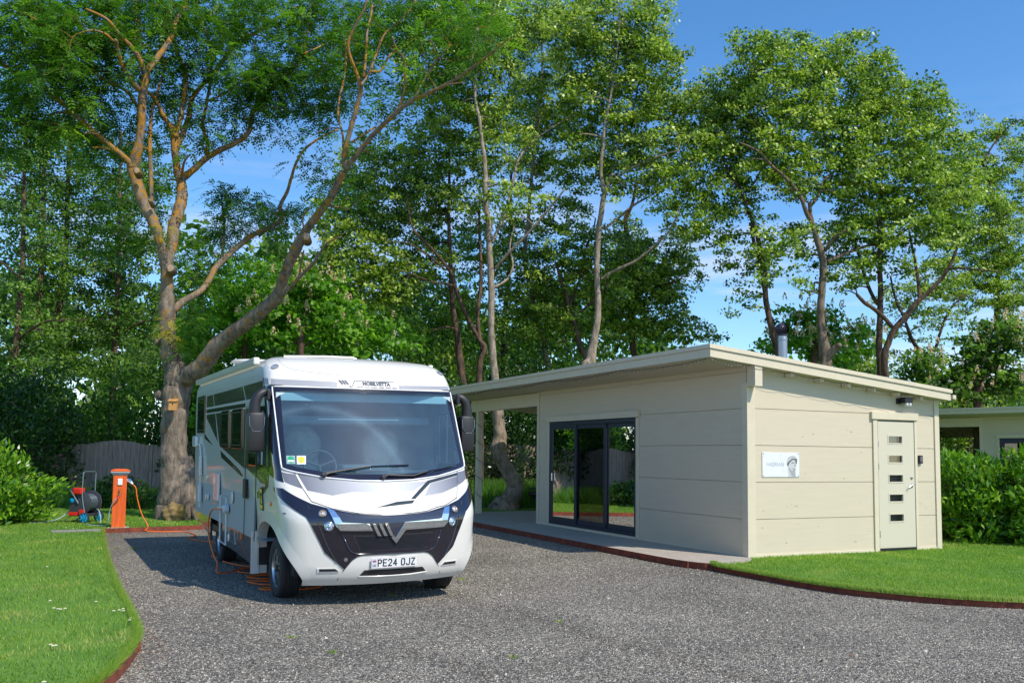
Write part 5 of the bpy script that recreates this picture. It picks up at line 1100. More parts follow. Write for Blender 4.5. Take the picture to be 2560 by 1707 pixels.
# ------------------------------------------------------------------ fences
M_fence = mat('weathered_boards', (.32, .235, .19), .9, var=.25, vs=6, stretch=(3, 3, .4), bump=.3, bs=30)
M_fence2 = mat('pale_boards', (.34, .26, .20), .9, var=.25, vs=6, stretch=(3, 3, .4), bump=.3, bs=30)
def fence(a, b, h, m, label, dome=0.):
    a = Vector(a); b = Vector(b); L = (b - a).length; d = (b - a) / L; ang = math.atan2(d.y, d.x); root = empty('board_fence', (a.x, a.y, 0), ang, label, 'fence')
    n = round(L / 1.83)
    for i in range(n):
        x0 = i * L / n; x1 = (i + 1) * L / n; q = MB(); k = 14
        for j in range(k):
            u0 = x0 + .06 + (x1 - x0 - .12) * j / k; u1 = x0 + .06 + (x1 - x0 - .12) * (j + 1) / k; t = (j + .5) / k
            z = h + dome * math.sin(PI * t) + random.uniform(-.006, .006); q.box(u0 + .002, u1 - .002, -.012 - .008 * (j % 2), .0, .05, z)
        for z in (.3, h * .5, h - .2): q.box(x0 + .06, x1 - .06, .001, .035, z, z + .06)
        q.build('board_panel', m, root)
        p = MB(); p.box(x0 - .05, x0 + .05, -.03, .06, 0, h + .03); p.build('fence_post', m, root)
    return root
fence((-16.3, 25.8), (-7.1, 27.9), 1.78, M_fence, 'weathered dark board fence behind the hose reel and orange post', .14)
fence((-7.0, 28.2), (6.8, 29.6), 1.95, M_fence2, 'pale board fence in dappled sun beyond the terrace')
fence((12.5, 30.5), (24, 33.5), 1.8, M_fence2, 'board fence seen between the cabin and the second cabin')
# copper-leaved tree on the far side (seen in the glass of the doors)
make_tree('copper_tree', 'copper-leaved tree behind the weathered fence', None, [L_('D', 33, 33, [(-130, 1050, 12), (-128, 900, 10), (-125, 800, 6)])], [(-130, 830, 90, 60, 33), (-90, 760, 70, 50, 33)], leafmat('copper_leaves', [(.06, .02, .015), (.14, .045, .03), (.22, .09, .04)], .4), M_darkbark, cov=1.3, lsize=.14)

# ================================================================== MOTORHOME
def interp(tab, x):
    if x <= tab[0][0]: return tab[0][1]
    for (a, p), (b, q) in zip(tab, tab[1:]):
        if x <= b: return p + (q - p) * (x - a) / (b - a)
    return tab[-1][1]
def sm(tab, x, h=.03): return (interp(tab, x - h) + 2 * interp(tab, x) + interp(tab, x + h)) / 4
YN = [(.24, -.96), (.30, -1.03), (.42, -1.075), (.60, -1.09), (.88, -1.10), (.96, -1.09), (1.04, -1.04), (1.15, -.95), (1.3, -.81), (1.40, -.72), (1.47, -.675), (2.40, -.16), (2.50, -.095), (2.60, -.02), (2.68, .08), (2.74, .2), (2.785, .36), (2.81, .56), (2.82, .9)]
WTAB = [(.24, 1.10), (.8, 1.125), (1.25, 1.155), (1.5, 1.16), (2.50, 1.16), (2.60, 1.15), (2.68, 1.125), (2.74, 1.07), (2.785, 1.0), (2.81, .93), (2.82, .85)]
RTAB = [(.24, .38), (.9, .36), (1.25, .26), (1.5, .15), (2.4, .14), (2.6, .2), (2.8, .3)]
THT = [(.24, .42), (1.2, .42), (1.5, .36), (2.4, .34), (2.8, .3)]
def VS(u, z):
    """body surface: u -1..1 front arc, |u| 1..1.4 corner, beyond: along the side"""
    W = sm(WTAB, z); r = sm(RTAB, z); th = sm(THT, z, .08); yn = sm(YN, z); xc = W - r * (1 - math.sin(th)); Rf = xc / math.sin(th)
    s = 1 if u >= 0 else -1; u = abs(u); yb = yn + Rf * (1 - math.cos(th))
    if u <= 1: a = th * u; return Vector((s * Rf * math.sin(a), yn + Rf * (1 - math.cos(a)), z))
    if u <= 1.4:
        a = th + (PI / 2 - th) * (u - 1) / .4; return Vector((s * (xc + r * (math.sin(a) - math.sin(th))), yb + r * (math.cos(th) - math.cos(a)), z))
    ye = yb + r * math.cos(th); Y = u - 1.85
    if u >= 2.8: return Vector((s * W, Y, z))
    return Vector((s * W, ye + (.95 - ye) * (u - 1.4) / 1.4, z))
def vn(u, z):
    e = .01; a = VS(u + e, z) - VS(u - e, z); b = VS(u, min(z + e, 2.815)) - VS(u, z - e); n = a.cross(b)
    return n.normalized()
def fmap(off):          # (u,z) on the shell, pushed out by off
    return lambda u, z, o=0.: VS(u, z) + vn(u, z) * (off + o)
def smap(off, side=-1): # (y,z) on the flat side
    return lambda y, z, o=0.: Vector((side * (sm(WTAB, min(z, 2.4)) + off + o), y, z))
def drape(q, poly, mp, th=.006, step=.06):
    """cut a 2-D outline on a grid, bend it over the body, give it an edge"""
    bm = bmesh.new(); bm.faces.new([bm.verts.new((x, y, 0)) for x, y in poly])
    xs = [p[0] for p in poly]; ys = [p[1] for p in poly]
    for ax, (lo, hi) in ((0, (min(xs), max(xs))), (1, (min(ys), max(ys)))):
        k = math.ceil(lo / step)
        while k * step < hi - 1e-4:
            if k * step > lo + 1e-4:
                co = [0, 0, 0]; no = [0, 0, 0]; co[ax] = k * step; no[ax] = 1
                bmesh.ops.bisect_plane(bm, geom=bm.verts[:] + bm.edges[:] + bm.faces[:], plane_co=co, plane_no=no, dist=1e-6)
            k += 1
    bmesh.ops.triangulate(bm, faces=[f for f in bm.faces if len(f.verts) > 4])
    bm.verts.index_update(); bm.normal_update()
    top = [mp(v.co.x, v.co.y, 0.) for v in bm.verts]; n = len(top); low = [mp(v.co.x, v.co.y, -th) for v in bm.verts]
    fs = [[v.index for v in f.verts] for f in bm.faces]
    for e in bm.edges:
        if len(e.link_faces) == 1: a, b = e.verts[0].index, e.verts[1].index; fs.append([a, b, b + n, a + n])
    bm.free(); q.add(top + low, fs); return q
def mir(p): return [(-x, y) for x, y in p][::-1]

van = empty('motorhome', (-1.737, 10.8455, 0), 0, 'silver and white motorhome with a big windscreen, parked on the gravel', 'motorhome')
van.rotation_euler = (Matrix.Rotation(.4713, 3, 'Z') @ Matrix.Rotation(.011, 3, 'X') @ Matrix.Rotation(-.014, 3, 'Y')).to_euler()
V_white = mat('van_white', (.72, .69, .63), .3, coat=.6)
V_side = mat('van_silver_side', (.54, .55, .53), .3, metal=.0, coat=.4)
V_skirt = mat('van_dark_skirt', (.06, .065, .07), .2, metal=.3, coat=1)
V_blue = mat('van_blue_grey', (.17, .175, .20), .35, metal=.1, coat=.6)
V_grad = mat('van_silver_fade', (.33, .33, .35), .35, metal=.1, coat=.6)
V_dark = mat('van_graphite', (.035, .042, .04), .2, coat=1)
V_band = mat('van_green_grey', (.12, .14, .11), .2, metal=.4, coat=1)
V_gloss = mat('van_gloss_black', (.012, .010, .018), .12, coat=1)
V_matt = mat('van_black_trim', (.02, .02, .022), .5)
V_chrome = mat('chrome', (.80, .82, .85), .08, metal=1)
V_alu = mat('satin_alu', (.55, .56, .58), .3, metal=1)
V_rub = mat('tyre_rubber', (.022, .022, .024), .75, bump=.3, bs=200)
V_glass = glassmat('windscreen_glass', (.62, .84, .92), .13, .02)
def dirt_and_sky_sheen(m):
    t = m.node_tree; out = t.nodes['Material Output']; src = out.inputs[0].links[0].from_socket
    tc = t.nodes.new('ShaderNodeTexCoord'); wv = t.nodes.new('ShaderNodeTexNoise'); mp = t.nodes.new('ShaderNodeMapping'); mp.inputs['Rotation'].default_value = (0, .75, 0); mp.inputs['Scale'].default_value = (1.2, 1, 6)
    t.links.new(tc.outputs['Object'], mp.inputs[0]); t.links.new(tc.outputs['Object'], wv.inputs['Vector']); wv.inputs['Scale'].default_value = 3.5; wv.inputs['Detail'].default_value = 5
    def mth(op, a, b=None, clamp=False):
        n = t.nodes.new('ShaderNodeMath'); n.operation = op; n.use_clamp = clamp
        for i, v in enumerate((a, b)):
            if v is None: continue
            if isinstance(v, (int, float)): n.inputs[i].default_value = v
            else: t.links.new(v, n.inputs[i])
        return n.outputs[0]
    sx = t.nodes.new('ShaderNodeSeparateXYZ'); t.links.new(tc.outputs['Object'], sx.inputs[0]); X, Z = sx.outputs['X'], sx.outputs['Z']
    dx = mth('ADD', X, .68); dz = mth('SUBTRACT', Z, 1.22); d = mth('SQRT', mth('ADD', mth('MULTIPLY', dx, dx), mth('MULTIPLY', dz, dz)))
    ring = mth('SUBTRACT', 1, mth('MULTIPLY', mth('ABSOLUTE', mth('SUBTRACT', d, .93)), 9), True)      # edge of the wiper sweep
    low = mth('MULTIPLY', mth('SUBTRACT', 1.0, mth('MULTIPLY', mth('ABSOLUTE', mth('SUBTRACT', X, .05)), 2.6), True), mth('SUBTRACT', 1, mth('MULTIPLY', mth('SUBTRACT', Z, 1.45), 2.2), True))
    wgt = mth('MULTIPLY', mth('ADD', .065, mth('ADD', mth('MULTIPLY', mth('MULTIPLY', ring, ring), .10), mth('MULTIPLY', low, .10))), mth('ADD', .35, mth('MULTIPLY', wv.outputs['Fac'], 1.2)))
    df = t.nodes.new('ShaderNodeBsdfDiffuse'); df.inputs[0].default_value = (.40, .62, .76, 1); mr = type('o', (), {'outputs': [wgt]})  # dirt film whose cyan colour also paints in a bluish sky sheen
    mx = t.nodes.new('ShaderNodeMixShader'); t.links.new(mr.outputs[0], mx.inputs[0]); t.links.new(src, mx.inputs[1]); t.links.new(df.outputs[0], mx.inputs[2]); t.links.new(mx.outputs[0], out.inputs[0])
dirt_and_sky_sheen(V_glass)
V_win = mat('dark_window', (.008, .009, .01), .06, coat=1)
V_lens = mat('lamp_lens', (.75, .74, .72), .1, metal=.7, coat=1)

def zlow(Y): return interp([(-2, .24), (.6, .24), (2.5, .29), (4.2, .29), (5.24, .40), (5.72, .48)], Y)
# --- shell
us = [i / 24 for i in range(25)] + [1 + .4 * i / 8 for i in range(1, 9)] + [1.4 + 1.4 * i / 24 for i in range(1, 25)] + [2.8 + (7.57 - 2.8) * i / 60 for i in range(1, 61)]
us = [-u for u in us[:0:-1]] + us
zs = [.24, .27, .3, .34] + [.38 + .04 * i for i in range(53)] + [2.5 + .03 * i for i in range(9)] + [2.755, 2.77, 2.785, 2.80, 2.81, 2.82]
ws_open = [(-1.03, 2.37), (-1.08, 1.50), (-.89, 1.45), (-.6, 1.39), (-.3, 1.36), (0, 1.355), (.3, 1.36), (.6, 1.39), (.89, 1.45), (1.08, 1.50), (1.03, 2.37)]
arch = [(1.02, .2), (1.045, .34), (1.17, .52), (1.38, .73), (1.62, .84), (1.85, .875), (2.05, .875), (2.25, .82), (2.42, .68), (2.47, .5), (2.47, .2)]
def pin(x, y, poly):
    c = False; j = len(poly) - 1
    for i in range(len(poly)):
        xi, yi = poly[i]; xj, yj = poly[j]
        if (yi > y) != (yj > y) and x < (xj - xi) * (y - yi) / (yj - yi) + xi: c = not c
        j = i
    return c
cabw = [(-.06, 1.47), (.50, 1.47), (.55, 2.15), (.10, 2.15)]     # (y,z) cab side window opening
vs = []; fs = []; fm = []
for u in us:
    for z in zs:
        p = VS(u, z); zl = zlow(p.y) if abs(u) > 1.4 else .24
        vs.append(Vector((p.x, p.y, max(z, zl) if z < .6 else z)) if abs(u) > 1.4 else p)
nz = len(zs)
for i in range(len(us) - 1):
    uc = (us[i] + us[i + 1]) / 2
    for j in range(nz - 1):
        zc = (zs[j] + zs[j + 1]) / 2; a = i * nz + j
        if abs(uc) < 1.2 and pin(uc, zc, ws_open): continue
        if pin(abs(uc), zc, arch): continue
        yc = VS(abs(uc), zc).y
        if abs(uc) > 1.4 and pin(yc, zc, cabw): continue
        if abs(uc) > 3 and (yc - 3.7) ** 2 + (zc - .36) ** 2 < .47 ** 2: continue
        f = (a, a + nz, a + nz + 1, a + 1)
        if len({tuple(round(c, 4) for c in vs[k]) for k in f}) < 4: continue
        fs.append(f); fm.append((uc, zc, yc))
bt = bmesh.new(); bv = [bt.verts.new(v) for v in vs]
q = MB(); q.add(vs, fs)
body = q.build('body', V_white, van, smooth='all'); body.data.materials.append(V_side); body.data.materials.append(V_skirt)
# which paint: sides silver behind the front corner, skirt dark
for pl in body.data.polygons:
    c = pl.center
    if abs(c.x) > 1.1 and c.y > (-.12 if c.z > 1.3 else .62 - .75 * min(1, max(0, (c.z - .6) / .7))) and c.z < 2.74: pl.material_index = 1
    if abs(c.x) > 1.1 and c.y > .62 and c.z < .60: pl.material_index = 2
bt.free()
# roof, rear wall, floor
q = MB(); q.add([(-.85, .9, 2.8201), (.85, .9, 2.8201), (.85, 5.72, 2.8201), (-.85, 5.72, 2.8201)], [(0, 1, 2, 3)])
q.add([VS(u, 2.82) for u in us if abs(u) <= 2.8], [tuple(range(len([u for u in us if abs(u) <= 2.8])))]); q.build('roof', V_white, van)
q = MB(); rear = [VS(-7.57, z) for z in zs if z > .5] + [VS(7.57, z) for z in zs[::-1] if z > .5]; q.add([(v.x, 5.72, v.z) for v in rear], [tuple(range(len(rear)))]); q.build('rear_panel', V_side, van)
q = MB(); q.box(-1.1, 1.1, .62, 5.6, .42, .50); q.box(-.75, .75, -.7, .6, .42, .5); q.box(-.95, .95, -.5, 5.3, .30, .42); q.build('chassis', V_matt, van)
for s in (-1, 1):
    lo, hi = min(s * .74, s * 1.12), max(s * .74, s * 1.12)
    q = MB(); q.box(lo, hi, -.72, .62, 1.0, 1.01); q.box(lo, hi, .60, .615, .3, 1.0); q.box(min(s * .74, s * .755), max(s * .74, s * .755), -.75, .62, .3, .999); q.build('wheel_well', V_matt, van)
    lo, hi = min(s * .8, s * 1.14), max(s * .8, s * 1.14)
    q = MB(); q.box(lo, hi, 3.15, 4.25, .9, .91); q.box(min(s * .8, s * .815), max(s * .8, s * .815), 3.15, 4.25, .3, .899); q.build('wheel_well', V_matt, van)
# --- interior seen through the windscreen
V_in = mat('van_interior', (.36, .38, .39), .7); V_inl = mat('van_interior_pale', (.45, .45, .43), .6); V_seat = mat('seat_fabric', (.50, .44, .36), .9, var=.2, vs=8)
q = MB(); q.box(-1.0, 1.0, -.02, .05, .9, 1.0)
q.add([(-1.05, -.42, 1.36), (1.05, -.42, 1.36), (1.05, .10, 1.42), (-1.05, .10, 1.42), (-.9, -.62, 1.34), (.9, -.62, 1.34)], [(0, 1, 2, 3), (4, 5, 1, 0)]); q.box(-.95, .95, .02, .10, 1.0, 1.415)
q.box(-.30, .30, -.1, .16, 1.42, 1.50, bv=.03); q.build('dashboard', mat('dash_plastic', (.10, .12, .13), .5), van, smooth=True)
q = MB()
for k in range(16): x = -.9 + k * .12; q.box(x, x + .085, -.42 - .0, -.40, 1.372, 1.378)
q.build('dash_vents', V_matt, van)
for sx, nm in ((-.52, 0), (.52, 1)):
    st = empty('cab_seat', (sx, .72, 0)); st.parent = van
    q = MB(); q.box(-.26, .26, -.25, .25, .95, 1.12, bv=.05); q.build('cushion', V_seat, st, smooth=True)
    q = MB(); q.hexa([(-.25, .18, 1.08), (.25, .18, 1.08), (.25, .34, 1.08), (-.25, .34, 1.08), (-.17, .26, 1.86), (.17, .26, 1.86), (.17, .40, 1.86), (-.17, .40, 1.86)])
    q.lathe([(.24 * math.sin(PI * t / 8) + .001, 1.72 - .26 * math.cos(PI * t / 8)) for t in range(9)], 16, Matrix.Translation((0, .26, 0))); q.build('backrest', V_seat, st, smooth='all')
sw = MB(); C_ = Vector((-.52, .08, 1.49)); ax = Matrix.Translation(C_) @ Matrix.Rotation(-.45, 4, 'X')
sw.tube([ax @ Vector((.19 * math.cos(a), 0, .19 * math.sin(a))) for a in [2 * PI * k / 28 for k in range(29)]], .016, 8, cap=False)
for a in (.3, PI - .3, -PI / 2): sw.tube([ax @ Vector((0, .03, 0)), ax @ Vector((.18 * math.cos(a), 0, .18 * math.sin(a)))], .018, 6)
sw.build('steering_wheel', V_matt, van, smooth=True)
q = MB(); q.box(-1.08, 1.08, -.05, .05, 2.24, 2.33); q.build('roller_blind', mat('blind_pale', (.55, .66, .66), .7), van)
q = MB(); q.box(-.85, .95, .30, 1.5, 1.98, 2.08, bv=.03); q.build('drop_down_bed', V_in, van)
q = MB(); q.box(-.5, .52, .285, .295, 2.03, 2.045); q.build('bed_trim', V_alu, van)
q = MB(); q.box(-1.12, -.35, 2.5, 2.6, .6, 2.4); q.box(.65, 1.12, 3.2, 3.3, .6, 2.4); q.box(.62, .66, 1.4, 1.44, .6, 2.05); q.box(-.35, .65, 5.2, 5.25, .6, 2.4); q.box(-1.1, -.8, 1.6, 2.5, 1.9, 2.4); q.box(.75, 1.1, .8, 3.2, 2.0, 2.4); q.build('cabinets', V_in, van)
q = MB(); q.add([(-1.14, -.0, 2.42), (1.14, -.0, 2.42), (1.14, 5.6, 2.42), (-1.14, 5.6, 2.42)], [(0, 1, 2, 3)]); q.add([(-1.14, .2, .62), (1.14, .2, .62), (1.14, 5.6, .62), (-1.14, 5.6, .62)], [(0, 1, 2, 3)])
for s in (-1, 1): q.add([(s * 1.145, .62, .6), (s * 1.145, 5.6, .6), (s * 1.145, 5.6, 2.42), (s * 1.145, .62, 2.42)], [(0, 1, 2, 3)])
q.build('inner_lining', V_in, van)
# --- windscreen: black frame and bent glass
outer = [(-1.10, 2.397), (-.6, 2.388), (0, 2.384), (.6, 2.388), (1.10, 2.397), (1.10, 2.2), (1.085, 1.8), (1.073, 1.478), (.91, 1.43), (.64, 1.37), (.3, 1.335), (0, 1.328), (-.3, 1.335), (-.64, 1.37), (-.91, 1.43), (-1.073, 1.478), (-1.085, 1.8), (-1.10, 2.2)]
inner = [(-.96, 2.352), (-.5, 2.348), (0, 2.346), (.5, 2.348), (.96, 2.352), (.965, 2.2), (.975, 1.8), (.98, 1.525), (.88, 1.487), (.56, 1.42), (.27, 1.408), (0, 1.404), (-.27, 1.408), (-.56, 1.42), (-.88, 1.487), (-.98, 1.525), (-.975, 1.8), (-.965, 2.2)]
q = MB(); n = len(outer); mp = fmap(.006)
for i in range(n):
    j = (i + 1) % n; drape(q, [outer[i], outer[j], inner[j], inner[i]], mp, .012, .1)
wf = q.build('windscreen_frame', V_gloss, van)
q = MB(); drape(q, inner, fmap(.004), .0, .08); 
for f in list(q.f): pass
q.f = [f for f in q.f if len(set(f)) == len(f)]
wsn = q.build('windscreen', V_glass, van, smooth='all')
# dirt film and painted-in sky sheen are part of the glass material
# white beading around it
V_bead = mat('van_bead', (.78, .78, .78), .25, coat=.5)
q = MB(); pts = []
for i in range(n):
    a, b = outer[i], outer[(i + 1) % n]
    for k in range(6): t = k / 6; pts.append(mp(a[0] + (b[0] - a[0]) * t, a[1] + (b[1] - a[1]) * t, .004))
q.tube(pts + pts[:1], .009, 6, cap=False); q.build('windscreen_bead', V_bead, van, smooth='all')
# black pillars beside it and graphite band over it
q = MB()
for s in (-1, 1):
    P = [(-1.20, 2.405), (-1.60, 2.415), (-1.62, 1.9), (-1.64, 1.45), (-1.60, 1.38), (-1.125, 1.30), (-1.105, 1.47), (-1.115, 1.8), (-1.125, 2.2), (-1.13, 2.405)]
    P = [(-1.135, 2.405), (-1.56, 2.415), (-1.58, 1.9), (-1.64, 1.47), (-1.60, 1.40), (-1.118, 1.325), (-1.105, 1.48), (-1.12, 1.8)]
    q = MB(); drape(q, P if s < 0 else mir(P), fmap(.003), .006, .05); q.build('windscreen_pillar', V_gloss, van, smooth=True)
q = MB(); top = [(-1.13, 2.491), (-.36, 2.466), (-.36, 2.402), (-1.13, 2.423)]
drape(q, top, fmap(.003), .005); drape(q, [(.345, 2.445), (1.08, 2.470), (1.08, 2.424), (.345, 2.402)], fmap(.003), .005); q.build('brow_stripe', V_grad, van)
q = MB(); 
for s in (-1, 1):
    P = [(-1.21, 2.497), (-1.55, 2.515), (-1.56, 2.44), (-1.21, 2.425)]; drape(q, P if s < 0 else mir(P), fmap(.003), .005)
q.build('brow_corner', V_blue, van)
# brow panel: raised lip line
q = MB(); P = [(-1.12, 2.745), (-.95, 2.655), (-.80, 2.605), (-.34, 2.560), (0, 2.553), (.34, 2.560), (.72, 2.585), (.90, 2.64), (1.0, 2.72)]
q.tube([fmap(0)(u, z, -.004) for u, z in [(p.x, p.y) for p, _ in curve_pts([(Vector((u, z, 0)), 0) for u, z in P], 6)]], .011, 6); q.build('brow_crease', V_white, van, smooth='all')
# roof cap rail at the front left
q = MB()
q.tube([VS(-1.1, 2.79) + Vector((0, 0, .015)), VS(-.5, 2.795) + Vector((0, 0, .02)), VS(.0, 2.795) + Vector((0, .0, .02))], .016, 8); q.build('roof_front_rail', V_white, van)
q = MB(); q.box(-1.185, -1.11, .75, 5.7, 2.70, 2.79, bv=.015); q.build('awning_rail', V_white, van); q = MB(); q.box(1.11, 1.17, .75, 5.7, 2.70, 2.79, bv=.015); q.build('roof_rail', V_white, van)
q = MB(); q.lathe([(.03, 2.82), (.03, 2.89), (.30, 2.905), (.33, 2.93), (.30, 2.955), (.0, 2.965)], 28, Matrix.Translation((-.70, 3.2, 0)), close=False); q.build('satellite_dome', V_white, van, smooth=True)
q = MB(); q.box(-.35, .35, 4.3, 4.9, 2.82, 2.90, bv=.03); q.box(-.3, .3, 1.3, 2.0, 2.82, 2.90, bv=.03); q.build('skylight', V_white, van)
# --- bonnet graphics
q = MB(); P = [(-1.10, 1.437), (-.925, 1.412), (-.912, 1.262), (-1.10, 1.335)]
drape(q, P, fmap(.003), .004); drape(q, mir(P), fmap(.003), .004); q.build('bonnet_corner_graphic', V_blue, van)
def grad_mat():
    m, t, b = newmat('van_bonnet_fade'); tc = t.nodes.new('ShaderNodeTexCoord'); sx = t.nodes.new('ShaderNodeSeparateXYZ'); t.links.new(tc.outputs['Object'], sx.inputs[0])
    ab = t.nodes.new('ShaderNodeMath'); ab.operation = 'ABSOLUTE'; t.links.new(sx.outputs['X'], ab.inputs[0])
    r = t.nodes.new('ShaderNodeValToRGB'); r.color_ramp.elements[0].position = .05; r.color_ramp.elements[0].color = (.62, .62, .63, 1); r.color_ramp.elements[1].position = .95; r.color_ramp.elements[1].color = (.14, .145, .175, 1)
    t.links.new(ab.outputs[0], r.inputs[0]); t.links.new(r.outputs[0], b.inputs['Base Color']); b.inputs['Roughness'].default_value = .3; b.inputs['Coat Weight'].default_value = .6; b.inputs['Metallic'].default_value = .0
    return m
V_fade = grad_mat()
q = MB(); P = [(-.900, 1.418), (-.62, 1.357), (-.32, 1.322), (-.0, 1.312), (.0, 1.225), (-.40, 1.225), (-.62, 1.19), (-.865, 1.243)]
drape(q, P, fmap(.002), .003, .05); drape(q, [(.0, 1.312), (.32, 1.318), (.49, 1.318), (.29, 1.225), (.0, 1.225)], fmap(.002), .003, .05)
drape(q, [(.525, 1.295), (.925, 1.368), (.905, 1.257), (.66, 1.19), (.41, 1.165)], fmap(.002), .003, .05); q.build('bonnet_graphic', V_fade, van)
q = MB(); drape(q, [(.491, 1.327), (.928, 1.408), (.927, 1.374), (.524, 1.3), (.285, 1.137), (.232, 1.139)], fmap(.004), .003, .05); drape(q, [(-.19, 1.060), (.056, 1.113), (.275, 1.124), (.24, 1.093)], fmap(.004), .003, .05); q.build('bonnet_stripe', V_dark, van)
q = MB()
for s in (-1, 1): q.tube([fmap(.0)(s * u, z) for u, z in [(p.x, p.y) for p, _ in curve_pts([(Vector(v), 0) for v in ((.925, 1.425, 0), (.918, 1.35, 0), (.905, 1.27, 0), (.865, 1.13, 0))], 5)]], .004, 5)
q.tube([fmap(.0)(u, z) for u, z in [(-.865, 1.13), (-.67, 1.055), (-.405, 1.005), (-.17, .99), (.17, .99), (.405, 1.005), (.54, 1.04), (.67, 1.055), (.865, 1.13)]], .006, 5)
for s in (-1, 1): q.tube([fmap(.0)(s * .588, .42), fmap(0)(s * .662, .30)], .004, 5)
q.build('panel_gap', V_matt, van)
# --- grille mask
mask = [(-1.41, 1.27), (-1.16, 1.262), (-.88, 1.105), (-.67, 1.045), (-.405, .995), (-.17, .98), (0, .977), (.17, .98), (.405, .995), (.67, 1.045), (.88, 1.105), (1.16, 1.262), (1.41, 1.27), (1.40, 1.235), (1.28, 1.18), (.985, .972), (.93, .845), (.81, .60), (.70, .51), (.587, .42), (.50, .515), (.44, .552), (.38, .565), (0, .565), (-.38, .565), (-.44, .552), (-.50, .515), (-.587, .42), (-.70, .51), (-.81, .60), (-.93, .845), (-.985, .972), (-1.28, 1.18), (-1.40, 1.235)]
q = MB(); drape(q, mask, fmap(.010), .014, .045); msk = q.build('grille', V_gloss, van, smooth=True)
q = MB()
for s in (-1, 1): q.tube([fmap(.012)(s * u, z) for u, z in [(.925, 1.085), (.87, .925), (.78, .67), (.68, .50)]], .006, 5)
q.build('grille_crease', V_dark, msk)
q = MB(); up2 = [(-.655, 1.02), (-.4, .985), (0, .967), (.4, .985), (.63, 1.015), (.585, .922), (.11, .912), (.05, .85), (-.01, .775), (-.11, .9), (-.31, .912), (-.585, .917)]
drape(q, up2, fmap(.014), .003, .05); q.build('upper_grille_panel', mat('smoked_panel', (.03, .032, .05), .18, coat=1), msk)
q = MB(); lowr = [(-.49, .778), (-.3, .775), (0, .775), (.3, .775), (.48, .785), (.40, .610), (0, .603), (-.42, .610)]
drape(q, lowr, fmap(.0125), .002, .05); q.build('mesh_panel', mat('grille_mesh', (.035, .035, .04), .6, bump=1, bs=300), msk)
q = MB()
for i in range(12): z = .622 + i * .0125; w_ = .405 + (z - .61) * .4; q.tube([fmap(.015)(-w_ + 2 * w_ * k / 12, z) for k in range(13)], .0022, 4)
q.build('mesh_bars', V_gloss, msk)
q = MB(); q.tube([fmap(.012)(u, z) for u, z in [(-.61, .80), (-.54, .63), (-.50, .595), (-.44, .578), (0, .572), (.44, .578), (.50, .60), (.54, .64), (.60, .80)]], .009, 6); q.build('grille_lip', V_gloss, msk, smooth='all')
def chrome(q, poly): drape(q, poly, fmap(.038), .030, .06)
q = MB(); chrome(q, [(-.735, 1.045), (-.668, 1.030), (-.60, .915), (-.31, .898), (-.272, .822), (-.63, .832), (-.675, .88)])
chrome(q, [(.10, .903), (.575, .920), (.63, 1.020), (.705, 1.038), (.665, .870), (.62, .83), (.115, .822), (.0, .680), (-.06, .750), (-.035, .766), (-.005, .746)])
for dx in (0, .072, .144): chrome(q, [(-.278 + dx, .896), (-.245 + dx, .896), (-.176 + dx, .766), (-.214 + dx, .766)])
ch = q.build('chrome_trim', V_chrome, msk, bevel=.006)
for s in (-1, 1):
    for (u, z, r_, c) in ((.795, 1.004, .034, (.80, .58, .42)), (.755, .878, .040, (.55, .72, .85))):
        p = fmap(.01)(s * u, z); nrm = vn(s * u, z); R3 = nrm.to_track_quat('Z', 'Y').to_matrix().to_4x4(); M4 = Matrix.Translation(p) @ R3
        hl = MB(); hl.lathe([(r_ * 1.25, 0), (r_ * 1.25, .012), (r_ * 1.0, .018), (r_ * .95, .006)], 22, M4, close=False); ho = hl.build('headlight', V_chrome if z < .9 else V_alu, van, smooth=True)
        hl = MB(); hl.lathe([(r_ * .97, .004), (r_ * .8, .014), (r_ * .4, .021), (.0005, .023)], 22, M4, close=False); hl.build('lens', mat('lens_%d' % (z < .9), c, .12, metal=.6, coat=1), ho, smooth='all')
        hl = MB(); hl.lathe([(r_ * .38, .021), (r_ * .3, .027), (.0005, .029)], 14, M4, close=False); hl.build('bulb', V_chrome, ho, smooth='all')
    p = fmap(.0)(s * 1.09, 2.641); M4 = Matrix.Translation(p) @ vn(s * 1.09, 2.641).to_track_quat('Z', 'Y').to_matrix().to_4x4()
    hl = MB(); hl.lathe([(.046, 0), (.046, .008), (.03, .010), (.028, .002)], 18, M4, close=False); mo = hl.build('marker_lamp', mat('marker_grey', (.28, .28, .3), .3), van, smooth=True)
    hl = MB(); hl.lathe([(.02, .0), (.017, .014), (.0005, .018)], 14, M4, close=False); hl.build('lens', V_chrome, mo, smooth='all')
    fgp = [(-.905, .438), (-.695, .438), (-.645, .398), (-.66, .388), (-.90, .388)]; q = MB(); drape(q, fgp if s < 0 else mir(fgp), fmap(.006), .006, .06); fo = q.build('fog_light', V_white, van, bevel=.002)
    fgp = [(-.875, .428), (-.695, .428), (-.655, .402), (-.875, .402)]; q = MB(); drape(q, fgp if s < 0 else mir(fgp), fmap(.009), .002, .06); q.build('lens', V_matt, fo)
    p = smap(0, s)(-.23, 1.07); p = VS(s * 1.7, 1.075); q = MB(); q.lathe([(.026, 0), (.022, .012), (.0005, .016)], 14, Matrix.Translation(p) @ Matrix.Rotation(s * PI / 2, 4, 'Y'), close=False); q.build('side_repeater', mat('amber_lens', (.8, .13, .02), .25, coat=1), van)
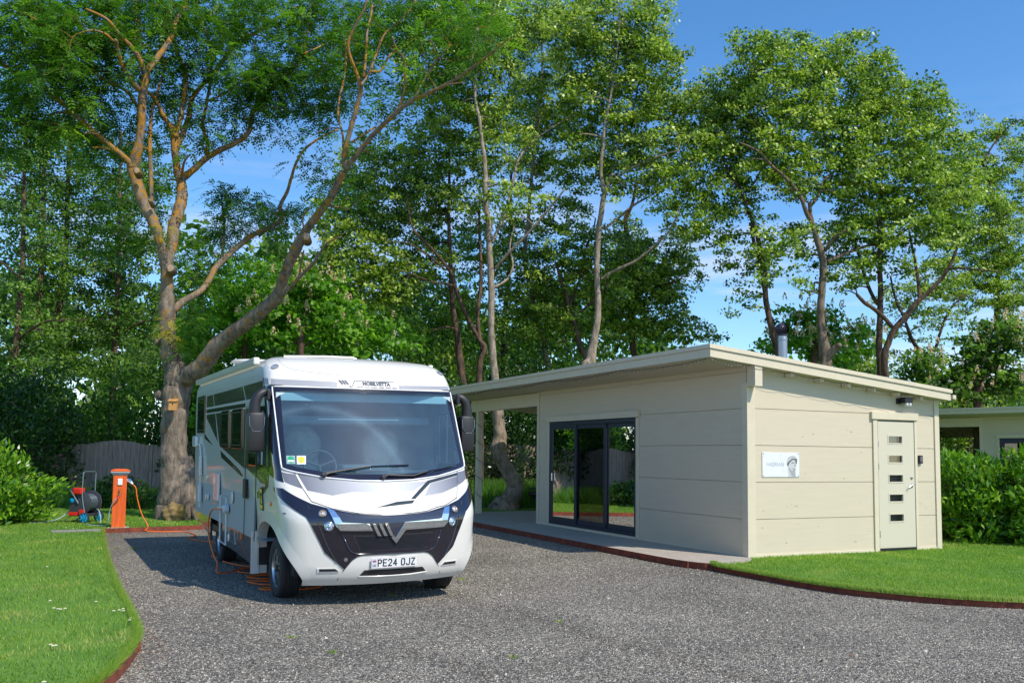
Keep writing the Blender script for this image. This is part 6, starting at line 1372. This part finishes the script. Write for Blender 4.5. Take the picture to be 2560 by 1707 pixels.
# sensor, air intake, bumper seam
q = MB(); q.lathe([(.022, 0), (.020, .005), (.0005, .006)], 16, Matrix.Translation(fmap(.010)(-.575, .522)) @ vn(-.57, .52).to_track_quat('Z', 'Y').to_matrix().to_4x4(), close=False); q.build('tow_cover', V_alu, van)
q = MB(); drape(q, [(-.41, .343), (-.355, .402), (.375, .402), (.43, .352), (.42, .338), (-.40, .335)], fmap(.004), .006, .06); q.build('bumper_intake', V_matt, van)
q = MB(); q.tube([fmap(.006)(u, z) for u, z in [(-.42, .336), (-.2, .330), (.2, .330), (.44, .342)]], .010, 6); q.build('intake_lip', V_white, van, smooth='all')
# number plate
def on_front(off, cu=0., cz=0.):
    """local flat frame tangent to the bumper at (cu,cz)"""
    p = fmap(off)(cu, cz); n_ = vn(cu, cz); x = Vector((1, 0, 0)); x = (x - n_ * x.dot(n_)).normalized(); y = n_.cross(x); M = Matrix((x, y, n_)).transposed().to_4x4(); M.translation = p; return M
MP = on_front(.022, 0., .478)
q = MB(); q.box(-.262, .262, -.058, .058, -.012, -.004, MP, bv=.002); npl = q.build('number_plate', mat('plate_white', (.78, .78, .78), .35), van)
def put_text(txt, size, M, x, y, z, m, parent, name, xs=1., offset=0., shear=0., th=.0015):
    vs_, fs_ = text_mesh(txt, size, xs=xs, offset=offset, shear=shear); q = MB(); q.add([M @ Vector((x + a, y + b, z)) for a, b in vs_], fs_); return q.build(name, m, parent)
def strokes(q, lines, x0, y0, w, h, th, z):
    for ln in lines:
        for (ax, ay), (bx, by) in zip(ln, ln[1:]):
            A_ = Vector((x0 + ax * w, y0 + ay * h, 0)); B_ = Vector((x0 + bx * w, y0 + by * h, 0)); d_ = (B_ - A_).normalized(); n_ = Vector((-d_.y, d_.x, 0)) * th / 2; A_ -= d_ * th * .42; B_ += d_ * th * .42
            k_ = (len(q.f) % 7) * .00004
            q.add([MP @ (p_ + Vector((0, 0, z + k_))) for p_ in (A_ + n_, A_ - n_, B_ - n_, B_ + n_)], [(0, 1, 2, 3)])
GL = {'P': [[(0, 0), (0, 1), (.7, 1), (1, .85), (1, .62), (.7, .47), (0, .47)]], 'E': [[(1, 1), (0, 1), (0, 0), (1, 0)], [(0, .5), (.85, .5)]], '2': [[(0, .80), (.2, 1), (.8, 1), (1, .82), (1, .62), (0, 0), (1, 0)]],
      '4': [[(.75, 0), (.75, 1), (0, .28), (1, .28)]], 'O': [[(.2, 0), (0, .18), (0, .82), (.2, 1), (.8, 1), (1, .82), (1, .18), (.8, 0), (.2, 0)]], 'J': [[(1, 1), (1, .2), (.8, 0), (.2, 0), (0, .2)]], 'Z': [[(0, 1), (1, 1), (0, 0), (1, 0)]]}
q = MB(); x_ = -.188
for ch_ in 'PE24 OJZ':
    if ch_ == ' ': x_ += .033; continue
    strokes(q, GL[ch_], x_, -.034, .036, .068, .0125, -.0026); x_ += .0575
q.build('characters', V_matt, npl)
q = MB(); q.box(-.255, -.208, -.052, .052, -.0038, -.0034, MP); q.build('country_band', mat('plate_grey', (.60, .62, .66), .4), npl)
q = MB(); q.box(-.250, -.213, .012, .030, -.0033, -.0028, MP); q.build('flag_field', mat('flag_blue', (.05, .06, .25), .4), npl)
q = MB(); q.box(-.250, -.213, .0185, .0235, -.0027, -.0024, MP); q.box(-.2335, -.2295, .0125, .0295, -.0026, -.0023, MP); q.build('flag_cross', MATS['red_plastic'], npl)
put_text('UK', .034, MP, -.2315, -.028, -.0030, V_matt, npl, 'country_code', xs=.9, offset=.0008)
q = MB()
for (a, b, c, d) in ((-.204, .256, -.0525, -.0515), (-.204, .256, .0515, .0525), (-.204, -.203, -.0525, .0525), (.255, .256, -.0525, .0525)): q.box(a, b, c, d, -.0036, -.0030, MP)
q.build('border_line', MATS['red_plastic'], npl)
# maker's lettering above the windscreen, bent to the brow
V_let = mat('slate_lettering', (.04, .055, .09), .35)
def brow_text(txt, size, u0, z0, xs, shear, offset, name, th=.003):
    vs_, fs_ = text_mesh(txt, size, xs=xs, offset=offset, shear=shear); q = MB(); q.add([fmap(.005)(u0 + a / 1.07, z0 + b) for a, b in vs_], fs_); return q.build(name, V_let, van)
brow_text('MOBILVETTA', .062, .08, 2.452, .94, .12, .0035, 'lettering')
q = MB()
for k in range(3): x = -.345 + k * .032; drape(q, [(x, 2.489), (x + .020, 2.489), (x + .052, 2.440), (x + .032, 2.440)], fmap(.005), .003, .1)
drape(q, [(-.232, 2.428), (-.222, 2.428), (-.207, 2.405), (-.168, 2.488), (.30, 2.488), (.30, 2.484), (-.16, 2.484), (-.203, 2.394), (-.212, 2.394)], fmap(.005), .003, .1)
q.build('emblem', V_let, van)
q = MB()
for (a, b) in ((-.145, -.115), (-.11, -.08), (-.065, .0), (.012, .085), (.10, .165), (.18, .245), (.26, .315)): drape(q, [(a, 2.413), (b, 2.413), (b, 2.404), (a, 2.404)], fmap(.005), .003, .1)
q.build('small_lettering', V_let, van)
# wipers
def wiper(pts_arm, blade):
    q = MB(); mpw = fmap(.03); A_ = [mpw(*p) for p in pts_arm]; q.tube(A_, [.020, .016, .012, .010, .009][:len(A_)], 6); wo = q.build('wiper', V_matt, van, smooth=True)
    q = MB(); q.tube([fmap(.022)(*p) for p in blade], .009, 5); q.tube([fmap(.014)(*p) for p in blade], .004, 4); q.build('blade', V_gloss, wo)
    q = MB(); q.lathe([(.03, -.01), (.03, .02), (.018, .03)], 14, Matrix.Translation(mpw(*pts_arm[0])) @ vn(*pts_arm[0]).to_track_quat('Z', 'Y').to_matrix().to_4x4()); q.build('pivot', V_matt, wo)
wiper([(-.645, 1.385), (-.58, 1.412), (-.42, 1.44), (-.27, 1.465), (-.14, 1.484)], [(-.40, 1.452), (-.13, 1.485), (.10, 1.491), (.28, 1.495)])
wiper([(-.035, 1.352), (.02, 1.382), (.15, 1.375), (.32, 1.368), (.50, 1.418)], [(.26, 1.362), (.50, 1.421), (.70, 1.45), (.885, 1.484)])
# windscreen stickers
q = MB(); drape(q, [(-.972, 1.611), (-.885, 1.611), (-.89, 1.522), (-.975, 1.522)], fmap(.0065), .0, .2); s1 = q.build('sticker', mat('sticker_clear', (.30, .42, .42), .4), van)
def disc(u, z, r, off, m, parent, nm):
    q = MB(); drape(q, [(u + r * math.cos(a) / 1.07, z + r * math.sin(a)) for a in [2 * PI * k / 24 for k in range(24)]], fmap(off), .0, .3); return q.build(nm, m, parent)
M_sg = mat('sticker_green', (.02, .35, .16), .4); M_sy = mat('sticker_yellow', (.85, .70, .02), .4); M_wp = MATS['white_plastic']
disc(-.930, 1.567, .038, .0072, M_sg, s1, 'disc')
q = MB(); drape(q, [(-.962, 1.562), (-.898, 1.562), (-.900, 1.545), (-.960, 1.545)], fmap(.0078), .0, .3); q.build('white_bar', M_wp, s1)
q = MB(); drape(q, [(-.868, 1.610), (-.778, 1.610), (-.786, 1.518), (-.876, 1.518)], fmap(.0065), .0, .2); s2 = q.build('sticker', M_wp, van)
disc(-.827, 1.565, .036, .0072, M_sy, s2, 'disc'); disc(-.829, 1.555, .009, .0078, V_alu, s2, 'badge')
# --- mirrors
for s in (-1, 1):
    mr_ = empty('mirror', (0, 0, 0)); mr_.parent = van
    q = MB(); X = s * 1.30
    q.box(X - .095, X + .095, -.12, .05, 1.65, 2.10, bv=.04); q.build('housing', V_matt, mr_, smooth=True)
    q = MB(); q.tube([p for p, _ in curve_pts([(Vector(v), 0) for v in ((s * 1.14, -.0, 2.30), (s * 1.20, -.03, 2.33), (s * 1.27, -.04, 2.29), (s * 1.31, -.035, 2.20), (s * 1.315, -.03, 2.07))], 4)], [.038 + .034 * k / 16 for k in range(17)], 12); q.build('arm', V_matt, mr_, smooth='all')
    q = MB(); q.tube([(X - .085, -.122, 2.05), (X - .08, -.124, 1.95), (X - .04, -.125, 1.88), (X + .04, -.125, 1.88), (X + .08, -.124, 1.95), (X + .085, -.122, 2.05)], .003, 5); q.build('cover_line', V_alu, mr_)
    q = MB(); q.box(X - .085, X + .085, .0605, .064, 1.68, 2.05); q.build('glass', V_chrome, mr_)
    q = MB(); q.box(min(s * 1.155, s * 1.19), max(s * 1.155, s * 1.19), -.10, .04, 2.24, 2.36, bv=.01); q.build('bracket', V_matt, mr_)
# --- fenders (flared arch lips)
for s in (-1, 1):
    q = MB(); A1 = [(1.005, .262), (1.03, .34), (1.155, .52), (1.365, .735), (1.61, .85), (1.85, .89), (2.06, .89), (2.28, .83), (2.45, .69), (2.51, .5), (2.51, .20)]
    C1 = [(p.x, p.y) for p, _ in curve_pts([(Vector((a, b, 0)), 0) for a, b in A1], 4)]
    nn = len(C1)
    inn = []; out_ = []
    for i, (a, b) in enumerate(C1):
        a2, b2 = C1[min(i + 1, nn - 1)]; a1, b1 = C1[max(i - 1, 0)]; dx, dz = a2 - a1, b2 - b1; L = math.hypot(dx, dz) or 1; w_ = .055 + .03 * math.sin(PI * i / nn)
        inn.append((a + dz / L * .035, b - dx / L * .035)); out_.append((a - dz / L * w_, b + dx / L * w_))
    R = []
    for i in range(nn):
        pi_, pm, po = inn[i], C1[i], out_[i]
        fl = .004 + .018 * min(1, i / 14)
        R.append([VS(s * po[0], po[1]) + vn(s * po[0], po[1]) * .001, VS(s * pm[0], pm[1]) + vn(s * pm[0], pm[1]) * fl * .75, VS(s * pi_[0], pi_[1]) + vn(s * pi_[0], pi_[1]) * fl, VS(s * pi_[0], pi_[1]) - vn(s * pi_[0], pi_[1]) * .10])
    vs_ = [v for r_ in R for v in r_]; q.add(vs_, [(i * 4 + k, i * 4 + k + 1, i * 4 + 5 + k, i * 4 + 4 + k) for i in range(nn - 1) for k in range(3)]); q.build('front_fender', V_white, van, smooth=True)
    # white splash flap behind the front wheel
    q = MB(); q.box(min(s * 1.10, s * 1.19), max(s * 1.10, s * 1.19), .60, .64, .20, .70); q.build('fender_tail', V_white, van)
    q = MB(); pts = []
    for k in range(21): a = PI * (-.08 + 1.16 * k / 20); pts.append((3.7 + .49 * math.cos(a), .36 + .49 * math.sin(a)))
    inn = [(3.7 + (y - 3.7) * .88, .36 + (z - .36) * .88) for y, z in pts]
    for i in range(20): drape(q, [pts[i], pts[i + 1], inn[i + 1], inn[i]], smap(.018, s), .03, 1)
    q.build('rear_arch', V_skirt, van)
# --- wheels
def wheel(x, y, s, z0=0.):
    w_ = empty('wheel', (x, y, .335 + z0)); w_.parent = van; RXm = Matrix.Rotation(PI / 2, 4, 'Y')
    q = MB(); pr = [(.215, -.10), (.235, -.112), (.31, -.112), (.328, -.10), (.335, -.085)]
    for k in range(5):
        a = -.085 + .034 * k; pr += [(.337, a + .004), (.337, a + .028), (.329, a + .030), (.329, a + .034)]
    pr += [(.335, .086), (.328, .10), (.31, .112), (.235, .112), (.215, .10), (.21, 0)]
    q.lathe(pr, 48, RXm, close=False); q.build('tyre', V_rub, w_, smooth=True)
    q = MB(); q.lathe([(.217, -.10), (.217, .10)], 40, RXm, close=False); xs = s * .075
    q.lathe([(.217, xs), (.222, xs + s * .02), (.212, xs + s * .022), (.205, xs)], 40, RXm, close=False)
    ri = q.build('rim', V_alu, w_, smooth=True)
    q = MB(); q.lathe([(.0, -.01), (.205, .0)], 30, Matrix.Translation((s * .03, 0, 0)) @ RXm, close=False); q.build('brake', V_matt, w_)
    q = MB(); q2 = MB()
    for k in range(5):
        a = 2 * PI * k / 5 + .3; u = Vector((0, math.cos(a), math.sin(a))); v = Vector((0, -math.sin(a), math.cos(a)))
        for sg in (-1, 1):
            P = [u * .04 + v * sg * .006, u * .04 + v * sg * .026, u * .13 + v * sg * .035, u * .205 + v * sg * .085, u * .205 + v * sg * .060, u * .12 + v * sg * .012]
            X0 = Vector((s * .055, 0, 0)); X1 = Vector((s * .088, 0, 0))
            q.add([p + X0 for p in P] + [p + X1 for p in P], [tuple(range(6)), tuple(range(6, 12))] + [(i, (i + 1) % 6, 6 + (i + 1) % 6, 6 + i) for i in range(6)])
        P = [u * .06 + v * -.004, u * .06 + v * .004, u * .15 + v * .004, u * .15 - v * .004]
    q.build('spokes', V_alu, w_)
    q = MB(); q.lathe([(.0005, .02), (.04, .018), (.045, 0)], 16, Matrix.Translation((s * .085, 0, 0)) @ Matrix.Rotation(s * PI / 2, 4, 'Y'), close=False); q.build('hub_cap', V_matt, w_)
for s in (-1, 1):
    wheel(s * .93, .0, s, -.012 * s - .012); wheel(s * .95, 3.7, s, -.0)
for wv in [o for o in van.children if o.name.startswith('wheel') and o.type == 'EMPTY' and abs(o.location.y) > 2]: wv.location.z = .29
# --- near side graphics and fittings
for s in (-1, 1):
    S1 = smap(.002, s); S2 = smap(.0045, s)
    q = MB()
    drape(q, [(4.60, 2.47), (3.98, 2.47), (3.82, 2.29), (4.60, 2.29)], S1, .003, 1); drape(q, [(3.92, 2.47), (1.56, 2.475), (1.34, 2.29), (3.76, 2.29)], S1, .003, 1); drape(q, [(1.50, 2.475), (.30, 2.48), (.25, 2.29), (1.28, 2.29)], S1, .003, 1)
    drape(q, [(4.58, 2.175), (4.55, 2.13), (3.42, 1.755), (3.70, 2.175)], S1, .003, 1)
    drape(q, [(3.64, 2.175), (3.25, 1.70), (1.30, 1.42), (1.30, 2.175)], S1, .003, 1); drape(q, [(1.245, 1.44), (.60, 1.34), (.60, 2.175), (1.245, 2.175)], S1, .003, 1)
    drape(q, [(1.245, 1.405), (.575, 1.305), (.575, 1.12), (.30, 1.06), (-.02, 1.24), (.0, 1.44), (1.245, 1.44)][:7], S1, .003, 1) if False else drape(q, [(.56, 1.43), (.56, 1.08), (.15, 1.17), (-.10, 1.26), (-.16, 1.43)], S1, .003, 1)
    q.build('side_graphic', V_band, van)
    q = MB(); drape(q, [(4.62, 2.258), (1.33, 2.25), (1.33, 2.20), (4.62, 2.20)], S1, .003, 1); drape(q, [(3.16, 1.63), (1.7, 1.405), (1.42, 1.33), (1.47, 1.31), (3.08, 1.53)], S1, .003, 1); drape(q, [(4.72, 1.88), (3.81, 1.69), (4.70, 1.80)], S1, .003, 1); q.build('side_stripe', V_dark, van)
    q = MB(); drape(q, [(4.62, 2.288), (.25, 2.288), (.25, 2.262), (4.62, 2.262)], S1, .003, 1); drape(q, [(4.62, 2.196), (1.33, 2.196), (1.33, 2.180), (4.62, 2.180)], S1, .003, 1); q.build('pinstripe', V_bead, van)
    for (y0, y1, z0, z1) in ((4.66, 5.45, 1.89, 2.49), (2.44, 3.06, 1.67, 2.19), (1.48, 2.17, 1.67, 2.19)):
        q = MB(); drape(q, [(y0, z0), (y1, z0), (y1, z1), (y0, z1)], smap(.018, s), .018, 1); wo = q.build('side_window', V_win, van, bevel=.003)
        q = MB()
        for a, b, c, d in ((y0 + .03, y1 - .03, z1 - .05, z1 - .04), (y0 + .03, y1 - .03, z0 + .04, z0 + .05), (y0 + .03, y0 + .04, z0 + .05, z1 - .05), (y1 - .04, y1 - .03, z0 + .05, z1 - .05)): q.box(min(s * 1.178, s * 1.181), max(s * 1.178, s * 1.181), a, b, c, d)
        q.build('window_seal', V_matt, wo)
    q = MB(); outc = [(-.12, 1.43), (.55, 1.43), (.57, 2.18), (.06, 2.18)]; inc = [(-.03, 1.50), (.47, 1.50), (.51, 2.12), (.12, 2.12)]
    for i in range(4): drape(q, [outc[i], outc[(i + 1) % 4], inc[(i + 1) % 4], inc[i]], smap(.008, s), .012, 1)
    cwn = q.build('cab_window', V_gloss, van)
    q = MB(); drape(q, inc, smap(.004, s), 0., 1); q.f = [f for f in q.f if len(set(f)) == len(f)]; q.build('pane', V_glass, cwn)
    q = MB(); q.box(min(s * 1.158, s * 1.17), max(s * 1.158, s * 1.17), .24, .27, 1.50, 2.12); q.build('window_bar', V_alu, cwn)
# cab door outline, its small window and handle (near side)
q = MB(); dl = [(.62, .50), (.57, .75), (.575, 2.20), (1.24, 2.20), (1.24, .52)]
q.tube([(-1.163, y, z) for y, z in dl + dl[:1]], .005, 5); dro = q.build('cab_door', V_matt, van)
q = MB(); drape(q, [(.56, 1.47), (1.03, 1.47), (1.03, 1.63), (.56, 1.63)], smap(.012), .01, 1); q.build('door_window', V_win, dro, bevel=.01)
q = MB(); q.box(-1.20, -1.165, 1.05, 1.20, 1.06, 1.30, bv=.012); q.build('handle', V_matt, dro)
# awning arm box and tube at the rear
q = MB(); q.box(-1.22, -1.162, 5.30, 5.68, 1.66, 1.84, bv=.02); q.tube([(-1.19, 5.3, 1.70), (-1.19, 5.02, 1.70), (-1.19, 4.95, 1.66), (-1.19, 4.86, 1.5), (-1.19, 4.86, .70)], .012, 6); q.box(-1.215, -1.17, 4.82, 4.94, 1.20, 1.52, bv=.01); q.box(-1.215, -1.17, 4.84, 4.96, .78, 1.06, bv=.01); q.build('door_strut', V_bead, van)
q = MB(); q.box(-1.185, -1.161, 3.12, 3.56, .90, 1.30, bv=.006); fv = q.build('fridge_vent', V_bead, van)
q = MB(); q.box(-1.188, -1.184, 3.24, 3.44, .94, 1.26); q.build('vent_slot', V_side, fv)
for (y, z, r_) in ((4.38, .89, .05), (4.18, .90, .05), (2.11, 1.01, .08), (2.31, .46, .055)):
    q = MB(); q.lathe([(r_, 0), (r_, .008), (r_ * .7, .012), (.0005, .013)], 18, Matrix.Translation((-1.161, y, z)) @ Matrix.Rotation(-PI / 2, 4, 'Y'), close=False); q.build('service_cap', V_bead, van)
q = MB(); hp = [(2.98, .35), (2.50, .34), (2.52, .98), (3.0, .99)]; q.tube([(-1.168, y, z) for y, z in hp + hp[:1]], .012, 5); hh = q.build('service_hatch', V_bead, van)
q = MB(); q.lathe([(.06, 0), (.06, .05), (.045, .07), (.0005, .07)], 16, Matrix.Translation((-1.162, 2.40, .84)) @ Matrix.Rotation(-PI / 2, 4, 'Y'), close=False); q.hexa([(-1.165, 2.42, .80), (-1.22, 2.44, .82), (-1.22, 2.95, .80), (-1.165, 2.9, .78), (-1.165, 2.42, .86), (-1.22, 2.44, .88), (-1.22, 2.95, .83), (-1.165, 2.9, .81)]); q.build('power_socket', MATS['pale_grey_plug'], van)
q = MB(); drape(q, [(1.84, .555), (2.50, .565), (2.49, .625), (1.83, .61)], smap(.004), .003, 1); q.box(-1.172, -1.161, 1.36, 1.42, .53, .60); q.build('orange_reflector', mat('orange_reflector', (.85, .15, .02), .3), van)
q = MB(); drape(q, [(.335, .98), (.20, .97), (.20, 1.23), (.34, 1.23)], smap(.012), .01, 1); stk = q.build('warning_sticker', mat('sticker_dark', (.02, .03, .02), .5), van)
q = MB(); drape(q, [(.32, .995), (.215, .99), (.215, 1.03), (.32, 1.035)], smap(.014), .002, 1); drape(q, [(.325, 1.18), (.215, 1.17), (.215, 1.215), (.325, 1.22)], smap(.014), .002, 1); drape(q, [(.29, 1.06), (.23, 1.05), (.25, 1.14), (.27, 1.14)], smap(.014), .002, 1); q.build('yellow_print', M_sy, stk)
# supply cable from the socket down to the coil
vm = van.matrix_basis.copy(); vm = Matrix.LocRotScale(van.location, van.rotation_euler, None)
q = MB(); P = [vm @ Vector(v) for v in ((-1.23, 2.46, .83), (-1.30, 2.85, .80), (-1.30, 3.15, .62), (-1.30, 3.10, .40), (-1.30, 2.7, .22), (-1.3, 2.3, .12), (-1.35, 1.8, .06))] + [Vector((-3.6, 12.85, .03))]
q.tube([p for p, _ in curve_pts([(p, 0) for p in P], 5)], .0105, 6); q.build('rising_lead', M_cable, ec, smooth='all')
